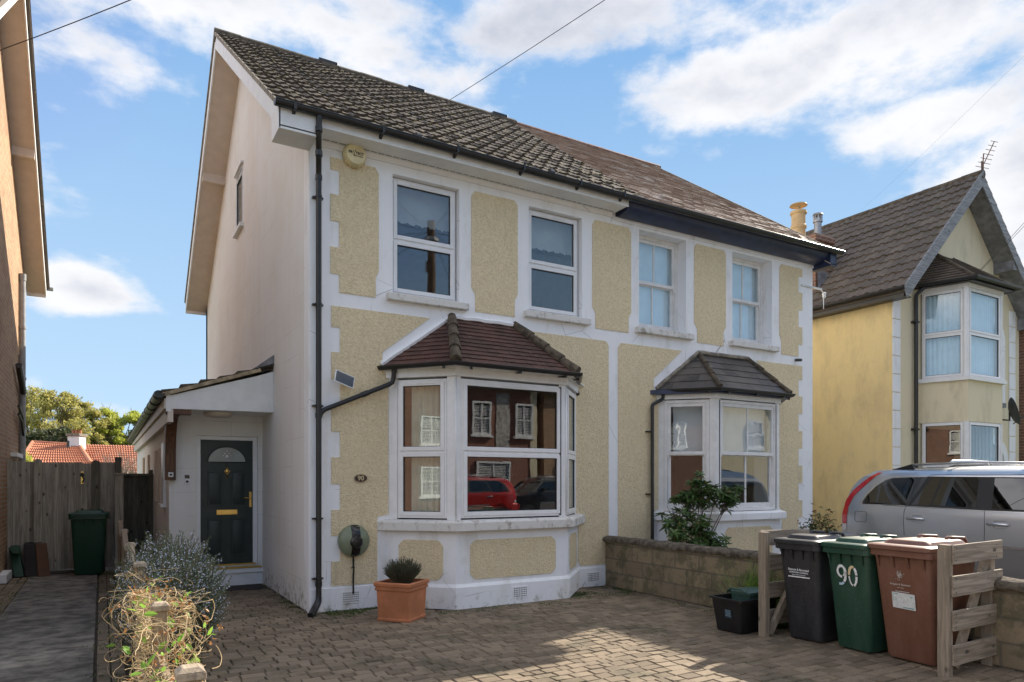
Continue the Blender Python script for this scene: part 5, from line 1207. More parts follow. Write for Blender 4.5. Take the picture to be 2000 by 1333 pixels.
def wheelie(label, mat, W, D, loc, rz, group=None, H=1.0):
    """front face towards -x, hinge and wheels at +x; local origin under the body"""
    t = thing('wheelie_bin', (0, 0, 0), label, 'wheelie bin', group)
    w2, d2 = W / 2, D / 2
    m_ = MB(); loftz(m_, [(.02, rbox(None, d2 * .66, w2 * .76, .04), .03), (.05, rbox(None, d2 * .70, w2 * .80, .045), .03), (.62, rbox(None, d2 * .86, w2 * .90, .05), .01), (H - .08, rbox(None, d2 * .95, w2 * .96, .05), 0)])
    autosm(m_.build('body', mat, t))
    m_ = MB()   # rib gussets under the rim
    for y in (-w2 * .75, 0 - w2 * .25, w2 * .25, w2 * .75): m_.add([(-d2 * .93, y - .006, H - .18), (-d2 * .93, y + .006, H - .18), (-d2 - .02, y + .012, H - .07), (-d2 - .02, y - .012, H - .07), (-d2 * .9, y, H - .07)], [(0, 1, 2, 3), (0, 3, 4), (1, 4, 2)])
    for x in (-d2 * .6, 0, d2 * .6):
        for s in (-1, 1): m_.add([(x - .006, s * w2 * .93, H - .18), (x + .006, s * w2 * .93, H - .18), (x + .012, s * (w2 + .01), H - .07), (x - .012, s * (w2 + .01), H - .07)], [(0, 1, 2, 3)])
    m_.build('rib', mat, t)
    m_ = MB(); loftz(m_, [(H - .08, rbox(None, d2 + .01, w2 + .005, .05), 0), (H - .075, rbox(None, d2 + .03, w2 + .02, .055), 0), (H - .02, rbox(None, d2 + .03, w2 + .02, .055), 0), (H - .018, rbox(None, d2 + .015, w2 + .01, .05), 0)])
    autosm(m_.build('rim', mat, t))
    m_ = MB(); loftz(m_, [(H - .016, rbox(None, d2 + .045, w2 + .022, .06), -.01), (H + .018, rbox(None, d2 + .045, w2 + .022, .06), -.01), (H + .026, rbox(None, d2 + .03, w2 + .008, .05), -.01), (H + .028, rbox(None, d2 * .80, w2 * .80, .05), 0), (H + .060, rbox(None, d2 * .72, w2 * .70, .05), 0), (H + .066, rbox(None, d2 * .66, w2 * .62, .04), 0)])
    autosm(m_.build('lid', mat, t), 30)
    lidmat = mat
    for s in (-1, 1):
        m_ = MB(); y = s * w2 * .45; m_.tube([(d2 * .2, y, H + .03), (d2 * .35, y, H + .085), (d2 + .02, y, H + .07), (d2 + .07, y, H + .01), (d2 + .06, y, H - .05)], .016, 6); m_.build('lid_arm', mat, t, smooth=True)
    m_ = MB(); m_.tube([(d2 + .09, -w2 * .8, H - .01), (d2 + .09, w2 * .8, H - .01)], .016, 8)
    for s in (-1, 0, 1): m_.tube([(d2, s * w2 * .7, H - .04), (d2 + .09, s * w2 * .7, H - .01)], .016, 6)
    m_.build('handle_bar', mat, t, smooth=True)
    for s in (-1, 1):
        m_ = MB(); m_.lathe((d2 * .72 + .06, s * (w2 * .72), .10), [(.0, -.03), (.08, -.03), (.10, -.02), (.10, .02), (.08, .03), (.0, .03)], 24, (0, 1, 0)); autosm(m_.build('wheel', 'rubber', t))
    m_ = MB(); m_.tube([(d2 * .72 + .06, -w2 * .75, .10), (d2 * .72 + .06, w2 * .75, .10)], .012, 8); m_.build('axle', 'galv', t)
    xform(t, loc, rz); return t
def binface(W, D, H=1.0):  # frame on the sloping front face, u to the viewer's right (towards -y), v up
    d2 = D / 2; a = Vector((-d2 * .70 + .03, 0, .05)); b_ = Vector((-d2 * .95, 0, H - .08)); return Fr(b_, (0, -1, 0), (b_ - a))
t = wheelie('black wheelie bin with white council lettering, first of the row beside the post', 'bin_black', .46, .58, (4.06, -4.0, 0), rad(2))
xform(t, (0, 0, 0), 0); f_ = binface(.46, .58)
for txt, v, s_ in (('Reigate & Banstead', -.20, .030), ('BOROUGH COUNCIL', -.228, .0215), ('Reigate | Redhill | Banstead | Horley', -.251, .0105)): textmb(txt, Fr(f_(0, v, .010), f_.u, f_.v), s_, .001, bold=True).build('lettering', 'vinyl_white', t)
m_ = MB(); m_.box(f_, -.12, .12, -.278, -.266, .008, .011); m_.build('underline', 'vinyl_white', t)
xform(t, (4.06, -4.0, 0), rad(2))
t = wheelie('green wheelie bin with big worn white 90, between the black and brown bins', 'bin_green', .46, .58, (4.10, -4.52, 0), rad(-3))
xform(t, (0, 0, 0), 0); f_ = binface(.46, .58)
# worn vinyl numerals: strokes laid as thick bands on the face
def stroke(pts, w, f_, mat, parent, nm='numeral'):
    m_ = MB(); rows = []
    for i, (a, b_) in enumerate(pts):
        if i == 0: d = Vector((pts[1][0] - a, pts[1][1] - b_))
        elif i == len(pts) - 1: d = Vector((a - pts[i - 1][0], b_ - pts[i - 1][1]))
        else: d = Vector((pts[i + 1][0] - pts[i - 1][0], pts[i + 1][1] - pts[i - 1][1]))
        d.normalize(); n_ = Vector((-d.y, d.x)); ww = w / 2 * random.uniform(.72, 1.05)
        rows.append([f_(a + n_.x * ww, b_ + n_.y * ww, .011), f_(a - n_.x * ww, b_ - n_.y * ww, .011)])
    m_.grid(rows); return m_.build(nm, mat, parent, fix=False)
def earc(cx, cy, rx, ry, a0, a1, n=14): return [(cx + rx * math.cos(rad(a0 + (a1 - a0) * i / n)), cy + ry * math.sin(rad(a0 + (a1 - a0) * i / n))) for i in range(n + 1)]
stroke(earc(-.055, -.165, .040, .052, -60, 275), .027, f_, 'vinyl_white', t)
stroke([(-.015, -.17), (-.014, -.20), (-.020, -.235), (-.032, -.262)], .026, f_, 'vinyl_white', t); stroke([(-.036, -.268), (-.055, -.285), (-.088, -.288)], .024, f_, 'vinyl_blue', t)
stroke(earc(.062, -.20, .038, .088, 70, 175), .027, f_, 'vinyl_cream', t); stroke(earc(.062, -.20, .038, .088, 60, 8), .027, f_, 'vinyl_white', t); stroke(earc(.062, -.20, .038, .088, 0, -80), .025, f_, 'vinyl_white', t); stroke(earc(.062, -.20, .038, .088, 182, 265), .016, f_, 'vinyl_white', t)
xform(t, (4.10, -4.52, 0), rad(-3))
t = wheelie('brown wheelie bin with worn white crest and paper label, beside the slatted screen', 'bin_brown', .56, .70, (4.17, -5.04, 0), rad(-4), H=1.02)
xform(t, (0, 0, 0), 0); f_ = binface(.56, .70, 1.02)
m_ = MB(); random.seed(5)
for i in range(130):
    a = random.uniform(0, 6.28); r = abs(random.gauss(0, .022)); s_ = random.uniform(.0015, .006) * (1 - r * 6 if r < .1 else .3)
    x, y = -.02 + r * math.cos(a), -.16 + r * math.sin(a) * 1.15; m_.add([f_(x - s_, y, .011), f_(x, y - s_, .011), f_(x + s_, y + s_ * .3, .011), f_(x, y + s_, .011)], [(0, 1, 2, 3)])
m_.build('crest', 'worn_paint', t, fix=False)
textmb('Reigate & Banstead', Fr(f_(-.02, -.245, .0105), f_.u, f_.v), .024, .0005).build('lettering', 'worn_paint', t); textmb('RECYCLING', Fr(f_(-.02, -.275, .0105), f_.u, f_.v), .011, .0005).build('lettering', 'worn_paint', t)
textmb('Reigate & Banstead Borough', Fr(f_(-.005, -.307, .0105), f_.u, f_.v), .011, .0005, bold=True).build('lettering', 'vinyl_white', t)
m_ = MB(); m_.box(Fr(f_(-.0, -.39, .009), f_.u + f_.v * -.02, f_.v), -.105, .105, -.07, .07, 0, .003); m_.build('label', 'paper', t)
m_ = MB(); lf = Fr(f_(-.0, -.39, .0125), f_.u, f_.v)
for i in range(22): x = -.095 + i * .0022; m_.box(lf, x, x + random.uniform(.001, .002), .055 + random.uniform(0, .003), .062, 0, .0008)
for i in range(16): y = .05 - i * .0035; m_.box(lf, -.098 + random.uniform(0, .003), -.093, y, y + .002, 0, .0008)
for i in range(30): x = -.01 + i * .0033; m_.box(lf, x, x + random.uniform(.0015, .003), -.062, -.054 + random.uniform(-.002, .003), 0, .0008)
for i in range(3): m_.box(lf, .06, .085, .035 + i * .006, .037 + i * .006, 0, .0008)
m_.box(lf, -.085, -.06, .018, .020, 0, .0008); m_.box(lf, -.085, -.06, .003, .005, 0, .0008)
m_.build('label_print', 'ink_teal', t, fix=False)
xform(t, (4.17, -5.04, 0), rad(-4))
wheelie('dark green wheelie bin standing in front of the side gate', 'rear_green', .54, .62, (-2.36, 5.55, 0), rad(88), H=1.04)
# slatted screens either side of the bins
def screen(label, x0, x1, y, brace, sgn, lab2=None):
    t = thing('slatted_screen', ((x0 + x1) / 2, y, 0), label, 'screen')
    m_ = MB(); m_.box(WF, x0 - .02, x0 + .05, y - .045 + .0, y + .045, -.02, 1.08); m_.build('post', 'pallet_post', t, bevel=.005)
    m_ = MB(); m_.box(WF, x1 - .14, x1 - .06, y - .04, y + .04, -.02, .98); m_.build('post', 'pallet_post', t, bevel=.005)
    for a, b_ in ((.925, 1.085), (.66, .83), (.375, .54), (.095, .26)):
        o = MB(); dx = random.uniform(0, .025); dz = random.uniform(-.006, .006)
        yy = y - .046 * sgn; o.hull([(x0 + .03 - dx, min(yy, yy - .024 * sgn), a + dz), (x1 + dx, min(yy, yy - .024 * sgn), a - dz), (x1 + dx, min(yy, yy - .024 * sgn), b_ - dz), (x0 + .03 - dx, min(yy, yy - .024 * sgn), b_ + dz)], (0, 0, 0), (0, .024, 0)); bo = o.build('board', 'pallet_wood', t, bevel=.003)
        n_ = MB()
        for x in (x0 + .05, x1 - .10):
            for z in (a + .03, b_ - .03): n_.lathe((x, yy - .024 * sgn if sgn > 0 else yy + .024, z), [(.005, 0), (.005, .002)], 8, (0, -1, 0))
        n_.build('nail', 'gasket', bo)
    m_ = MB(); (xa, za), (xb, zb) = brace; d = Vector((xb - xa, 0, zb - za)).normalized(); q = Vector((-d.z, 0, d.x)) * .035
    m_.hull([Vector((xa, y - .03, za)) - q, Vector((xb, y - .03, zb)) - q, Vector((xb, y - .03, zb)) + q, Vector((xa, y - .03, za)) + q], (0, 0, 0), (0, .05, 0)); m_.build('brace', 'pallet_post', t, bevel=.004); return t
screen('weathered slatted timber screen with diagonal brace in front of the brown bin', 3.80, 4.60, -5.40, ((3.94, .05), (4.48, .98)), 1)
screen('slatted timber screen left of the black bin beside the recycling box', 3.70, 4.50, -3.66, ((3.78, .02), (4.30, .72)), -1)
# recycling box and food caddy
t = thing('recycling_box', (3.80, -3.36, 0), 'open black plastic recycling box with small printed sticker by the slatted screen', 'recycling box')
def atc(m_, cx, cy): m_.v = [v + Vector((cx, cy, 0)) for v in m_.v]; return m_
m_ = MB(); loftz(m_, [(.01, rbox(None, .25, .165, .03), 0), (.34, rbox(None, .29, .205, .03), 0), (.345, rbox(None, .315, .23, .035), 0), (.365, rbox(None, .315, .23, .035), 0), (.365, rbox(None, .28, .195, .03), 0), (.05, rbox(None, .24, .155, .03), 0)], True, True)
xy = (3.80, -3.33); autosm(atc(m_, *xy).build('body', 'box_black', t))
sfm = Fr((3.80 - .278, -3.36, .20), (0, -1, 0), (-.04, 0, .33)); m_ = MB(); m_.box(sfm, -.045, .045, -.04, .05, .0, .004); m_.build('sticker', 'sticker_dark', t)
m_ = MB()
for i, w in enumerate((.038, .030, .036, .033, .038)): m_.box(sfm, -w, w, .036 - i * .014, .041 - i * .014, .004, .0052)
m_.build('sticker_print', 'sticker_text', t)
t = thing('food_caddy', (3.86, -3.36, .30), 'small green lidded food caddy sitting in the black recycling box', 'caddy')
m_ = MB(); loftz(m_, [(.15, rbox(None, .15, .11, .03), 0), (.40, rbox(None, .175, .125, .03), 0)]); autosm(atc(m_, 3.86, -3.36).build('body', 'caddy_green', t))
m_ = MB(); loftz(m_, [(.395, rbox(None, .19, .14, .03), 0), (.425, rbox(None, .19, .14, .03), 0), (.44, rbox(None, .17, .12, .03), 0), (.445, rbox(None, .11, .07, .02), 0)]); autosm(atc(m_, 3.86, -3.36).build('lid', 'caddy_green', t))
m_ = MB(); m_.tube([(3.66, -3.50, .41), (3.65, -3.44, .455), (3.65, -3.28, .455), (3.66, -3.22, .41)], .012, 6); m_.tube([(3.86, -3.51, .40), (3.80, -3.525, .33), (3.76, -3.525, .35)], .008, 5); m_.build('handle_bar', 'caddy_green', t, smooth=True)
# terracotta planter
t = thing('planter', (.90, -.90, 0), 'square terracotta planter with rolled rim by the bay, lavender inside', 'planter')
def sq(h): return [(h, h), (-h, h), (-h, -h), (h, -h)]
m_ = MB(); loftz(m_, [(.0, sq(.205), 0), (.03, sq(.207), 0), (.035, sq(.198), 0), (.35, sq(.212), 0), (.352, sq(.226), 0), (.372, sq(.230), 0), (.376, sq(.222), 0), (.395, sq(.222), 0), (.40, sq(.236), 0), (.435, sq(.240), 0), (.445, sq(.232), 0), (.445, sq(.20), 0), (.40, sq(.195), 0)])
o = m_.build('pot', 'terracotta', t, bevel=.008); m_ = MB(); m_.add([(-.19, -.19, .41), (.19, -.19, .41), (.19, .19, .41), (-.19, .19, .41)], [(0, 1, 2, 3)]) ; s2 = m_.build('soil', 'soil', t)
for q in (o, s2): q.location = Vector((0, 0, 0)); q.data.transform(Matrix.Translation((.90, -.90, 0)))
t.location = (.84, -.88, 0); t.rotation_euler = (0, 0, rad(-51))

# odds and ends by the gate
t = thing('recycling_crate', (-3.25, 5.7, 0), 'dark crate with brown front tipped on end against the gate', 'crate')
m_ = MB(); m_.hull([(-3.28, 5.65, 0), (-3.02, 5.6, 0), (-3.08, 6.0, .52), (-3.34, 6.05, .52)], (0, 0, 0), (0, .30, .03)); m_.build('shell', 'box_black', t, bevel=.01)
m_ = MB(); m_.hull([(-3.10, 5.56, 0), (-2.94, 5.66, 0), (-3.02, 6.06, .53), (-3.16, 5.96, .53)], (0, 0, 0), (.015, -.012, 0)); m_.build('base_panel', 'crate_brown', t)
t = thing('recycling_crate', (-3.42, 5.7, 0), 'green plastic crate leaning at the wall beside the tipped dark crate', 'crate')
m_ = MB(); m_.hull([(-3.44, 5.70, 0), (-3.30, 5.70, 0), (-3.40, 5.95, .48), (-3.54, 5.95, .48)], (0, 0, 0), (0, .2, 0)); m_.build('shell', 'crate_green', t, bevel=.012); m_ = MB(); m_.hull([(-3.45, 5.69, .40), (-3.36, 5.69, .40), (-3.40, 5.93, .47), (-3.52, 5.93, .47)], (0, -.01, .0), (0, .22, .03)); m_.build('rim', 'crate_green', t)
m_ = MB(); m_.box(WF, -2.98, -2.42, 5.80, 6.12, .0, .03); tag(m_.build('doormat', 'mat_brown', bevel=.008), 'brown doormat lying on the slabs in front of the side gate', 'doormat')
m_ = MB(); m_.box(WF, -.95, -.05, 2.30, 2.78, -.012, .012); tag(m_.build('doormat', 'mat_brown', bevel=.006), 'dark coir mat on the paving below the front door step', 'doormat')

# ------------------------------------------------------------------ cars
def estate(label, paint, loc, fwd, clearglass=True, detail=True, name='parked_car', K=1.0):
    """tall estate car; u forward from the tail, w towards the side that faces the camera"""
    t = thing(name, loc, label, 'car'); o = Vector(loc)
    fr = Fr(o, fwd, (0, 0, 1)); LEN = 4.8
    def hw(z):
        pts = [(.24, .80), (.34, .90), (.50, .935), (.75, .948), (1.0, .938), (1.14, .922), (1.22, .90), (1.68, .755), (1.76, .64), (1.80, .40), (1.815, 0)]
        if z <= pts[0][0]: return pts[0][1]
        for (z0, a), (z1, b_) in zip(pts, pts[1:]):
            if z0 <= z <= z1: return a + (b_ - a) * (z - z0) / (z1 - z0)
        return 0
    def rear(z): return (.02 if z < 1.15 else .02 + (z - 1.15) * .30 + max(0, z - 1.45) ** 2 * 2.6) - (.05 if .35 < z < .8 else 0)
    def frontu(z):
        if z < 1.02: return LEN - .10 * max(0, z - .5)
        if z < 1.12: return 3.75 + (1.12 - z) * 9.5
        return 3.75 - (z - 1.12) * 1.55
    def tp(u, z):
        k = 1.0
        if u < .7: k -= .13 * ((.7 - u) / .7) ** 2.2
        if u > 3.9: k -= .16 * ((u - 3.9) / .9) ** 2
        return k
    def S(u, z, off=0, side=1): return fr(u, z, side * (hw(z) * tp(u, z) + off))
    zs = [.24, .30, .34, .42, .50, .60, .70, .80, .90, .98, 1.04, 1.10, 1.14, 1.18, 1.22, 1.30, 1.38, 1.46, 1.54, 1.62, 1.68, 1.72, 1.76, 1.79, 1.81, 1.815]
    WX = [(.80, .42), (3.78, .42)]
    m_ = MB(); nU = 60; rowsL = []; 
    for z in zs:
        a, b_ = rear(z), frontu(z); r_ = []
        zz = z
        for i in range(nU + 1):
            s = i / nU; u = a + (b_ - a) * (s - .0 * math.sin(2 * math.pi * s)); r_.append((u, zz))
        rowsL.append(r_)
    for side in (1, -1): m_.grid([[S(u, z, 0, side) for u, z in r_] for r_ in rowsL])
    # tail and nose caps
    for e in (0, -1): m_.grid([[fr(r_[e][0] - (.05 * (1 - (k / 4 - 1) ** 2) if e == 0 else -.10 * (1 - (k / 4 - 1) ** 2)) * (1 if zs[i] < 1.7 else .3), r_[e][1], (1 - k / 4) * hw(zs[i]) * tp(r_[e][0], zs[i])) for k in range(9)] for i, r_ in enumerate(rowsL)])
    m_.grid([[S(r_[i][0], r_[i][1], 0, sd) for sd in (1, -1)] for r_ in (rowsL[10],) for i in range(int(nU * .72), nU + 1)])
    body = m_.build('body', paint, t); body.data.validate(); autosm(body, 32)
    def patch(poly, off, mat, nm, parent=t, side=1, sub=7, th=0):
        """polygon in (u,z) draped over the side by slicing it into level strips"""
        zl = sorted(set([p[1] for p in poly])); z0, z1 = zl[0], zl[-1]; cuts = sorted(set(zl + [z0 + (z1 - z0) * i / sub for i in range(sub + 1)])); m2 = MB(); rows = []
        for z in cuts:
            zq = min(max(z, z0 + 1e-5), z1 - 1e-5); xs = []
            for i in range(len(poly)):
                (ua, za), (ub, zb) = poly[i], poly[(i + 1) % len(poly)]
                if (za <= zq < zb) or (zb <= zq < za): xs.append(ua + (ub - ua) * (zq - za) / (zb - za))
            if len(xs) >= 2: a, b_ = min(xs), max(xs); rows.append([S(a + (b_ - a) * j / 8, z, off, side) for j in range(9)])
        m2.grid(rows); return m2.build(nm, mat, parent, smooth=True, fix=False)
    def seam(pts, r=.0035, mat='gasket', nm='door_seam', off=.001, parent=t, side=1):
        P_ = []
        for (a, b_) in zip(pts, pts[1:]):
            n_ = max(2, int(math.hypot(b_[0] - a[0], b_[1] - a[1]) / .05))
            for i in range(n_): P_.append(S(a[0] + (b_[0] - a[0]) * i / n_, a[1] + (b_[1] - a[1]) * i / n_, off, side))
        P_.append(S(*pts[-1], off, side)); m2 = MB(); m2.tube(P_, r, 5); return m2.build(nm, mat, parent, smooth=True)
    q = [(.38, 1.27), (.37, 1.30), (.44, 1.41), (.56, 1.54), (.70, 1.63), (.80, 1.655), (1.28, 1.665), (1.17, 1.46), (1.07, 1.265)]
    for side in ((1, -1) if detail else (1,)):
        patch([(.34, 1.255), (.335, 1.30), (.42, 1.43), (.54, 1.56), (.69, 1.65), (.80, 1.675), (1.30, 1.685), (3.05, 1.655), (3.60, 1.20), (2.0, 1.222), (1.06, 1.247)], .003, 'car_trim' if paint == 'car_silver' else 'gasket', 'window_trim', side=side)
        patch([(1.02, 1.262), (1.27, 1.672), (3.0, 1.645), (3.52, 1.22), (2.05, 1.232)], .005, 'gasket', 'window_surround', side=side)
        patch(q, .007, 'car_glass', 'rear_quarter_window', side=side)
        patch([(1.40, 1.28), (1.50, 1.655), (1.93, 1.655), (1.95, 1.262)], .008, 'car_glass', 'rear_door_window', side=side)
        patch([(1.12, 1.275), (1.34, 1.655), (1.47, 1.655), (1.37, 1.28)], .008, 'car_glass', 'rear_door_window', side=side)
        patch([(2.14, 1.255), (2.12, 1.645), (2.95, 1.625), (3.40, 1.245)], .008, 'car_glass', 'front_door_window', side=side)
    seam([(1.30, 1.69), (1.17, 1.47), (1.055, 1.255), (1.03, 1.20), (1.035, 1.05), (1.05, .85)]); seam([(2.035, 1.69), (2.055, 1.45), (2.06, 1.22), (2.075, 1.0), (2.075, .80), (2.05, .45)])
    seam([(1.30, 1.69), (1.6, 1.70), (2.035, 1.695), (2.6, 1.685), (3.05, 1.66)]); seam([(3.1, 1.22), (3.18, .9), (3.12, .45)])
    lamp = [(.035, .965), (.02, 1.10), (.06, 1.32), (.16, 1.46), (.30, 1.58), (.44, 1.68), (.50, 1.735), (.58, 1.735), (.46, 1.63), (.32, 1.50), (.20, 1.38), (.13, 1.22), (.12, 1.0), (.12, .965)]
    for side in (1, -1):
        patch(lamp, .006, 'tail_red', 'tail_lamp', side=side, sub=16); patch([(.035, .86), (.035, .96), (.12, .96), (.12, .86)], .006, 'tail_clear', 'tail_lamp', side=side)
    # wheel arches, wheels, cladding
    for wi, wu in enumerate((.80, 3.72)):
        for side in (1, -1):
            m2 = MB(); n_ = 22; ring_o = [(wu + .47 * math.cos(math.pi * i / n_), .36 + .50 * math.sin(math.pi * i / n_)) for i in range(n_ + 1)]; ring_i = [(wu + .40 * math.cos(math.pi * i / n_), .36 + .43 * math.sin(math.pi * i / n_)) for i in range(n_ + 1)]
            m2.grid([[S(u, max(z, .25), .012, side) for u, z in ring_o], [S(u, max(z, .25), .022, side) for u, z in ring_i], [S(u, max(z, .25), -.05, side) for u, z in ring_i]]); m2.build('wheel_arch', paint if paint != 'car_silver' else 'car_silver', t, smooth=True)
            m2 = MB(); m2.prism(Fr(fr(wu, .36, side * .925), fr.u, fr.v * 1), [(.40 * math.cos(2 * math.pi * i / 28), .40 * math.sin(2 * math.pi * i / 28)) for i in range(28)], .0, .012 if side > 0 else -.012) if False else None
            m2 = MB(); m2.lathe(fr(wu, .355, side * .80), [(.0, 0), (.41, 0), (.41, .142), (0, .143)], 28, fr.w * side); m2.build('arch_liner', 'gasket', t)
            m2 = MB(); m2.lathe(fr(wu, .355, side * .945), [(.24, -.1), (.34, -.1), (.355, -.07), (.355, .0), (.34, .02), (.25, .02), (.235, .0)], 32, fr.w * side); wh = m2.build('wheel', 'rubber', t, smooth=False); autosm(wh, 40)
            m2 = MB(); m2.lathe(fr(wu, .355, side * .945), [(.0, .01), (.06, .012), (.065, .0), (.06, -.01)], 16, fr.w * side)
            for k in range(5):
                a = 2 * math.pi * k / 5; d = fr.u * math.cos(a) + fr.v * math.sin(a); m2.tube([fr(wu, .355, side * .945) + d * .03, fr(wu, .355, side * .95) + d * .235], .028, 6)
            m2.lathe(fr(wu, .355, side * .945), [(.225, -.03), (.245, .01), (.235, .015), (.215, -.03)], 28, fr.w * side); m2.build('rim', 'car_trim', wh)
    patch([(1.26, .40), (1.28, .78), (3.22, .76), (3.24, .40)], .010, 'car_grey_trim', 'side_cladding'); patch([(1.26, .775), (1.26, .805), (3.22, .785), (3.22, .755)], .016, 'car_trim', 'side_moulding')
    m2 = MB(); m2.tube([S(1.3, .36, .05), S(3.2, .33, .05)], .03, 8); m2.build('side_step', 'car_trim', t, smooth=True)
    patch([(-.03, .40), (-.02, .83), (.34, .84), (.36, .40)], .014, paint, 'rear_bumper')
    m2 = MB(); m2.box(fr, -.13, .02, .62, .82, -.80, .80); m2.box(fr, -.125, .02, .42, .62, -.78, .78); m2.build('rear_bumper', paint, t, bevel=.03)
    # rear screen and number plate recess
    m2 = MB(); m2.grid([[fr(rear(z) - .052, z, w) for w in (-.62, 0, .62)] for z in (1.2, 1.3, 1.4, 1.5, 1.6)]); m2.build('rear_screen', 'car_glass', t)
    # handles, fuel flap
    for (a, z) in ((1.20, 1.088), (2.23, 1.062)):
        patch([(a - .035, z - .045), (a - .035, z + .04), (a + .095, z + .04), (a + .095, z - .045)], .004, 'car_grey_trim' if 0 else paint, 'handle_recess')
        m2 = MB(); m2.tube([S(a - .12, z, .004), S(a - .09, z + .004, .032), S(a, z + .004, .042), S(a + .10, z, .030), S(a + .125, z - .002, .004)], .017, 8); m2.build('door_handle', 'car_trim', t, smooth=True)
        seam([(a - .04, z - .045), (a - .06, z - .005), (a - .04, z + .042), (a + .08, z + .042), (a + .10, z), (a + .08, z - .045), (a - .04, z - .045)], .0022)
    seam([(.28, 1.155), (.455, 1.155), (.475, 1.135), (.475, 1.025), (.455, 1.005), (.30, 1.005), (.275, 1.03), (.275, 1.14), (.28, 1.155)], .003, nm='fuel_flap')
    # roof rails and bars
    for side in (1, -1):
        P_ = [S(.62, 1.775, -.02, side), S(.78, 1.80, -.01, side) + Vector((0, 0, .02)), S(.95, 1.77, -.02, side) + Vector((0, 0, .07)), S(1.8, 1.77, -.02, side) + Vector((0, 0, .085)), S(2.7, 1.77, -.02, side) + Vector((0, 0, .055)), S(2.95, 1.74, -.02, side) + Vector((0, 0, .01))]
        m2 = MB(); m2.tube(P_[2:], .016, 8); m2.tube(P_[:3], .022, 6) if 0 else None; m2.build('roof_rail', 'car_trim', t, smooth=True)
        m2 = MB(); m2.hull([P_[0], P_[0] + fr.u * .35, P_[2] + Vector((0, 0, .012)), P_[2] - Vector((0, 0, .02)) - fr.u * .12], fr.w * -.018, fr.w * .018); m2.build('rail_foot', 'black_plastic', t, bevel=.006)
    for a in (1.45, 2.45):
        m2 = MB(); P_ = [S(a, 1.77, -.04, 1) + Vector((0, 0, .07)), S(a, 1.77, -.10, 1) + Vector((0, 0, .11)), fr(a, 1.89, 0), S(a, 1.77, -.10, -1) + Vector((0, 0, .11)), S(a, 1.77, -.04, -1) + Vector((0, 0, .07))]; m2.tube(P_, .02, 8); m2.build('roof_bar', 'car_trim', t, smooth=True)
    m2 = MB(); m2.box(fr, 2.95, 3.12, 1.26, 1.38, .92, 1.10); m2.build('mirror', paint, t, bevel=.03)
    return t
estate('silver estate car with roof rails on the drive behind the bins', 'car_silver', (8.43, -1.88, 0), (0, -1, 0))
estate('red car parked across the street, reflected in the lower bay window', 'car_red', (10.9, -15.4, -.03), (-1, 0, 0))
estate('dark car parked across the street, reflected beside the red car', 'car_dark', (16.2, -17.2, -.03), (-1, 0, 0))

# ------------------------------------------------------------------ plants
def leaf(m_, p, d, nrm, L_, W_, fold=.0, curl=.0):
    d = d.normalized(); s = d.cross(nrm)
    s = s.normalized() if s.length > 1e-5 else d.orthogonal().normalized(); n_ = s.cross(d)
    a = p + d * L_ * .35 + s * W_ / 2; b_ = p + d * L_ * .35 - s * W_ / 2; c = p + d * L_ * .72 + s * W_ * .38 - n_ * curl * L_ * .4; e = p + d * L_ * .72 - s * W_ * .38 - n_ * curl * L_ * .4; tip = p + d * L_ - n_ * curl * L_
    m_.add([p, b_, e, tip, c, a], [(0, 1, 2, 3), (0, 3, 4, 5)])
def leaf4(m_, p, d, s, L_, W_):
    m_.add([p, p + d * L_ * .5 - s * W_ / 2, p + d * L_, p + d * L_ * .5 + s * W_ / 2], [(0, 1, 2, 3)])
def rv(s=1.0): return Vector((random.uniform(-s, s), random.uniform(-s, s), random.uniform(-s, s)))
random.seed(11)
# rosemary: many upright sprigs with needles and pale flowers
t = thing('rosemary_bush', (-1.45, -1.75, 0), 'bushy rosemary with pale blue flowers behind the capped posts', 'shrub')
mn, mf, ms = MB(), MB(), MB()
def bushpt():
    while True:
        v = rv()
        if v.length < 1: return v
cx_, cy_ = -1.66, -1.75
for i in range(2300):
    v = bushpt(); 
    if i % 2: v = v.normalized() * random.uniform(.75, 1)
    base = Vector((cx_ + v.x * .37, cy_ + v.y * .78, .50 + v.z * .44 + (.06 * math.sin(v.y * 5))))
    if base.z < .04: base.z = random.uniform(.04, .3)
    if base.x > -1.72 + .0 and base.x < -1.98: continue
    d = (Vector((v.x * .5, v.y * .35, .85)) + rv(.32)).normalized(); L_ = random.uniform(.10, .26); tip = base + d * L_
    ms.tube([base - d * .08, base + d * L_ * .5 + rv(.008), tip], .0022, 3, False)
    nn = int(L_ / .0095); flower = random.random() < .62
    for k in range(nn):
        p = base + d * (L_ * k / nn); s = rv().normalized(); s = (s - d * s.dot(d)).normalized(); nd = (s * .8 + d * .75).normalized(); leaf4(mn, p, nd, nd.cross(s + rv(.3)).normalized(), random.uniform(.020, .034), .0055)
        if flower and k > nn * .3 and random.random() < .5:
            q = p + s * .012; leaf4(mf, q, (s + rv(.4)).normalized(), rv().normalized(), random.uniform(.012, .018), .011); leaf4(mf, q, (s + rv(.6)).normalized(), rv().normalized(), .014, .010)
ms.build('stem', 'stem', t, fix=False); mn.build('foliage', 'rosemary_leaf', t, fix=False); mf.build('flowers', 'rosemary_flower', t, fix=False)
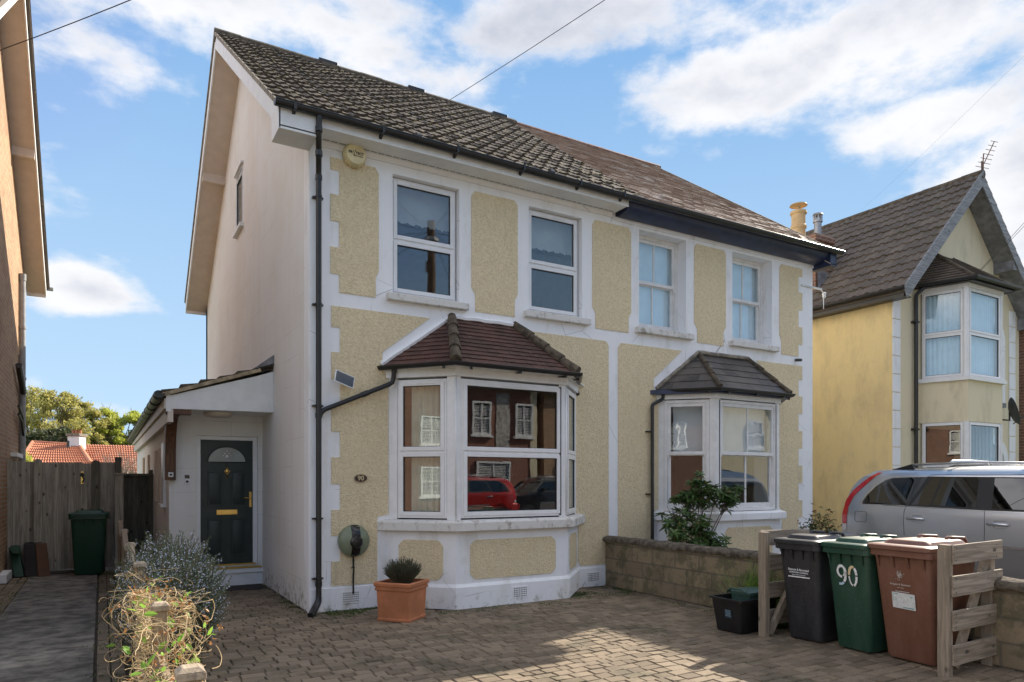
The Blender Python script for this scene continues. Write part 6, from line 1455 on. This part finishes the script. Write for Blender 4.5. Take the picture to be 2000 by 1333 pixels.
# dry climber tangled over the near posts
t = thing('dead_climber', (-1.9, -4.3, 0), 'tangle of dry straw coloured climber stems over the low post fence', 'climbing plant')
mv, ml, mg = MB(), MB(), MB()
def envz(y): return .99 - .30 * max(0, (-y - 4.6)) - .12 * abs(math.sin(y * 2.2))
for i in range(680):
    y = random.uniform(-5.45, -2.7); 
    if random.random() < .45: y = random.uniform(-5.3, -3.6)
    x = -1.90 + random.choice((-1, 1)) * abs(random.gauss(.05, .075)); z = random.uniform(.15, envz(y)) if random.random() < .7 else envz(y) - random.uniform(0, .1); p = Vector((x, y, z)); d = rv().normalized(); P_ = [p.copy()]
    k = random.randint(6, 15); cur = rv(.5); st = random.uniform(.016, .034)
    for j in range(k):
        d = (d + cur * .4 + rv(.45) + Vector((( -1.90 - p.x) * 1.6, 0, -.10 if p.z > envz(p.y) else .02))).normalized()
        if random.random() < .18: cur = rv(.8)
        p = p + d * st; p.z = min(max(p.z, .05), envz(p.y) + .03)
        if abs(p.x + 1.9) < .06 and any(-.30 < p.y - py < .06 for py, _ in posts) : p.x += .08 * (1 if p.x > -1.9 else -1)
        P_.append(p.copy())
    r0 = random.choice((.0013, .0018, .0024, .0032)); mv.tube(P_, r0, 4, False, r0 * .55)
    if random.random() < .25:
        for _ in range(3): leaf(ml, P_[-1] + rv(.02), rv(), rv(), random.uniform(.015, .035), .015, curl=.3)
    if random.random() < .07:
        for _ in range(3): leaf(mg, P_[len(P_) // 2] + rv(.03), rv() + Vector((0, 0, .5)), rv() + Vector((0, 0, 1)), random.uniform(.03, .07), random.uniform(.018, .035), curl=.2)
# long free stems towards the drive and one flower head
for (a, b_, c) in (((-1.88, -4.6, .60), (-1.74, -4.5, .72), (-1.62, -4.42, .80)), ((-1.86, -5.6, .62), (-1.78, -5.6, .62), (-1.72, -5.6, .66)), ((-1.93, -3.9, .70), (-2.02, -3.85, .72), (-2.06, -3.8, .82))):
    mv.tube([Vector(a), Vector(b_) + rv(.01), Vector(c)], .0026, 5, True, .0014)
    for _ in range(10): leaf(ml, Vector(c) + rv(.014), rv(), rv(), .018, .010)
mv.build('stem', 'dry_vine', t, smooth=True, fix=False); ml.build('foliage', 'dry_leaf', t, fix=False); mg.build('foliage', 'bright_leaf', t, fix=False)
# green ground growth along the fence foot
t = thing('strappy_plant', (-2.05, -4.9, 0), 'broad green leaves growing at the foot of the low post fence', 'plant')
m_ = MB()
for i in range(60):
    p = Vector((-2.05 + random.gauss(0, .08), random.uniform(-5.6, -3.9), .02)); leaf(m_, p, Vector((random.uniform(-.7, .5), random.uniform(-.6, .4), random.uniform(.4, 1.1))), rv() + Vector((0, 0, 1)), random.uniform(.14, .30), random.uniform(.035, .06), curl=.35)
m_.build('foliage', 'bright_leaf', t, fix=False)
m_ = MB()
for i in range(9500):
    k = random.random()
    if k < .22: x, y = random.uniform(.15, 1.3), -.03 - abs(random.gauss(0, .22))
    elif k < .42: x, y = random.uniform(2.6, 4.5), -.10 - abs(random.gauss(0, .28)) - (0.62 if x < 3.4 else 0) if False else -.35 - abs(random.gauss(0, .3))
    elif k < .55: x, y = random.gauss(4.40, .07), random.uniform(-3.4, -.1)
    elif k < .62: x, y = random.gauss(-.08, .05), random.uniform(.0, 2.6)
    elif k < .86: x, y = random.gauss(-2.10, .10), random.uniform(-6, 5.8)
    elif k < .93: x, y = random.gauss(-3.28, .06), random.uniform(-3, 5.5)
    else: x, y = random.uniform(.9, 3.7), -.74 - abs(random.gauss(0, .10))
    if noise.noise(Vector((x * 2.3, y * 2.3, 5))) < -.02: continue
    p = Vector((x, y, -.004)); leaf(m_, p, Vector((random.uniform(-1, 1), random.uniform(-1, 1), random.uniform(.15, .9))), rv() + Vector((0, 0, 1)), random.uniform(.010, .034), random.uniform(.006, .015))
o = m_.build('weeds', 'weed', fix=False); o['kind'] = 'stuff'
m_ = MB()
for i in range(1500):
    x, y = random.uniform(-1.6, 4.4), random.uniform(-5.6, -.2)
    if random.random() < .5: x, y = random.gauss(2.7, .7), random.gauss(-3.2, .7)
    if noise.noise(Vector((x * 1.7, y * 1.7, 9))) < 0: continue
    s_ = random.uniform(.003, .011); leaf(m_, Vector((x, y, .004)), Vector((random.uniform(-1, 1), random.uniform(-1, 1), .12)), Vector((0, 0, 1)) + rv(.5), s_ * 1.6, s_)
o = m_.build('leaf_litter', 'litter', fix=False); o['kind'] = 'stuff'
# lavender in the planter
t = thing('lavender_plant', (.92, -.88, .42), 'rounded grey green lavender growing in the terracotta planter', 'plant'); m_ = MB(); ms = MB()
for i in range(620):
    a = random.uniform(0, 6.283); r = math.sqrt(random.random()) * .21; h = .21 * math.sqrt(max(0, 1 - (r / .26) ** 2)); base = Vector((.85 + r * .45 * math.cos(a), -.88 + r * .45 * math.sin(a), .42)); top = Vector((.85 + r * 1.05 * math.cos(a), -.88 + r * 1.05 * math.sin(a), .45 + h * random.uniform(.55, 1.3))); d = (top - base).normalized()
    ms.tube([base, top], .0022, 3, False)
    for k in range(11):
        p = base.lerp(top, .35 + .065 * k); s = rv().normalized(); nd = (s * .55 + d).normalized(); leaf4(m_, p, nd, nd.cross(s).normalized(), random.uniform(.02, .032), .006)
ms.build('stem', 'stem', t, fix=False); m_.build('foliage', 'lavender', t, fix=False)
# rhododendron behind the garden wall
def rosette(m_, p, up, n, L_, W_):
    for k in range(n):
        a = 2 * math.pi * k / n + random.uniform(-.3, .3); o_ = up.orthogonal().normalized(); s = up.cross(o_); d = (o_ * math.cos(a) + s * math.sin(a)) + up * random.uniform(-.25, .6); leaf(m_, p, d, up, L_ * random.uniform(.75, 1.15), W_, curl=random.uniform(.1, .5))
t = thing('rhododendron', (5.5, -.85, 0), 'leggy rhododendron with glossy leaves below the sash bay window', 'shrub'); m_ = MB(); mb_ = MB(); rb = MB()
tips = []
for (x, y, z) in [(5.12, -.9, .95), (5.3, -.8, 1.05), (5.5, -1.0, .90), (5.35, -1.1, .72), (5.7, -.9, .85), (5.85, -.95, .72), (5.2, -.9, .62), (5.6, -1.0, .70), (5.75, -.85, 1.35), (5.55, -.85, 1.42), (5.9, -.95, 1.38), (6.1, -1.0, 1.30), (5.65, -.9, 1.55), (5.45, -.8, 1.30), (6.2, -1.0, 1.42), (5.0, -.95, .75), (5.45, -1.0, .55), (5.8, -1.05, .55)]:
    base = Vector((5.5, -.85, .0)); tip = Vector((x, y, z)); mid = base.lerp(tip, .5) + rv(.10); mb_.tube([base + rv(.05), mid, tip], .012, 5, True, .005)
    for j in range(13):
        q = tip + Vector((random.gauss(0, .09), random.gauss(0, .07), random.gauss(0, .08))); mb_.tube([mid.lerp(tip, random.uniform(.5, 1)), q], .004, 4, False); up = (Vector((random.uniform(-.5, .5), random.uniform(-.7, .2), 1))).normalized(); rosette(m_, q, up, 9, .12, .036)
        if random.random() < .22: rb.lathe(q, [(.004, 0), (.012, .012), (.010, .028), (0, .04)], 8, up)
for i in range(16): a = Vector((5.05 + random.uniform(0, .35), -.9, .98 + random.uniform(0, .1))); mb_.tube([a, a + Vector((random.uniform(-.12, .06), 0, random.uniform(.05, .2)))], .004, 4, True, .002)
mb_.build('branch', 'bark', t, fix=False); m_.build('foliage', 'rhodo_leaf', t, fix=False); rb.build('foliage', 'litter', t, fix=False)
t = thing('camellia', (8.3, -1.0, 0), 'small reddish budded shrub between sash bay and the corner', 'shrub'); m_ = MB(); mb_ = MB(); rb = MB()
for i in range(150):
    q = Vector((8.35 + random.gauss(0, .16), -1.0 + random.gauss(0, .12), .80 + random.gauss(0, .14))); rosette(m_, q, (Vector((0, 0, 1)) + rv(.5)).normalized(), 5, .05, .028)
    if i % 3 == 0: mb_.tube([(8.35, -1.0, .0), q.lerp(Vector((8.35, -1, .3)), .4) + rv(.03), q], .005, 4, False, .002); rb.lathe(q + rv(.04), [(.003, 0), (.012, .01), (.008, .026), (0, .03)], 7, (0, 0, 1))
mb_.build('branch', 'bark', t, fix=False); m_.build('foliage', 'camellia_leaf', t, fix=False); rb.build('foliage', 'red_bud', t, fix=False)
def tuft(label, c, n, h):
    t = thing('grass_tuft', c, label, 'plant'); m_ = MB()
    for i in range(n):
        p = Vector(c) + Vector((random.gauss(0, .06), random.gauss(0, .06), 0)); d = Vector((random.uniform(-.45, .45), random.uniform(-.45, .45), 1)).normalized(); L_ = h * random.uniform(.5, 1.1); s = d.orthogonal().normalized() * .010; m = p + d * L_ * .55; tip = p + d * L_ + Vector((d.x, d.y, -.15)) * L_ * .35; m_.add([p - s, p + s, m + s, tip, m - s], [(0, 1, 2, 4), (4, 2, 3)])
    m_.build('foliage', 'bright_leaf', t, fix=False)
tuft('tall tuft of bright grassy leaves behind the black recycling box', (4.26, -2.98, 0), 260, .80); tuft('bright strappy leaves showing through the left slatted screen', (4.22, -3.40, .0), 200, .70)

# ------------------------------------------------------------------ beyond the back fence
t = thing('bungalow', (-6, 40, 0), 'bungalow with orange tiled hipped roof beyond the back fence', 'house')
m_ = MB(); m_.box(WF, -13, 8, 40, 49, 0, 2.1); m_.build('wall', 'cream_render', t)
def pp(px, py, k): d = _F + _R * ((px - 1000) / 1361) + Vector((0, 0, (941 - py) / 1361)); return Vector(CAM) + d * k
A1, A2 = pp(50, 882, 38), pp(66, 864, 43); 
m_ = MB(); e0, e1 = pp(38, 905, 38.0), pp(178, 905, 38.0); r0, r1 = pp(64, 864, 43.5), pp(155, 870, 43.0)
def rollquad(m_, a, b_, c, d, nu, nv, amp):   # a,b eave; d,c ridge
    rows = []; nrm = (b_ - a).cross(d - a).normalized()
    for j in range(nv):
        for e in (0, 1):
            f = (j + e) / nv; p, q = a.lerp(d, f), b_.lerp(c, f)
            rows.append([p.lerp(q, i / (nu * 6)) + nrm * (amp * math.sin(2 * math.pi * i / 6) + (.045 if e == 0 else 0)) for i in range(nu * 6 + 1)])
    m_.grid(rows)
rollquad(m_, e0, e1, r1, r0, 26, 8, .035); m_.build('roof', 'orange_tile', t, fix=False)
m_ = MB(); rollquad(m_, pp(170, 925, 37.5), pp(300, 925, 37.5), pp(300, 872, 44.5), pp(150, 868, 44.5), 30, 12, .03); m_.build('roof', 'orange_tile', t, fix=False)
m_ = MB(); m_.tube([e0, r0], .12, 6); m_.tube([r0, r1], .12, 6); m_.tube([r1, e1], .12, 6); m_.build('ridge', 'orange_tile', t)
c0 = pp(150, 872, 42.8); m_ = MB(); m_.box(Fr(c0, (.86, -.5, 0)), -.36, .36, -.4, .60, -.35, .35); ch = m_.build('chimney', 'white_board', t, bevel=.03)
m_ = MB(); m_.box(Fr(c0, (.86, -.5, 0)), -.42, .42, .60, .76, -.42, .42)
m_.build('chimney_cap', 'verge_mortar', ch); m_ = MB()
for u in (-.2, 0, .2): m_.lathe(c0 + Vector((u * .86, -u * .5, .76)), [(.10, 0), (.09, .2), (.11, .24)], 10)
m_.build('chimney_pot', 'terracotta', ch)
m_ = MB(); c1 = pp(133, 872, 42); m_.lathe(c1 - Vector((0, 0, .3)), [(.12, 0), (.07, .35), (.07, .6), (.03, .65)], 10); m_.build('roof_vent', 'black_plastic', t)
t = thing('twin_gabled_house', (-20, 85, 0), 'distant house with dark roof between two small brick gables', 'house')
def farhouse(px0, px1, py, k, gables):
    a, b_ = pp(px0, py, k), pp(px1, py, k); u = (b_ - a); L_ = u.length; f_ = Fr(Vector((a.x, a.y, 0)), u)
    zt = a.z; m_ = MB(); m_.box(f_, 0, L_, 0, zt - 1.6, -7, 0); m_.build('wall', 'red_brick', t)
    m_ = MB(); m_.add([f_(0, zt - 1.7, .3), f_(L_, zt - 1.7, .3), f_(L_ - .5, zt, -3.5), f_(.5, zt, -3.5)], [(0, 1, 2, 3)]); m_.build('roof', 'far_slate', t)
    for g in gables:
        m_ = MB(); m_.prism(f_, [(g - 1.3, 0), (g + 1.3, 0), (g + 1.3, zt - 1.6), (g, zt + .25), (g - 1.3, zt - 1.6)], .3, .6); m_.build('gable', 'red_brick', t)
        m_ = MB(); m_.box(f_, g - .5, g + .5, zt - 2.2, zt - 1.2, .6, .65); m_.build('window', 'white_board', t)
farhouse(176, 246, 855, 88, (.6, 3.9))
def tree(label, px, pytop, k, wpx, mat, seed, dens=1.0, basepx=900, name='tree', grp='trees beyond the back gardens'):
    random.seed(seed); base = pp(px, 941, k); base.z = 0; top = pp(px, pytop, k).z; Wd = wpx / 1361 * k / 2
    t = thing(name, base, label, 'tree', grp); mt, mc = MB(), MB()
    H_ = top; crown = Vector((base.x, base.y, H_ * .60)); rz = H_ * .42
    mt.tube([base, base + Vector((.1, 0, H_ * .3)), crown + rv(.3)], .28, 7, True, .12)
    clumps = []
    for i in range(int(58 * dens)):
        v = bushpt(); v = v.normalized() * (v.length ** .5); c = crown + Vector((v.x * Wd, v.y * Wd * .8, v.z * rz)); clumps.append(c)
        st = base + Vector((0, 0, H_ * random.uniform(.18, .5))); mid = st.lerp(c, .55) + rv(.35); mt.tube([st, mid, c], .06, 4, False, .015)
        for j in range(5): e = c + rv(1.0) * .9; mt.tube([mid.lerp(c, .8), e], .03, 3, False, .01)
    for c in clumps:
        r = random.uniform(.55, 1.15) * Wd * .30
        for j in range(int(230 * random.uniform(.5, 1.2))):
            v = bushpt(); p = c + Vector((v.x * r, v.y * r, v.z * r * .7)); L_ = random.uniform(.16, .32); leaf4(mc, p, rv().normalized(), rv().normalized(), L_, L_ * .7)
    mt.build('trunk', 'bark', t, fix=False); mc.build('crown', mat, t, fix=False)
tree('tall spreading tree with bronze green spring leaves nearest the brick house', 62, 764, 70, 100, 'tree_olive', 1)
tree('broad olive green tree behind the orange roof left of its chimney', 112, 772, 66, 110, 'tree_olive', 2, 1.3)
tree('narrow tree with darker top right of the bungalow chimney', 172, 786, 72, 70, 'tree_olive', 3)
tree('bright green tree behind the distant twin gables', 205, 800, 74, 66, 'tree_green', 4)
tree('bright yellow green tree beside the porch gutter', 245, 806, 76, 80, 'tree_green', 5)
tree('dark low evergreen tree left behind the orange roof', 88, 838, 58, 90, 'tree_dark', 6, .8)
tree('dark low evergreen tree beside the bungalow chimney', 128, 840, 57, 80, 'tree_dark', 7, .8)
tree('pale sparse tree at the far right of the group', 290, 815, 78, 70, 'tree_green', 8)
t = thing('bare_shrub', (-2.2, 14, 0), 'pale bare twiggy shrub poking over the low dark fence panel', 'shrub'); random.seed(21)
m_ = MB(); c = pp(243, 905, 22); ml = MB()
for i in range(150):
    p = Vector((c.x + random.gauss(0, .1), c.y, 0)); tip = Vector((c.x + random.gauss(0, .42), c.y + random.gauss(0, .35), c.z + random.uniform(-.5, .42))); m_.tube([p, p.lerp(tip, .6) + rv(.06), tip], .014, 4, False, .004)
    for j in range(4): q = p.lerp(tip, random.uniform(.65, 1)); m_.tube([q, q + rv(.16) + Vector((0, 0, .08))], .005, 3, False, .003); leaf4(ml, q + rv(.1), rv().normalized(), rv().normalized(), .05, .035)
m_.build('branch', 'twig_pale', t, fix=False); ml.build('buds', 'twig_pale', t, fix=False)
t = thing('garden_hedge', (-9, 20, 0), 'yellow green conifer sliver beside the soil pipe corner', 'hedge'); m_ = MB(); c = pp(48, 885, 36)
for i in range(1500): v = bushpt(); leaf4(m_, Vector((c.x + v.x * .45, c.y + v.y * .5, c.z - .9 + v.z * 1.0)), rv().normalized(), rv().normalized(), .13, .08)
m_.build('foliage', 'tree_green', t, fix=False)

# ------------------------------------------------------------------ across the street (seen in the windows)
def opposite(label, x0, x1, yf, eave, ridge, wallm, roofm, wins, gable=False, extra=None, name='terraced_house'):
    t = thing(name, ((x0 + x1) / 2, yf, 0), label, 'house'); f_ = Fr((0, yf, 0), (-1, 0, 0), (0, 0, 1))
    m_ = MB(); m_.box(f_, -x1, -x0, 0, eave, -8, 0)
    if gable: m_.prism(f_, [(-x1, eave), (-x0, eave), (-(x0 + x1) / 2, ridge)], -8, 0)
    m_.build('wall', wallm, t); m_ = MB()
    if gable:
        xm = (x0 + x1) / 2; m_.prism(f_, [(-x1 - .3, eave - .25), (-xm, ridge + .15), (-x0 + .3, eave - .25), (-x0 + .3, eave - .4), (-xm, ridge), (-x1 - .3, eave - .4)], -8.3, .35)
    else: m_.prism(Fr((0, 0, 0), (0, 1, 0), (0, 0, 1)), [(yf + .35, eave - .05), (yf - 4, ridge), (yf - 8.3, eave - .05), (yf - 8.3, eave - .2), (yf - 4, ridge - .2), (yf + .35, eave - .2)], x0 - .1, x1 + .1)
    m_.build('roof', roofm, t)
    for (x, z, w, h) in wins:
        m_ = MB(); m_.box(f_, -x - w / 2 - .02, -x + w / 2 + .02, z - .02, z + h + .02, .002, .03); m_.build('window_opening', 'gasket', t)
        m_ = MB(); ring(m_, f_, -x - w / 2, -x + w / 2, z, z + h, .09, .03, .10); m_.box(f_, -x - w / 2, -x + w / 2, z + h / 2 - .04, z + h / 2 + .04, .03, .09); m_.box(f_, -x - .03, -x + .03, z + .09, z + h - .09, .03, .08)
        for k in range(int((h - .2) / .07)):
            if abs(.1 + k * .07 - h / 2) > .06: m_.box(f_, -x - w / 2 + .12, -x + w / 2 - .12, z + .1 + k * .07, z + .135 + k * .07, .03, .05)
        m_.box(f_, -x - w / 2 - .08, -x + w / 2 + .08, z - .1, z, .0, .14); m_.build('window', 'white_board', t)
    return t
t = opposite('red brick house with white shuttered windows, reflected in the lower bay', 8.6, 15.2, -20, 5.9, 8.8, 'red_brick', 'far_slate', [(12.3, 3.65, .95, 1.5), (14.5, 3.65, .95, 1.5), (9.9, 3.65, .95, 1.5), (12.9, .9, 1.7, 1.6), (10.0, .9, 1.0, 1.6)])
f_ = Fr((0, -20, 0), (-1, 0, 0), (0, 0, 1)); m_ = MB(); m_.box(f_, -13.75, -13.05, 2.9, 5.6, .002, .03); m_.build('flint_panel', 'flint', t); m_ = MB(); m_.box(f_, -15.2, -14.85 - .0, 0, 5.8, .002, .04); m_.build('quoin', 'cream_render', t)
m_ = MB(); m_.box(f_, -15.75, -15.25, 0, 2.2, -1, -.9); m_.build('door', 'car_red', t) if False else None
opposite('pale yellow brick house with white sash windows across the road', 15.6, 23, -20, 5.9, 9, 'stock_brick', 'far_slate', [(17.2, 3.6, 1, 1.5), (20.5, 3.6, 1, 1.5), (17.2, .8, 1.7, 1.6), (20.5, .8, 1.2, 1.6)])
opposite('cream gabled house across the road to the west', -1.5, 5.5, -20, 5.6, 8.8, 'cream_render', 'far_slate', [(.6, 3.5, 1.2, 1.5), (3.6, 3.5, 1.2, 1.5), (.6, .8, 1.6, 1.6), (3.6, .8, 1, 1.6)], gable=True)
opposite('white gabled house further west across the road', -12, -4, -20, 5.6, 8.8, 'white_render', 'far_slate', [(-10, 3.5, 1.2, 1.5), (-6, 3.5, 1.2, 1.5), (-10, .8, 1.6, 1.6)], gable=True)
opposite('brown brick house at the west end of the opposite row', -23, -13, -20, 5.6, 8.8, 'brown_brick', 'far_slate', [(-20, 3.5, 1.2, 1.5), (-16, 3.5, 1.2, 1.5), (-20, .8, 1.6, 1.6)])
opposite('yellow brick house at the east end of the opposite row', 24, 33, -20, 5.6, 8.8, 'cream_render', 'far_slate', [(26, 3.5, 1.2, 1.5), (30, 3.5, 1.2, 1.5), (26, .8, 1.6, 1.6)], gable=True)
# telegraph pole and wires
t = thing('telegraph_pole', (5.9, -9.5, 0), 'tall wooden telegraph pole reflected in the upper left window', 'telegraph pole')
PT = Vector((5.9, -9.5, 8.7)); m_ = MB(); m_.tube([(5.9, -9.5, 0), (5.9, -9.5, 9.0)], .16, 14, True, .11); m_.build('shaft', 'pole_wood', t, smooth=False)
m_ = MB(); m_.lathe((5.9, -9.5, 8.4), [(.13, 0), (.20, .02), (.20, .12), (.13, .14)], 16); m_.box(Fr((5.9, -9.5, 8.2)), -.25, .25, 0, .10, .12, .2); m_.box(Fr((5.9, -9.5, 7.6)), -.1, .1, 0, .3, .12, .24); m_.build('ring_head', 'galv', t)
def wire(label, b_, sag=.25, r=.006, a=PT):
    a, b_ = Vector(a), Vector(b_); P_ = [a.lerp(b_, i / 24) - Vector((0, 0, sag * 4 * (i / 24) * (1 - i / 24))) for i in range(25)]; m_ = MB(); m_.tube(P_, r, 5, False); tag(m_.build('overhead_wire', 'cable', smooth=True, fix=False), label, 'wire', 'overhead wires from the telegraph pole')
wire('black overhead wire crossing the sky down to the roof ridge', pp(862, 206, 15.2), .12)
wire('black overhead wire across the top left corner to the brick house', pp(-120, 140, 9.8), .45)
wire('thin wire slanting down the sky left of the television aerial', pp(1680, 412, 30), .2, .0016)
wire('pair of thin wires to the upper bay roof, left strand', (13.55, -1.0, 6.0), .15, .004); wire('pair of thin wires to the upper bay roof, right strand', (13.62, -1.0, 6.02), .22, .004)
for i, (x, y, z) in enumerate(((14, -20, 6), (20, -20, 6), (1, -20, 6), (-8, -20, 6), (-18, -20, 6), (28, -20, 6), (-3.6, .1, 6.2))):
    wire(('wire sagging from the pole over the road to the %s house' % ('red brick', 'pale brick', 'cream gabled', 'white gabled', 'brown brick', 'far east')[i]) if i < 6 else ('wire from pole to %s' % ('the gable of the left brick house', 'the far right brick house', 'the white insulator bracket')[i - 6]), (x, y, z), .3, .006)
t = opposite('brown gabled house at the far west bend of the street', -4.5, 4.5, 0, 5.6, 9.0, 'brown_brick', 'far_slate', [(-2.2, 3.5, 1.2, 1.5), (2.2, 3.5, 1.2, 1.5), (-2.2, .8, 1.6, 1.6), (2.2, .8, 1.2, 1.6)], gable=True)
t.location = (-24, -9.0, 0); t.rotation_euler = (0, 0, rad(-90))
